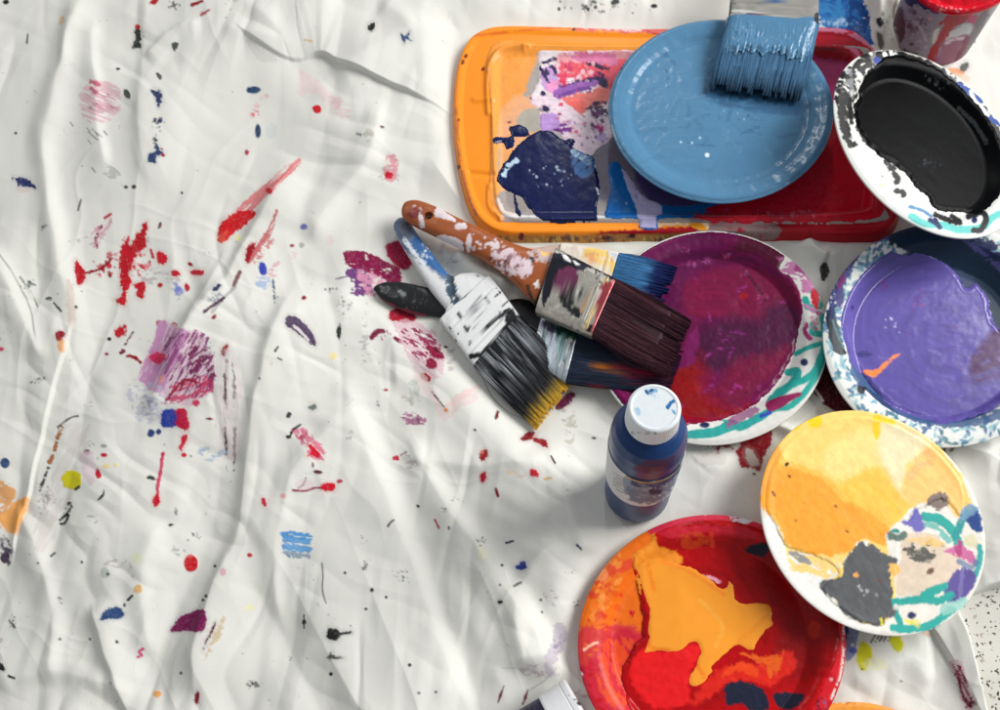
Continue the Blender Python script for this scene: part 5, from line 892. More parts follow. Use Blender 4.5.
pmesh('tray_body', Vb, Fb, M['plastic'], tr, f, ORG, .45)
def tskin(name, polys, base, fn, T, edge=3, n=2, ns=6, relief=.4, rs=8, seed=1, m='paint', wet=.6, over=.5, smooth=True, use_di=True, sx=1.0):
    z = tz(tx, ty)+over; V = TB.copy(); V[:, 2] += z-ZR
    X, Y = proj(V); d = np.full(len(X), -1e9)
    for pl in polys: d = np.maximum(d, sdf(X, Y, cr(pl) if smooth else np.array(pl))+n*2*(fbm(X/ns, Y/ns, seed, 4)-.5))
    if use_di: d = np.minimum(d, sdf(tx, ty, TOUT)-2.5)
    th = np.where(d < -.4, -over-.4, T*sm(-.8, edge, d)+(fbm(tx/rs/sx, ty/rs*sx, seed+2, 4)-.5)*2*relief*sm(0, edge, d))
    V[:, 2] += th
    V, Fq = compact(V, gridF(len(q0), len(q1), d > -1.8))
    X, Y = proj(V); p = Paint(X, Y, base, wet)
    if fn: fn(p)
    V[:, 2] += p.Hh
    return mesh(name, V, Fq, M[m], tr, p.rgba())
O = (480, 30); K = 5.4625
def f(p):
    G, L_, E = p.poly, p.line, p.ell
    # clear plastic over orange on the left, greyish where the floor shows through
    p.C = p.C*0+lin((168, 160, 156)); p.C *= (1+.2*(fbm(p.X/20, p.Y/20, 24, 3)-.5))[:, None]
    G([(480, 40), (536, 46), (528, 84), (520, 100), (505, 122), (500, 150), (498, 180), (506, 212), (480, 226)], (250, 162, 72), n=3, soft=4)
    G([(500, 110), (520, 96), (540, 100), (545, 140), (520, 160), (500, 150)], (244, 176, 124), n=5, soft=4, a=.9, dry=.2, dsc=(10, 5), ang=-50); G([(500, 150), (512, 140), (508, 190), (500, 200)], (240, 168, 100), n=3, a=.9)
    G(A(O, K, [(200, 490), (240, 440), (300, 430), (345, 450), (340, 545), (290, 555), (230, 545), (205, 520)]), (176, 170, 158), n=2, soft=2); E(*A(O, K, [(160, 505)])[0], 2, 1.2, 0, (150, 80, 70), n=.6)
    G([(490, 40), (640, 40), (700, 40), (700, 53), (640, 52), (534, 53), (520, 70), (500, 70)], (250, 160, 66), n=1, soft=1.5)
    G([(598, 100), (640, 100), (700, 200), (690, 216), (640, 214), (600, 200), (578, 165)], (116, 108, 124), n=3, soft=4)
    G([(640, 150), (720, 190), (720, 214), (660, 206), (636, 180)], (72, 60, 112), n=3, soft=4)  # dark purple area: shadow painted into the liner colour
    G([(570, 166), (592, 170), (596, 214), (572, 216)], (150, 146, 146), n=2); G([(584, 155), (592, 158), (596, 176), (590, 184), (583, 172)], (228, 218, 224), n=2, ns=3); L_([(590, 166), (594, 200)], 1.2, (210, 206, 206), n=1)
    G([(498, 195), (516, 190), (540, 214), (506, 216)], (160, 150, 146), n=2); L_([(498, 200), (504, 212), (516, 216)], 2.4, (224, 206, 196), n=1.4, ns=3)
    G([(690, 208), (740, 214), (760, 222), (700, 226)], (136, 124, 130), n=2); L_([(502, 216), (560, 216.5), (640, 217)], 1, (226, 226, 230), n=.5, dry=.3, dsc=(12, 3))  # the pale line is a painted highlight along the lower lip
f_liner = f
tskin('liner', [[(492, 46), (560, 45), (700, 45), (850, 46), (872, 60), (884, 120), (884, 200), (872, 222), (700, 222), (520, 222), (498, 216), (490, 190), (492, 120)]], (168, 160, 156), f, T=.5, edge=2, n=.6, relief=.12, over=.35, wet=.75, seed=2, m='plastic')
def f(p):
    G, L_, E = p.poly, p.line, p.ell
    p.fray = 1.4; p.sf = 1.6
    G(A(O, K, [(330, 120), (440, 120), (430, 200), (380, 330), (330, 360), (280, 350), (320, 220)]), (240, 226, 230), n=3); G(A(O, K, [(430, 140), (600, 120), (860, 120), (840, 220), (620, 200), (450, 190)]), (232, 160, 168), n=5, ns=5, soft=2)
    G(A(O, K, [(440, 190), (560, 170), (700, 190), (800, 150), (760, 300), (700, 330), (640, 300), (560, 250), (450, 260)]), (226, 84, 100), n=5, ns=4, soft=1.5); G(A(O, K, [(500, 120), (700, 130), (760, 190), (620, 180), (500, 160)]), (214, 120, 160), n=4, dry=.3, dsc=(8, 3), ang=20)
    G(A(O, K, [(340, 220), (400, 200), (430, 250), (420, 330), (360, 330), (330, 280)]), (202, 162, 216), n=3, ns=4); G(A(O, K, [(370, 290), (430, 270), (440, 320), (400, 345), (370, 330)]), (236, 150, 200), n=2.4)
    for q in [[(330, 205), (350, 240), (375, 285)], [(345, 180), (380, 170), (415, 160)], [(380, 190), (405, 215), (415, 240)], [(360, 215), (372, 240)]]: L_(A(O, K, q), 2.0, (48, 26, 84), n=1.6, ns=2, taper=.3)
    G(A(O, K, [(400, 345), (480, 290), (600, 270), (700, 260), (640, 300), (560, 330), (470, 370), (430, 380)]), (150, 92, 176), n=2.6, ns=3, dry=.12, dsc=(14, 2), ang=-14); L_(A(O, K, [(440, 300), (540, 275), (640, 262)]), 2, (60, 30, 90), n=1.6, ns=2, dry=.3, dsc=(9, 2), ang=-12); L_(A(O, K, [(430, 365), (520, 330), (600, 320)]), 1.6, (110, 60, 150), n=1.4, ns=2)
    G(A(O, K, [(430, 245), (470, 235), (480, 290), (440, 290)]), (226, 60, 96), n=3, ns=3); G(A(O, K, [(540, 200), (600, 190), (606, 240), (560, 262)]), (236, 60, 66), n=3, ns=3); L_(A(O, K, [(585, 210), (575, 240), (600, 235)]), 1.4, (240, 190, 200), n=1)
    L_(A(O, K, [(590, 185), (640, 195), (700, 215)]), 1.8, (44, 20, 60), n=1.4, ns=2); G(A(O, K, [(620, 240), (650, 230), (690, 260), (705, 300), (680, 322), (650, 300), (640, 275)]), (30, 22, 70), n=2.6, ns=3); G(A(O, K, [(580, 345), (600, 335), (612, 350), (596, 372)]), (80, 36, 110), n=1.6, ns=2)
    G(A(O, K, [(440, 370), (560, 340), (700, 320), (690, 400), (600, 420), (560, 470), (500, 450), (450, 410)]), (246, 130, 120), n=4, ns=4, dry=.12, dsc=(7, 4)); G(A(O, K, [(480, 380), (560, 380), (580, 430), (510, 450)]), (250, 110, 104), n=3, ns=3, dry=.35, dsc=(5, 3))
    G(A(O, K, [(330, 360), (440, 380), (560, 470), (620, 440), (700, 460), (700, 560), (640, 640), (560, 680), (480, 600), (420, 560), (320, 420)]), (238, 216, 228), n=3, ns=4); G(A(O, K, [(320, 470), (400, 450), (425, 470), (440, 520), (420, 545), (345, 560), (325, 520)]), (190, 150, 216), n=1.6, soft=1.4)
    L_(A(O, K, [(400, 556), (450, 548), (490, 540)]), 2.4, (122, 50, 140), n=1.5, ns=2); L_(A(O, K, [(440, 520), (470, 515)]), 1.8, (130, 60, 150), n=1.4, ns=2); E(*A(O, K, [(356, 432)])[0], 4.6, 3.4, 0, (32, 20, 70), n=.8); E(*A(O, K, [(346, 346)])[0], 3.3, 2.2, 20, (32, 20, 74), n=.8); E(*A(O, K, [(312, 436)])[0], 1.6, 1.4, 0, (70, 30, 60))
    G(A(O, K, [(610, 440), (640, 420), (690, 420), (705, 470), (660, 470), (620, 480)]), (60, 30, 70), n=3, ns=3, dry=.3, dsc=(5, 3)); L_(A(O, K, [(590, 430), (640, 400), (690, 396)]), 1.8, (50, 24, 72), n=1.4, ns=2); E(*A(O, K, [(650, 540)])[0], 4.5, 4, 0, (190, 40, 120), n=2, ns=3); E(*A(O, K, [(665, 585)])[0], 6, 4, 0, (190, 170, 214), n=2); E(*A(O, K, [(436, 458)])[0], 1.6, 1.3, 0, (160, 40, 90)); E(*A(O, K, [(470, 196)])[0], 1.6, 2, 0, (190, 30, 80)); E(*A(O, K, [(442, 404)])[0], 2.4, 1.4, 20, (226, 60, 90)); L_(A(O, K, [(268, 360), (285, 385)]), .8, (70, 40, 60)); p.spat(*A(O, K, [(500, 540)])[0], 30, 20, 30, .6, 2.2, [(214, 90, 130), (190, 130, 190)], 82)
    p.spat(*A(O, K, [(640, 520)])[0], 16, 26, 50, .8, 2.8, [(120, 50, 120), (226, 200, 220), (80, 40, 100)], 83); p.C *= (1+.4*(fbm(p.X/5, p.Y/2, 24, 3)-.5))[:, None]; p.spat(*A(O, K, [(560, 210)])[0], 30, 14, 60, .8, 3, [(240, 190, 200), (210, 60, 100), (236, 110, 120)], 84)
tskin('pink_paint', [A(O, K, [(325, 112), (440, 110), (600, 112), (860, 112), (900, 200), (800, 400), (760, 560), (660, 640), (600, 700), (540, 680), (470, 610), (420, 560), (340, 560), (322, 500), (320, 440), (290, 420), (262, 380), (290, 330), (320, 260), (318, 180)])], (238, 214, 222), f, T=.8, relief=.35, rs=7, seed=21, over=.5, n=1.6)
def f(p):
    p.C *= (1+.5*(fbm(p.X/6, p.Y/16, 27, 3)-.5))[:, None]
    L_ = p.line; O4 = (440, 110); K4 = 3.5714
    L_(A(O4, K4, [(230, 230), (245, 200), (275, 180)]), 2.4, (190, 215, 235), n=2, ns=3, dry=.35, dsc=(5, 2)); L_(A(O4, K4, [(480, 150), (510, 170), (530, 190)]), 3.2, (170, 200, 226), n=2, ns=3, dry=.3, dsc=(6, 2), ang=40); p.poly(A(O4, K4, [(480, 140), (540, 160), (550, 220), (500, 240), (470, 200)]), (60, 110, 170), n=3, a=.8, dry=.35, dsc=(9, 2), ang=-40)
    p.spat(*A(O4, K4, [(420, 230)])[0], 28, 22, 26, .5, 1.7, [(120, 150, 200), (190, 205, 230)], 85); L_(A(O4, K4, [(560, 280), (566, 300)]), 1, (210, 220, 240), n=.8)
O4 = (440, 110); K4 = 3.5714
tskin('navy_paint', [A(O4, K4, [(200, 250), (215, 210), (240, 175), (275, 130), (310, 100), (345, 78), (390, 74), (420, 95), (460, 120), (480, 140), (545, 165), (552, 200), (566, 240), (568, 300), (560, 345), (560, 395), (500, 396), (430, 402), (360, 388), (320, 350), (290, 310), (240, 290), (212, 262)]), A(O4, K4, [(250, 62), (275, 54), (305, 62), (318, 84), (300, 96), (262, 92), (250, 78)]), A(O4, K4, [(190, 100), (210, 94), (232, 98), (262, 96), (262, 130), (236, 138), (228, 118), (205, 122), (188, 114)]), A(O4, K4, [(455, 105), (475, 100), (485, 118), (465, 128)]), A(O4, K4, [(262, 290), (275, 330), (290, 380), (270, 360)])], (10, 22, 72), f, T=.9, relief=.16, rs=9, seed=23, over=.9, n=1.5, ns=4, m='gloss', wet=.6)
def f(p):
    p.C *= (1+.25*(fbm(p.X/9, p.Y/9, 31, 3)-.5))[:, None]
    p.poly([(621, 166), (630, 176), (645, 192), (662, 206), (662, 214), (656, 216), (656, 228), (640, 228), (636, 208), (628, 190)], (184, 178, 218), n=1.2, ns=3, smooth=False, dry=.12, dsc=(5, 3)); p.spat(642, 196, 12, 14, 30, .6, 2, [(140, 130, 190), (206, 202, 230)], 86)
tskin('blue_paint', [[(606, 218), (607, 206), (611, 190), (608, 172), (612, 162), (622, 166), (634, 184), (650, 200), (680, 206), (720, 200), (740, 204), (728, 214), (700, 217), (660, 219), (657, 228), (640, 228), (638, 219)]], (14, 98, 172), f, T=.9, relief=.4, seed=25, over=.9, n=1.2, use_di=False)
def f(p):
    G, L_ = p.poly, p.line
    p.C *= (1+.3*(fbm(p.X/16, p.Y/10, 33, 4)-.5))[:, None]
    G([(800, 20), (862, 40), (880, 120), (860, 130), (830, 110), (815, 80), (800, 60)], (186, 60, 120), n=5, soft=4, a=.95); G([(812, 40), (850, 36), (872, 60), (870, 80), (850, 62), (815, 56)], (176, 14, 36), n=3, soft=2)
    L_([(812, 40), (838, 42), (856, 52), (860, 62)], 2, (226, 110, 150), n=1.5, ns=3, dry=.25, dsc=(8, 3)); L_([(814, 48), (836, 50)], 2, (120, 6, 26), n=1.4)
    G([(720, 206), (760, 190), (800, 170), (830, 180), (840, 210), (780, 222), (730, 220)], (206, 30, 56), n=4, dry=.4, dsc=(8, 3), ang=-20, a=.8); G([(730, 150), (780, 130), (820, 110), (800, 170), (740, 200), (700, 214), (690, 206)], (190, 12, 44), n=4, a=.8)
    p.spat(790, 214, 50, 5, 70, .5, 2, [(230, 120, 140), (214, 60, 80)], 87)
tskin('red_paint', [[(690, 212), (720, 200), (740, 160), (740, 60), (780, 46), (840, 46), (866, 56), (884, 100), (890, 160), (886, 205), (866, 220), (780, 222), (730, 222), (704, 220)]], (204, 14, 42), f, T=1.0, relief=.35, rs=12, seed=27, over=.9, m='gloss', wet=.55)
# ------------------------------------------------------------------ brushes
def cumdir(c0, c1): d = c1-c0; return d/np.linalg.norm(d)
def bristles(parent, rootL, rootR, tipL, tipR, ht0, ht1, n, colf, ragged=.1, clump=.35, seed=1, rad=.30, seg=7, core=None, sag=0, m='bristle', ncl=26):
    """corner points of the brush hair in world mm; colf(t, a, rnd, X, Y) -> colours"""
    rg = np.random.RandomState(seed)
    rootL, rootR, tipL, tipR = map(np.array, (rootL, rootR, tipL, tipR))
    c0 = (rootL+rootR)/2; c1 = (tipL+tipR)/2; ax = cumdir(c0, c1); w = rootL-rootR; w /= np.linalg.norm(w); up = np.cross(ax, w); up *= np.sign(up[2]); up /= np.linalg.norm(up)
    a = rg.uniform(-1, 1, n); b = rg.uniform(-1, 1, n)*np.sqrt(np.clip(1-np.abs(a)**5, 0, 1))
    b[:n//2] = np.abs(b[:n//2])**.4
    cl = np.round((a+1)/2*ncl+rg.uniform(-.3, .3, n))/ncl*2-1
    clz = rg.uniform(-1, 1, ncl+3)[np.clip(((cl+1)/2*ncl).astype(int), 0, ncl+2)]
    at_ = a*(1-clump)+cl*clump+rg.normal(0, .012, n)
    hw1 = np.linalg.norm(tipL-tipR)/2
    root = c0+a[:, None]*(rootL-rootR)/2+(b*ht0)[:, None]*up
    ln = 1-ragged*rg.rand(n)**1.5-ragged*.35*(clz > .3)
    tip = c1+at_[:, None]*(tipL-tipR)/2+((b*.8+clz*.3)*ht1)[:, None]*up
    tip = root+(tip-root)*ln[:, None]
    t = np.linspace(0, 1, seg)
    P = root[:, None]+(tip-root)[:, None]*t[None, :, None]
    bow = rg.normal(0, .012, n)*np.linalg.norm(c1-c0)*np.where(rg.rand(n) > .985, 5, 1)
    P = P+(np.sin(t*PI)[None, :, None]*bow[:, None, None])*w
    P = P+up*(np.sin(t*PI)*sag)[None, :, None]
    r = rad*(1-.55*t**3)*rg.uniform(.7, 1.2, n)[:, None]
    ang = np.array([0, 2*PI/3, 4*PI/3])+PI/2
    ring = np.cos(ang)[:, None]*w+np.sin(ang)[:, None]*up
    V = P[:, :, None, :]+r[:, :, None, None]*ring[None, None]
    V = V.reshape(-1, 3)
    base = np.arange(n)[:, None, None, None]*seg*3; i = np.arange(seg-1)[None, :, None]; j = np.arange(3)[None, None, :]; j2 = (j+1) % 3
    base = base[..., 0]
    Fq = np.stack([base+i*3+j, base+(i+1)*3+j, base+(i+1)*3+j2, base+i*3+j2], -1).reshape(-1, 4)
    tt = np.tile(np.repeat(t, 3), n)*np.repeat(ln, seg*3); aa = np.repeat(a, seg*3); rr = np.repeat(rg.rand(n), seg*3)
    # solid core between the hairs
    k = 60; kt = 60
    CT, CA = np.meshgrid(np.linspace(0, 1, kt), np.linspace(0, 2*PI, k, endpoint=False), indexing='ij')
    cc = np.sign(np.cos(CA))*np.abs(np.cos(CA))**(.5); ss = np.sign(np.sin(CA))*np.abs(np.sin(CA))**.6
    T2 = CT*(.93-ragged*1.2)
    L_ = rootL+(tipL-rootL)*T2[..., None]; R_ = rootR+(tipR-rootR)*T2[..., None]
    hh = (ht0+(ht1-ht0)*T2)*.86*np.where(CT > .9, 1-(CT-.9)*6, 1)
    Vc = (L_+R_)/2+(L_-R_)/2*(cc*.975)[..., None]+up*((hh*ss)[..., None])+up*(np.sin(T2*PI)*sag)[..., None]
    Vc = Vc.reshape(-1, 3)
    tt = np.concatenate([tt, T2.ravel()]); aa = np.concatenate([aa, cc.ravel()]); rr = np.concatenate([rr, np.full(len(Vc), .2)])
    Fc = gridF(kt, k, wrap=True)+len(V); endc = np.array([[len(V)+(kt-1)*k+q for q in range(k)]])
    V = np.concatenate([V, Vc]); X, Y = proj(V)
    col, wet = colf(tt, aa, rr, X, Y)
    rgba = np.concatenate([np.clip(col, 0, 1), np.full((len(V), 1), wet) if np.isscalar(wet) else wet[:, None]], 1)
    return mesh('bristles', V, [Fq, Fc, endc], M[m], parent, rgba)
def W(x, y, z): return U(x, y, z)
GB = 'paintbrushes lying by the tray'
def mixc(a, b, t): return lin(a)*(1-t[:, None])+lin(b)*t[:, None]
def bumpy(V, info_n, amp, s=0, sc_=7): return V
def handle(parent, name, path, fn, base, e=2.2, m='wood', wet=.5, amp=.25, linear=False, hole=None, n=72):
    V, Fc, I = pxloft(path, e=e, linear=linear, n=n)
    V = V+np.array([0, 0, 1.0])*lump(V, amp, 5, 3)[:, None]
    if hole is not None:
        hx, hy, hr = hole; X, Y = proj(V)
        c = U(hx, hy, path[0][2]); rr = np.hypot(V[:, 0]-c[0], V[:, 1]-c[1])
        q = Fc[0]; q = q[~(rr[q] < hr).all(1)]; Fc = [q]+Fc[1:]
        th = np.linspace(0, 2*PI, 40, endpoint=False); ht = path[1][4]
        prof = [(hr+1.4, -ht*.86), (hr+.6, -ht*.99), (hr-.3, -ht*.8), (hr-.5, 0), (hr-.3, ht*.8), (hr+.6, ht*1.02), (hr+1.6, ht*.9)]
        Vh = np.array([[c[0]+r*np.cos(t), c[1]+r*np.sin(t), c[2]+z] for r, z in prof for t in th])
        Fc = Fc+[gridF(len(prof), 40, wrap=True)+len(V)]; V = np.concatenate([V, Vh])
    return pmesh(name, V, Fc, M[m], parent, fn, base, wet)
def ferrule(parent, c, z0, z1, ht, fn, base, crimps=(.3, .5), name='ferrule', wet=.5, e=5, amp=.2, m='metal'):
    """c: root left/right, hair left/right in photograph px"""
    (ax, ay), (bx, by), (cx_, cy_), (dx, dy) = c          # handle side L,R ; bristle side L,R
    n0, k = 70, 84
    t = np.linspace(0, 1, n0); a = np.linspace(0, 2*PI, k, endpoint=False)
    cc = np.sign(np.cos(a))*np.abs(np.cos(a))**(2/e); ss = np.sign(np.sin(a))*np.abs(np.sin(a))**(2/e)
    z = z0+(z1-z0)*t
    L_ = W(ax+(cx_-ax)*t, ay+(cy_-ay)*t, z); R_ = W(bx+(dx-bx)*t, by+(dy-by)*t, z)
    tan = (L_[-1]+R_[-1])/2-(L_[0]+R_[0])/2; tan /= np.linalg.norm(tan); w = L_[0]-R_[0]; w /= np.linalg.norm(w); up = np.cross(tan, w); up *= np.sign(up[2])
    hh = np.full(n0, float(ht))
    for q in crimps: hh = hh-.55*np.exp(-((t-q)/.028)**2)+.35*np.exp(-((t-q-.06)/.03)**2)
    V = ((L_+R_)/2)[:, None]+((L_-R_)/2)[:, None]*cc[None, :, None]+up*(hh[:, None]*ss)[..., None]
    V = V.reshape(-1, 3); m0 = len(V)
    V = np.concatenate([V, [(L_[0]+R_[0])/2, (L_[-1]+R_[-1])/2]]); j = np.arange(k)
    V = V+up*lump(V, amp, 5, 4)[:, None]
    Fc = [gridF(n0, k, wrap=True), np.stack([np.full(k, m0), j, (j+1) % k], 1), np.stack([np.full(k, m0+1), (n0-1)*k+(j+1) % k, (n0-1)*k+j], 1)]
    return pmesh(name, V, Fc, M[m], parent, fn, base, wet)
# --- A: brown handle, plum hair
b = empty('paintbrush', U(540, 280, 10), 'wide brush with hole-drilled brown handle spattered white, dark plum bristles', 'paintbrush', GB)
O = (330, 180); K = 2.6316
def f(p):
    G, L_, E = p.poly, p.line, p.ell
    p.C *= (1+.3*(fbm(p.X/14, p.Y/3.5, 51, 3)-.5))[:, None]
    p.spat(415, 214, 14, 10, 12, 1, 5, [(110, 30, 30), (150, 70, 50)], 90)
    WL = (224, 210, 214)
    for q in [[(232, 100), (240, 88), (250, 120), (243, 126), (236, 118)], [(285, 70), (320, 95), (330, 108), (310, 104), (275, 92)], [(330, 118), (355, 112), (358, 128), (335, 130)], [(282, 150), (300, 145), (345, 160), (350, 190), (330, 180), (300, 165)], [(362, 145), (372, 150), (366, 190), (358, 178)], [(415, 165), (440, 165), (450, 185), (430, 180)]]: G(A(O, K, q), WL, n=2.2, ns=3, wet=.4)
    for c, r in [((440, 200), 22), ((470, 200), 28), ((490, 215), 30), ((505, 240), 26), ((450, 225), 20), ((520, 235), 20), ((480, 240), 20)]: G(A(O, K, [(c[0]-r*.7, c[1]-r*.4), (c[0]+r*.2, c[1]-r*.7), (c[0]+r*.7, c[1]+r*.1), (c[0]+r*.1, c[1]+r*.6), (c[0]-r*.5, c[1]+r*.4)]), (222, 200, 208), n=4, ns=3, seed=c[0], wet=.4)
    p.spat(*A(O, K, [(470, 210)])[0], 22, 14, 70, .8, 3.4, [(224, 206, 212), (140, 70, 60), (96, 40, 40), (200, 160, 170)], 91); p.spat(*A(O, K, [(400, 170)])[0], 26, 12, 26, .7, 2.4, [WL], 92)
    G(A(O, K, [(545, 265), (535, 275), (550, 285)]), (240, 232, 226), n=2, ns=2); G(A(O, K, [(520, 190), (580, 180), (590, 210), (550, 215)]), (200, 180, 180), n=3, ns=3, dry=.3, dsc=(5, 3)); G(A(O, K, [(555, 184), (580, 182), (584, 196), (560, 200)]), (234, 196, 130), n=1.6); G(A(O, K, [(524, 205), (536, 203), (538, 218), (526, 220)]), (34, 32, 40), n=1.4); E(*A(O, K, [(542, 330)])[0], 2.2, 3.4, 0, (228, 214, 200), n=1.4); L_(A(O, K, [(520, 280), (530, 310), (545, 335)]), 1.8, (60, 40, 34), n=1.5, ns=2); G(A(O, K, [(510, 210), (530, 215), (530, 240), (512, 244)]), (230, 212, 220), n=3, ns=3)
    p.spat(*A(O, K, [(230, 80)])[0], 8, 8, 12, 1, 3.4, [(120, 34, 46), (224, 206, 210)], 93)
handle(b, 'handle', [(402, 209, 22, 1.5, 1.2), (404, 209.5, 22, 7, 3.6), (409, 211, 22, 10.5, 5), (417, 213.5, 22, 12.4, 6), (432, 220, 22, 13.2, 6.5), (452, 230, 22, 13, 7), (475, 241, 22, 13, 7.5), (500, 254, 21, 14, 7.5), (520, 265, 20, 18, 7.3), (535, 273, 20, 23.5, 7), (548, 280, 20, 28, 6.5)], f, (158, 82, 36), e=2.5, hole=(430, 219.5, 4.6), wet=.55)
def f(p):
    G, L_, E = p.poly, p.line, p.ell
    S_ = p.spat
    G(A(O, K, [(570, 190), (600, 190), (680, 220), (760, 262), (748, 280), (700, 262), (650, 235), (610, 260), (580, 300), (560, 330), (560, 240)]), (30, 30, 44), n=2.6, ns=4)
    G(A(O, K, [(600, 235), (640, 232), (655, 255), (648, 280), (625, 285), (590, 275)]), (122, 56, 92), n=3.5, ns=3); G(A(O, K, [(598, 290), (625, 300), (640, 325), (660, 340), (655, 360), (625, 345), (608, 320)]), (34, 36, 38), n=2.6, ns=3); G(A(O, K, [(640, 285), (670, 292), (664, 308), (645, 305)]), (40, 44, 44), n=2.4, ns=3); G(A(O, K, [(690, 230), (740, 262), (750, 270), (700, 268), (668, 248)]), (190, 186, 176), n=3, ns=3, a=.8, dry=.3, dsc=(4, 3)); G(A(O, K, [(672, 390), (690, 378), (700, 410), (684, 414), (662, 396)]), (36, 34, 38), n=2.2, ns=3)
    L_(A(O, K, [(745, 268), (715, 330), (690, 405)]), 2.4, (196, 110, 110), n=1.6, ns=3, dry=.2, dsc=(5, 3), ang=-62); L_(A(O, K, [(728, 262), (700, 330), (670, 392)]), 2.2, (226, 200, 150), n=1.8, ns=3, dry=.3, dsc=(6, 3), ang=-62); G(A(O, K, [(705, 290), (728, 270), (742, 280), (716, 340), (700, 350)]), (160, 60, 70), n=2.6, ns=3, dry=.25, dsc=(6, 3)); L_(A(O, K, [(712, 290), (700, 315)]), 1.4, (236, 210, 214), n=1.2); L_(A(O, K, [(680, 300), (662, 345)]), 1.6, (196, 150, 110), n=1.2)
    L_(A(O, K, [(560, 345), (600, 365), (650, 390), (690, 412)]), 2, (206, 196, 186), n=1.6, ns=3); S_(*A(O, K, [(640, 400)])[0], 22, 5, 26, .6, 2.2, [(190, 110, 130), (230, 220, 210), (60, 60, 60)], 94, ang=27); S_(*A(O, K, [(640, 300)])[0], 28, 18, 70, .6, 2.8, [(222, 218, 210), (60, 60, 64), (150, 146, 140), (36, 36, 40)], 95)
    G(A(O, K, [(612, 196), (622, 200), (634, 214), (622, 212)]), (232, 230, 226), n=1.2); G(A(O, K, [(640, 212), (660, 222), (650, 224)]), (232, 230, 226), n=1.2)
ferrule(b, [(557, 250), (536, 314), (617, 281), (592, 338)], 23, 28, 7, f, (176, 172, 162), crimps=(.72, .84), amp=.35, m='steel')
def cf(t, a, r, X, Y):
    c = mixc((44, 26, 34), (84, 42, 56), r*.8+.1*0)
    n = fbm(a*14, t*1.5, 61, 3)
    c = c*(.65+.9*n[:, None]); c = c*(1-sm(.6, 1, t)[:, None]*.4)+lin((70, 24, 48))*(sm(.6, 1, t)*.4)[:, None]
    k = (r > .93); c[k] = c[k]*.4+lin((150, 96, 100))*.6
    return c, .35
bristles(b, W(617, 281, 28), W(592, 338, 28), W(692, 322, 29), W(668, 379, 29), 6.5, 4.5, 4600, cf, ragged=.10, clump=.42, seed=3, rad=.25)
# --- B: white brush with black and yellow hair
b = empty('paintbrush', U(480, 320, 6), 'white painted brush with blue neck, black bristles tipped yellow', 'paintbrush', GB)
def f(p):
    G, L_, E = p.poly, p.line, p.ell
    p.C *= (1+.08*(fbm(p.X/9, p.Y/9, 53, 3)-.5))[:, None]
    G([(392, 218), (410, 218), (430, 240), (446, 262), (454, 276), (444, 280), (430, 268), (412, 256), (398, 240)], (96, 118, 150), n=3, ns=4, soft=3); G([(412, 240), (428, 238), (444, 262), (446, 276), (432, 268), (416, 252)], (46, 100, 160), n=3, ns=4, soft=1.5, dry=.15, dsc=(8, 3), ang=55); G([(398, 224), (408, 222), (412, 236), (402, 238)], (84, 92, 112), n=2, soft=2)
    L_([(404, 240), (416, 256), (424, 264)], 2.4, (222, 228, 236), n=2, ns=3, dry=.3, dsc=(5, 3)); p.spat(428, 252, 14, 14, 40, .6, 2.4, [(220, 228, 236), (70, 110, 160), (150, 170, 200)], 96)
    G([(448, 274), (454, 276), (456, 290), (462, 302), (458, 308), (450, 300), (446, 288)], (60, 84, 108), n=3, ns=3, dry=.3, dsc=(5, 2), ang=60); L_([(452, 276), (454, 292), (459, 303)], 1.6, (36, 46, 60), n=1.4, ns=2, dry=.25, dsc=(4, 2)); L_([(450, 313), (458, 307), (466, 302)], 1.4, (110, 112, 114), n=.8); p.spat(466, 296, 16, 12, 20, .5, 2, [(150, 154, 158), (120, 126, 132)], 97)
    for x, y, r in [(492, 288, 2.6), (490, 285, 1.6), (503, 296, 1.4), (478, 276, 1.6), (484, 300, 1.2), (456, 330, 1.2), (474, 310, 1)]: E(x, y, r, r*.6, 40, (40, 42, 46), n=.6)
handle(b, 'handle', [(399, 219, 11, 2, 1.5), (400.5, 222, 11, 7, 4), (403, 228, 11, 9, 5.2), (411, 242, 11, 10, 5.5), (424, 261, 11, 11, 5.8), (438, 281, 10, 12, 6), (448, 290, 10, 15, 6), (455, 293, 10, 21, 6), (460, 296, 10, 28, 6), (465, 300, 10, 32, 6), (471, 308, 10, 33, 6)], f, (228, 229, 230), e=2.8, wet=.35)
def f(p):
    G, L_, E = p.poly, p.line, p.ell
    O3 = (420, 290); K3 = 4.733
    p.C *= (1+.08*(fbm(p.X/9, p.Y/9, 54, 3)-.5))[:, None]
    L_(A(O3, K3, [(245, 312), (300, 300), (350, 240), (400, 190), (440, 120), (420, 100)]), 2.6, (26, 28, 30), n=1.8, ns=3); L_(A(O3, K3, [(305, 190), (340, 150), (400, 110)]), 2, (30, 32, 34), n=1.6, ns=3); G(A(O3, K3, [(400, 100), (440, 95), (470, 140), (440, 170), (410, 150)]), (30, 32, 34), n=2.6, ns=3); p.spat(*A(O3, K3, [(240, 250)])[0], 3, 4, 8, .6, 1.4, [(50, 52, 54)], 98); p.spat(*A(O3, K3, [(330, 160)])[0], 20, 22, 18, .5, 1.4, [(70, 72, 76), (140, 144, 148)], 99)
    L_(A(O3, K3, [(95, 160), (180, 270), (260, 370)]), 1.5, (196, 198, 200), n=1)
    for k in range(34):
        R = random.Random(k+700); x, y = 448+R.random()*62, 288+R.random()*62; q = R.choice([-.72, .95]); l = R.uniform(2, 9)
        L_([(x, y), (x+l*math.cos(q), y+l*math.sin(q))], R.uniform(.5, 1.3), R.choice([(60, 62, 66), (120, 124, 128), (160, 162, 166), (40, 42, 46)]), n=.9, ns=2, dry=.4, dsc=(4, 2), seed=k)
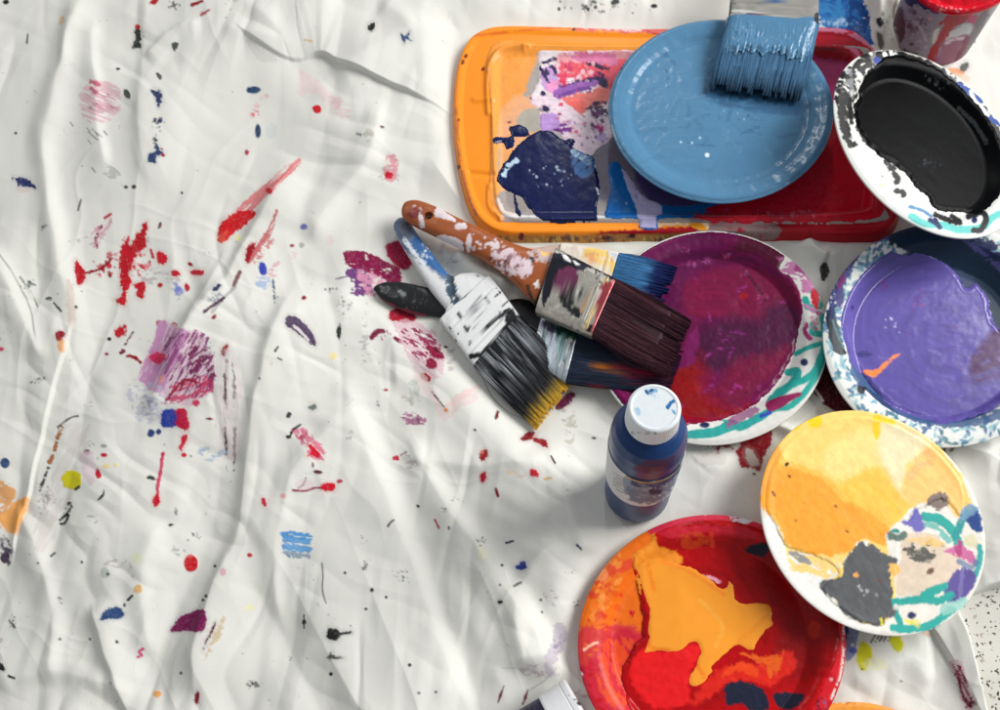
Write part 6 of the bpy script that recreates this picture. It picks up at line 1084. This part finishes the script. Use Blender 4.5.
ferrule(b, [(491, 277), (440, 322), (520, 317), (474, 367)], 10, 10, 6.4, f, (230, 231, 231), crimps=(.25, .8), wet=.3, amp=.4)
def cf(t, a, r, X, Y):
    n = fbm(a*22, t*2.2+r*.3, 63, 3); c = mixc((20, 22, 26), (46, 48, 54), r)
    wh = sm(.52, .66, fbm(a*30+r*2, t*3.2, 67, 2))*sm(.0, .08, t+r*.08)*sm(.68, .3, t)
    c = c*(1-wh[:, None])+lin((190, 194, 200))*wh[:, None]
    g = sm(.72, .86, t+.05*(n-.5)); c = c*(1-.6*g[:, None]*(r > .4)[:, None])+lin((120, 118, 116))*(.6*g*(r > .4))[:, None]
    y = sm(.86, .92, t+.10*(fbm(a*9, a*0, 5)-.5)+.05*(r-.5)); yc = mixc((250, 190, 40), (255, 222, 96), r)
    c = c*(1-y[:, None])+yc*y[:, None]
    return c, .4
bristles(b, W(520, 317, 10), W(474, 367, 10), W(575, 381, 8), W(537, 430, 8), 6, 3.6, 4600, cf, ragged=.10, clump=.5, seed=5, rad=.26, ncl=26)
# --- C: black handle, hair streaked with red and orange
b = empty('paintbrush', U(500, 325, 3), 'black handled brush beneath the others, navy bristles streaked orange and crimson', 'paintbrush', GB)
def f(p):
    p.C *= (1+.4*(fbm(p.X/12, p.Y/12, 55, 3)-.5))[:, None]
    p.ell(403, 294, 3.4, 2.4, 20, (120, 128, 128), n=.8); p.ell(400, 291, 2, 1, 0, (150, 154, 154)); p.line([(382, 300), (400, 309), (424, 316)], 1.8, (110, 12, 40), n=1.5, dry=.35, dsc=(5, 2)); p.spat(420, 302, 26, 8, 16, .5, 1.4, [(70, 74, 74)], 101)
handle(b, 'handle', [(374, 289, 6, 1, .8), (377, 289, 6, 4, 2), (384, 291, 6, 9, 3.4), (398, 295, 6, 13, 4), (416, 300, 6, 14.5, 4), (438, 304, 5, 13, 4), (460, 309, 4.6, 11.5, 4), (482, 314, 4.6, 12, 4), (500, 318, 4.6, 17, 4), (514, 322, 4.6, 25, 4), (526, 329, 4.6, 28, 4), (540, 336, 5, 28, 4)], f, (20, 21, 24), e=2.6, wet=.75)
def f(p):
    p.C *= (1+.2*(fbm(p.X/7, p.Y/7, 56, 3)-.5))[:, None]
    O1 = (500, 300); K1 = 5.072
    p.poly(A(O1, K1, [(280, 130), (400, 150), (390, 210), (320, 200), (290, 180)]), (24, 78, 62), n=3, ns=3); p.poly(A(O1, K1, [(160, 90), (280, 130), (260, 170), (170, 150)]), (86, 82, 110), n=3, ns=3, dry=.2, dsc=(6, 3)); p.line(A(O1, K1, [(165, 130), (155, 170)]), 2, (190, 186, 220), n=1); p.line(A(O1, K1, [(205, 130), (190, 185)]), 1.4, (230, 234, 236), n=.8)
    for q in [[(385, 215), (372, 260), (345, 345)], [(355, 200), (335, 260), (305, 330)]]: p.line(A(O1, K1, q), 2.0, (228, 232, 232), n=.8)
    for k in range(7): p.ell(*A(O1, K1, [(362-k*8, 220+k*18)])[0], 1.3, .9, 30, (60, 74, 88), n=.4)
    p.ell(*A(O1, K1, [(272, 180)])[0], 2.2, 2, 0, (236, 240, 240)); p.poly(A(O1, K1, [(290, 190), (330, 180), (330, 300), (300, 310), (290, 260)]), (150, 190, 190), n=3, a=.7); p.spat(*A(O1, K1, [(250, 210)])[0], 8, 8, 16, .6, 2, [(230, 234, 236), (130, 160, 170), (40, 90, 80)], 102)
ferrule(b, [(546, 308), (530, 361), (580, 331), (566, 384)], 6, 12, 4.6, f, (176, 186, 194), crimps=(.7, .86), wet=.6, m='steel')
def cf(t, a, r, X, Y):
    c = mixc((26, 34, 50), (42, 54, 76), r); n = fbm(a*16, t*1.4, 71, 3); c = c*(.7+.7*n[:, None])
    def st(c, x0, y0, x1, y1, w, col, s):
        d, _, q = pld(X, Y, np.array([(x0, y0), (x1, y1)], float)); m = np.clip(1-d/w, 0, 1)*sm(.3, .6, fbm(X/20, Y/1.6, s, 2))*sm(0, .25, q)*sm(0, .12, 1-q)
        return c*(1-m[:, None])+lin(col)*m[:, None]
    c = st(c, 576, 358, 634, 378, 7, (60, 86, 120), 3)
    c = st(c, 586, 364, 626, 371, 6, (232, 140, 30), 1); c = st(c, 606, 364, 660, 376, 6, (190, 30, 70), 2); c = st(c, 616, 376, 672, 382, 9, (130, 24, 60), 4); c = st(c, 588, 386, 610, 388, 3, (180, 40, 30), 5)
    m = sm(.72, 1, t)*.7; c = c*(1-m[:, None])+lin((84, 26, 60))*m[:, None]
    return c, .35
bristles(b, W(580, 331, 12), W(566, 384, 12), W(684, 352, 21), W(670, 391, 21), 4.4, 2.6, 3600, cf, ragged=.14, clump=.4, seed=7, rad=.25, sag=-1)
# --- D: small brush with blue hair
b = empty('paintbrush', U(590, 262, 8), 'brush with cream and yellow ferrule under the brown one, its bristles bright blue', 'paintbrush', GB)
def f(p): p.C *= (1+.2*(fbm(p.X/7, p.Y/7, 57, 3)-.5))[:, None]; p.spat(530, 254, 16, 6, 40, .8, 3, [(220, 180, 150), (150, 120, 140), (110, 118, 150), (236, 200, 140)], 103)
handle(b, 'handle', [(470, 244, 11, 2, 1.5), (476, 245, 11, 5, 3.4), (500, 250, 11, 6.5, 4), (530, 256, 10, 8, 4), (548, 260, 10, 15, 4), (560, 263, 10, 19, 4)], f, (196, 170, 160), wet=.4)
def f(p):
    G = p.poly; O1 = (540, 230); K1 = 6.25
    p.C *= (1+.1*(fbm(p.X/7, p.Y/7, 58, 3)-.5))[:, None]
    G(A(O1, K1, [(265, 130), (320, 105), (400, 120), (440, 180), (480, 215), (460, 260), (400, 230), (330, 190), (280, 180)]), (246, 206, 120), n=3, ns=3); G(A(O1, K1, [(290, 150), (340, 150), (350, 190), (300, 190)]), (240, 176, 120), n=3, ns=3, dry=.3, dsc=(4, 3)); G(A(O1, K1, [(160, 120), (240, 85), (262, 100), (260, 150), (180, 130)]), (228, 214, 204), n=2); p.spat(*A(O1, K1, [(400, 180)])[0], 10, 8, 24, .6, 2, [(236, 226, 212), (250, 220, 150), (226, 170, 110)], 104); p.line(A(O1, K1, [(450, 150), (480, 165), (485, 210)]), 2, (206, 212, 220), n=1.2)
ferrule(b, [(562, 244), (554, 283), (619, 254), (608, 292)], 10, 15, 4.6, f, (232, 222, 206), crimps=(.8,), wet=.4, amp=.5)
def cf(t, a, r, X, Y):
    c = mixc((52, 116, 168), (84, 140, 188), r); n = fbm(a*12, t*1.6, 73, 3); c = c*(.6+.8*n[:, None])
    m = sm(.52, .66, t+.12*(fbm(a*8, a*0, 9)-.5)); c = c*(1-m[:, None])+mixc((18, 30, 84), (30, 48, 110), r)*m[:, None]
    return c, .6
bristles(b, W(620, 254, 15), W(609, 292, 15), W(678, 268, 19.5), W(664, 304, 19.5), 4.4, 2.6, 2200, cf, ragged=.20, clump=.65, seed=9, rad=.3, ncl=13)
# --- E: brush resting on the blue plate
b = empty('paintbrush', U(768, 30, 44), 'wet brush with grey ferrule resting on the blue plate, bristles loaded with blue paint', 'paintbrush', GB)
O = (700, 0); K = 6.4545
def f(p): p.C *= (1+.2*(fbm(p.X/7, p.Y/7, 59, 3)-.5))[:, None]
handle(b, 'handle', [(790, -150, 66, 3, 2), (789, -146, 66, 9, 5), (787, -120, 66, 12, 7), (783, -80, 62, 12, 7), (779, -50, 59, 16, 7), (777, -36, 58, 30, 7), (776, -28, 57, 42, 7), (775, -18, 56, 43, 7)], f, (176, 120, 70), e=2.6)
def f(p):
    p.C *= (1+.3*(fbm(p.X/8, p.Y/8, 60, 3)-.5))[:, None]
    G, L_, E = p.poly, p.line, p.ell
    L_(A(O, K, [(200, 70), (360, 80), (560, 130), (640, 150)]), 1.2, (206, 206, 204), n=.8); L_(A(O, K, [(200, 110), (400, 130), (580, 165)]), 2.6, (214, 206, 200), n=1, ns=3); L_(A(O, K, [(370, 92), (540, 124)]), 1.4, (110, 88, 92), n=1.2); G(A(O, K, [(340, 78), (300, 90), (340, 96)]), (90, 60, 90), n=1.6, ns=2); G(A(O, K, [(385, 148), (430, 150), (540, 165), (640, 170), (645, 198), (520, 200), (440, 196), (395, 172)]), (22, 34, 40), n=2, ns=3); G(A(O, K, [(620, 120), (720, 110), (760, 160), (740, 210), (640, 200), (620, 160)]), BLU, n=2, ns=3, wet=.8); G(A(O, K, [(740, 90), (765, 90), (772, 150), (745, 185), (735, 150)]), (36, 40, 44), n=1.6); G(A(O, K, [(470, 0), (540, 0), (520, 30), (480, 25)]), (60, 96, 140), n=2, ns=3); L_(A(O, K, [(195, 20), (190, 90), (180, 120)]), 1.6, (90, 96, 92), n=1); E(*A(O, K, [(590, 135)])[0], 1.5, 2, 0, (220, 170, 160)); p.spat(*A(O, K, [(450, 40)])[0], 36, 8, 30, .6, 2.4, [(160, 156, 150), (100, 110, 110), (126, 130, 128)], 105)
ferrule(b, [(818, -22), (733, -26), (818, 28), (728, 22)], 47, 46, 7, f, (146, 144, 138), crimps=(.72, .9), amp=.3)
def cf(t, a, r, X, Y):
    c = mixc((66, 114, 152), (84, 132, 170), r); n = fbm(a*20, t*1.4, 75, 3)
    c = c*(.75+.5*n[:, None]); m = sm(.72, .98, t+.14*(n-.5)); c = c*(1-.85*m[:, None])+lin((24, 56, 86))*(.85*m)[:, None]
    k = sm(.25, .1, fbm(a*40, t*2, 77, 2))*sm(.4, .7, t); c = c*(1-.5*k[:, None])
    return c, .65
bristles(b, W(818, 27, 46), W(727, 21, 46), W(799, 102, 38), W(709, 90, 38), 7, 4.0, 4600, cf, ragged=.16, clump=.6, seed=11, rad=.3, ncl=30)
# paint load covering the hair near the ferrule
n0, k0 = 90, 120
tt_, aa_ = np.meshgrid(np.linspace(0, 1, n0), np.linspace(-1, 1, k0), indexing='ij')
lim = .40+.26*(fbm(aa_*14+3, aa_*0, 3, 3))
T2 = tt_*lim
L1 = W(819+(803-819)*T2, 28+(92-28)*T2, 46+(40-46)*T2); R1 = W(726+(714-726)*T2, 20+(84-20)*T2, 46+(40-46)*T2)
arc = np.sqrt(np.clip(1-np.abs(aa_)**6, 0, 1))
zz = (7.9-2.2*T2)*arc+(fbm(aa_*22, T2*7, 5, 3)-.5)*1.3*sm(0, .2, T2)+.5-1.6*sm(.82, 1, tt_)
Vp = (L1+R1)/2+(L1-R1)/2*aa_[..., None]*1.0+np.array([0, 0, 1.0])*zz[..., None]
pmesh('paint_coat', Vp.reshape(-1, 3), gridF(n0, k0), M['bluepaint'], b, lambda p: None, BLU, .9)
# ------------------------------------------------------------------ blue bottle
bt = empty('paint_bottle', U(636, 494, 3), 'blue squeeze bottle of paint standing on the cloth, white cap and smudged label', 'paint bottle')
B0 = U(636.5, 493, 3); 
top = U(654, 409, 158); print('bottle lean', top-B0-[0, 0, 155])
ax = top-B0; Lb = np.linalg.norm(ax); ax = ax/Lb
prof = [(0, 0), (19, 0), (22.3, 1.5), (23.5, 4), (23.7, 8), (23.6, 30), (23.8, 60), (24, 100), (24, 112), (23.2, 121), (21, 128.5), (17, 133.5), (13.4, 135.5), (12.6, 137), (12.4, 142)]
V, Fq, hh, th, ring, u_, v_ = revolve(B0, ax, prof, n=160)
def f(p):
    p.C *= (1+.14*(fbm(p.X/10, p.Y/10, 63, 3)-.5))[:, None]
    O1 = (590, 370); K1 = 4.4364
    p.C *= (1-.35*sm(.35, 1, (500-p.Y)/-60+.0))[:, None] if 0 else 1
    p.poly(A(O1, K1, [(260, 400), (330, 400), (380, 380), (370, 410), (320, 440), (260, 455), (200, 440), (200, 425)]), (62, 30, 64), n=2.4, ns=4, a=.85, soft=1.5)
pmesh('bottle_body', V, Fq, M['bottle'], bt, f, (22, 56, 108), .95)
prof = [(24.2, 46), (24.4, 46.4), (24.5, 60), (24.6, 99), (24.3, 99.4)]
V, Fq, hh, th, _, _, _ = revolve(B0, ax, prof, n=220, step=.6)
def f(p):
    G, L_, E = p.poly, p.line, p.ell; O1 = (590, 370); K1 = 4.4364
    p.C *= (1+.1*(fbm(p.X/6, p.Y/6, 65, 3)-.5))[:, None]
    G(A(O1, K1, [(150, 480), (240, 480), (400, 440), (390, 520), (300, 590), (180, 580)]), (140, 156, 176), n=4, ns=4, dry=.3, dsc=(7, 4)); G(A(O1, K1, [(190, 460), (240, 470), (330, 460), (390, 410), (410, 430), (380, 470), (330, 500), (270, 510), (220, 500), (185, 480)]), (60, 92, 128), n=3, ns=4, dry=.15, dsc=(6, 3)); G(A(O1, K1, [(170, 520), (260, 540), (330, 520), (370, 480), (360, 530), (300, 580), (230, 585), (175, 570)]), (110, 126, 146), n=3, ns=4, dry=.3, dsc=(6, 3))
    L_(A(O1, K1, [(188, 458), (240, 474), (300, 468), (360, 448), (400, 415)]), 1.0, (214, 178, 70), n=.4); L_(A(O1, K1, [(188, 452), (240, 467), (300, 461), (358, 441), (396, 408)]), .8, (120, 30, 40), n=.3)
    G(A(O1, K1, [(258, 535), (290, 525), (320, 532), (310, 550), (270, 552)]), (24, 44, 88), n=1.6, ns=3); p.spat(*A(O1, K1, [(215, 520)])[0], 9, 9, 40, .5, 1.8, [(120, 124, 132), (150, 154, 160)], 106); p.spat(*A(O1, K1, [(300, 500)])[0], 18, 9, 60, .6, 2.4, [(60, 84, 120), (200, 204, 206), (40, 60, 100), (150, 164, 180)], 107)
    hz = (p.V-B0)@ax
    for a0, a1, c, x0 in ((97.2, 98.6, (120, 28, 40), 628), (95.6, 97.2, (232, 190, 60), 628), (86, 95.6, (40, 70, 112), 634)):
        m = sm(a0-.2, a0+.2, hz)*sm(a1+.2, a1-.2, hz)*sm(x0-1, x0+1, p.X+.15*(p.Y-460)); m = m*(.55+.45*sm(.3, .5, fbm(p.X/3, p.Y/3, 5, 2)))
        p.C = p.C*(1-m[:, None])+lin(c)*m[:, None]
    for k in range(6): L_(A(O1, K1, [(105, 455+k*13), (150, 482+k*13)]), .5, (150, 154, 156), n=.2, dry=.35, dsc=(3, 2))
pmesh('label', V, Fq, M['paper'], bt, f, (220, 222, 222), .3)
prof = [(0, 158), (13.6, 158), (14.8, 157.4), (15.3, 156.4), (15.6, 150), (16.0, 140.5), (15.8, 139.5), (14.8, 139), (12.4, 139)]
V, Fq, hh, th, ring, _, _ = revolve(B0, ax, prof, n=240, step=.4)
rad_ = np.tile(ring, (len(V)//240, 1, 1)).reshape(-1, 3)
V = V-rad_*(.35*(np.sin(th*60) > 0)*sm(139, 141, hh)*sm(156, 154, hh))[:, None]
V = V-ax*(.8*sm(13.2, 12.6, np.linalg.norm(np.cross(V-B0, ax), axis=1))*sm(157, 158, hh))[:, None]*.5
def f(p):
    O1 = (590, 370); K1 = 4.4364
    p.poly(A(O1, K1, [(245, 92), (270, 82), (300, 85), (300, 98), (270, 108), (250, 105)]), (90, 160, 206), n=2, ns=3, a=.85, dry=.15, dsc=(4, 2)); p.line(A(O1, K1, [(248, 92), (260, 104), (275, 90)]), 1.3, (16, 70, 130), n=1, ns=2); p.line(A(O1, K1, [(345, 165), (355, 150), (368, 140)]), 2, (40, 110, 170), n=1.4, ns=2, dry=.2, dsc=(4, 2)); p.spat(*A(O1, K1, [(370, 185)])[0], 3, 3, 10, .6, 1.8, [(90, 150, 200)], 108); p.ell(*A(O1, K1, [(212, 185)])[0], 2.6, 4.6, -20, (170, 200, 224), n=1); p.spat(*A(O1, K1, [(290, 120)])[0], 12, 8, 24, .5, 2, [(190, 214, 232)], 109, a=.7); p.spat(*A(O1, K1, [(240, 280)])[0], 14, 3, 20, .5, 1.5, [(170, 176, 184), (120, 130, 150)], 110)
pmesh('cap', V, Fq, M['bottle'], bt, f, (226, 232, 236), .3, sharp=None)
# ------------------------------------------------------------------ red cup, top right
cu = empty('paint_can', U(934, 46, 3), 'can of bright red paint at the top right corner, red drip down its smeared side', 'paint can')
C0 = U(931, 36, 3); C1 = U(964, -34, 98); axc = C1-C0; Lc = np.linalg.norm(axc); axc /= Lc
print('can', Lc, axc)
def cr_(h): return 35+4*h/Lc
V, Fq, hh, th, _, _, _ = revolve(C0, axc, [(0, 0), (cr_(0)-2, 0), (cr_(0), 1.5), (cr_(20), 20), (cr_(60), 60), (cr_(Lc), Lc), (cr_(Lc)-1.4, Lc), (cr_(20)-1.4, 20), (0, 20)], n=240)
def f(p):
    G, L_, E = p.poly, p.line, p.ell; O1 = (880, 0); K1 = 7.892
    p.C *= (1+.25*(fbm(p.X/10, p.Y/5, 66, 4)-.5))[:, None]
    p.spat(916, 28, 20, 22, 90, .8, 3.6, [(176, 170, 184), (110, 92, 108), (130, 122, 136), (96, 70, 90)], 111)
    G(A(O1, K1, [(100, 60), (180, 60), (200, 200), (170, 330), (130, 260), (90, 140)]), (84, 48, 56), n=4, ns=4, soft=2, dry=.2, dsc=(6, 4)); G(A(O1, K1, [(200, 0), (360, 0), (400, 30), (460, 80), (440, 110), (340, 60), (290, 30), (240, 60)]), (34, 40, 84), n=3, ns=4); G(A(O1, K1, [(380, 60), (460, 80), (450, 115), (410, 90)]), (120, 40, 96), n=2, ns=3)
    G(A(O1, K1, [(550, 110), (720, 110), (680, 170), (600, 210), (540, 290), (470, 380), (430, 520), (380, 500), (390, 400), (430, 340), (480, 240), (500, 190), (450, 220)]), (164, 12, 34), n=1.6, ns=4, wet=.7, h=.3); L_(A(O1, K1, [(480, 205), (410, 270), (410, 340)]), .9, (150, 150, 146), n=.5); G(A(O1, K1, [(425, 250), (470, 220), (440, 330), (415, 340)]), (206, 208, 206), n=1.4); G(A(O1, K1, [(560, 250), (640, 200), (720, 190), (700, 260), (600, 290), (520, 320)]), (196, 196, 200), n=3, ns=4, dry=.15, dsc=(7, 3)); G(A(O1, K1, [(700, 130), (780, 120), (740, 190), (690, 180)]), (186, 70, 112), n=2)
    G(A(O1, K1, [(500, 320), (700, 270), (690, 340), (600, 460), (540, 560), (430, 500), (470, 400)]), (146, 84, 112), n=4, ns=5, a=.9, dry=.12, dsc=(8, 4), ang=-30); L_(A(O1, K1, [(520, 340), (600, 310), (660, 300)]), 1.6, (206, 180, 196), n=1.2, ns=3, dry=.3, dsc=(5, 2))
    G(A(O1, K1, [(790, 110), (860, 90), (780, 300), (700, 440), (640, 520), (560, 570), (640, 400), (720, 250)]), (110, 98, 104), n=2, soft=2); L_(A(O1, K1, [(690, 300), (620, 460), (560, 550)]), 2.4, (120, 50, 74), n=1.5); L_(A(O1, K1, [(200, 400), (280, 440), (380, 500), (520, 570)]), 2.4, (50, 48, 54), n=2, ns=3, dry=.2, dsc=(5, 3)); L_(A(O1, K1, [(300, 200), (330, 240), (360, 320)]), .9, (180, 178, 190), n=.8)
    p.ell(*A(O1, K1, [(395, 150)])[0], 2.6, 1.8, 0, (196, 150, 160), n=1)
pmesh('can_body', V, Fq, M['metal'], cu, f, (148, 142, 154), .5, sharp=50)
V, Fq, hh, th, _, _, _ = revolve(C0, axc, [(cr_(Lc)-4, Lc-2), (cr_(Lc)-1, Lc+1.2), (cr_(Lc)+1, Lc+1.8), (cr_(Lc)+3, Lc+.6), (cr_(Lc)+3.2, Lc-2.5), (cr_(Lc)+1.2, Lc-4.5), (cr_(Lc)-.6, Lc-4)], n=240, step=.5)
V = V+lump(V, .5, 4)[:, None]*np.array([0, 0, 1.0])
def f(p): p.spat(950, 8, 40, 8, 40, .6, 2.2, [(240, 120, 130), (246, 180, 186), (160, 6, 24)], 112)
pmesh('rim', V, Fq, M['gloss'], cu, f, (212, 18, 40), .8)
V, Fq, hh, th, _, _, _ = revolve(C0, axc, [(cr_(Lc)-3.2, Lc-2), (cr_(Lc)-5, Lc-6), (cr_(Lc)-9, Lc-8), (cr_(Lc)-14, Lc-7), (cr_(Lc)-18, Lc-9), (0, Lc-9.5)], n=200)
V = V+lump(V, 1.0, 7)[:, None]*np.array([0, 0, 1.0])
pmesh('paint', V, Fq, M['gloss'], cu, lambda p: None, (206, 14, 34), .9)
# ------------------------------------------------------------------ dark bottle with white cap lying at the bottom edge
R0 = 19.0
e0 = U(565.5, 683, R0*2*.8); dirpx = np.array([24, -16.])/28.8; per = np.array([16, 24.])/28.8
k0 = .70
cE = U(565.5+per[0]*R0/k0, 683+per[1]*R0/k0, R0+3)
d3 = U(565.5+24+per[0]*R0/k0, 683-16+per[1]*R0/k0, R0+3)-cE; d3 /= np.linalg.norm(d3)
st = cE-d3*120
lb = empty('paint_bottle', (st+cE)/2*[1, 1, 0], 'dark purple bottle with a square-edged white cap lying at the bottom edge', 'paint bottle')
V, Fq, *_ = revolve(st, d3, [(0, 0), (17, 0), (19, 3), (19, 80), (18.4, 92), (18, 100.2), (15, 100.4), (0, 100.5)], n=120)
pmesh('bottle_body', V, Fq, M['bottle'], lb, lambda p: p.spat(535, 708, 14, 6, 14, .6, 2, [(90, 84, 120), (20, 20, 34)], 113), (44, 38, 66), .5)
V, Fq, *_ = revolve(st, d3, [(15, 99), (19, 99.2), (19.4, 100.4), (19.4, 114.2), (18.9, 114.6), (18.9, 115.2), (19.4, 115.6), (19.4, 118.6), (18.6, 120), (0, 120.4)], n=160, step=.5)
pmesh('cap', V, Fq, M['bottle'], lb, lambda p: (p.spat(575, 698, 8, 8, 14, .5, 1.3, [(60, 60, 70)], 114), p.ell(579, 703.5, 2.6, 1.8, 40, (16, 16, 20), n=.6)), (230, 230, 232), .4, sharp=40)
# ------------------------------------------------------------------ light, world, camera
w = bpy.data.worlds.new('World'); sc.world = w; w.use_nodes = True
wb = w.node_tree.nodes['Background']; wb.inputs[0].default_value = (.93, .97, 1.0, 1); wb.inputs[1].default_value = WORLD
def area(name, loc, target, size, power, col=(1, 1, 1), sy=None):
    l = bpy.data.lights.new(name, 'AREA'); l.energy = power; l.size = size; l.color = col
    if sy: l.shape = 'RECTANGLE'; l.size_y = sy
    o = bpy.data.objects.new(name, l); COL.objects.link(o)
    from mathutils import Vector
    d = Vector(target)-Vector(loc); o.location = loc; o.rotation_euler = d.to_track_quat('-Z', 'Y').to_euler()
    return o
for a in LAMPS: area(*a)
cam = bpy.data.cameras.new('camera'); co = bpy.data.objects.new('camera', cam); COL.objects.link(co)
from mathutils import Matrix
m4 = Matrix([[float(v) for v in RW[i]]+[0] for i in range(3)]+[[0, 0, 0, 1]]); m4.translation = (0, 0, H*.001)
co.matrix_world = m4
cam.sensor_width = 36; cam.lens = 36*F/1000; cam.clip_start = .01; cam.clip_end = 50
sc.camera = co
sc.view_settings.view_transform = 'Standard'; sc.view_settings.look = 'None'; sc.view_settings.exposure = 0; sc.view_settings.gamma = 1
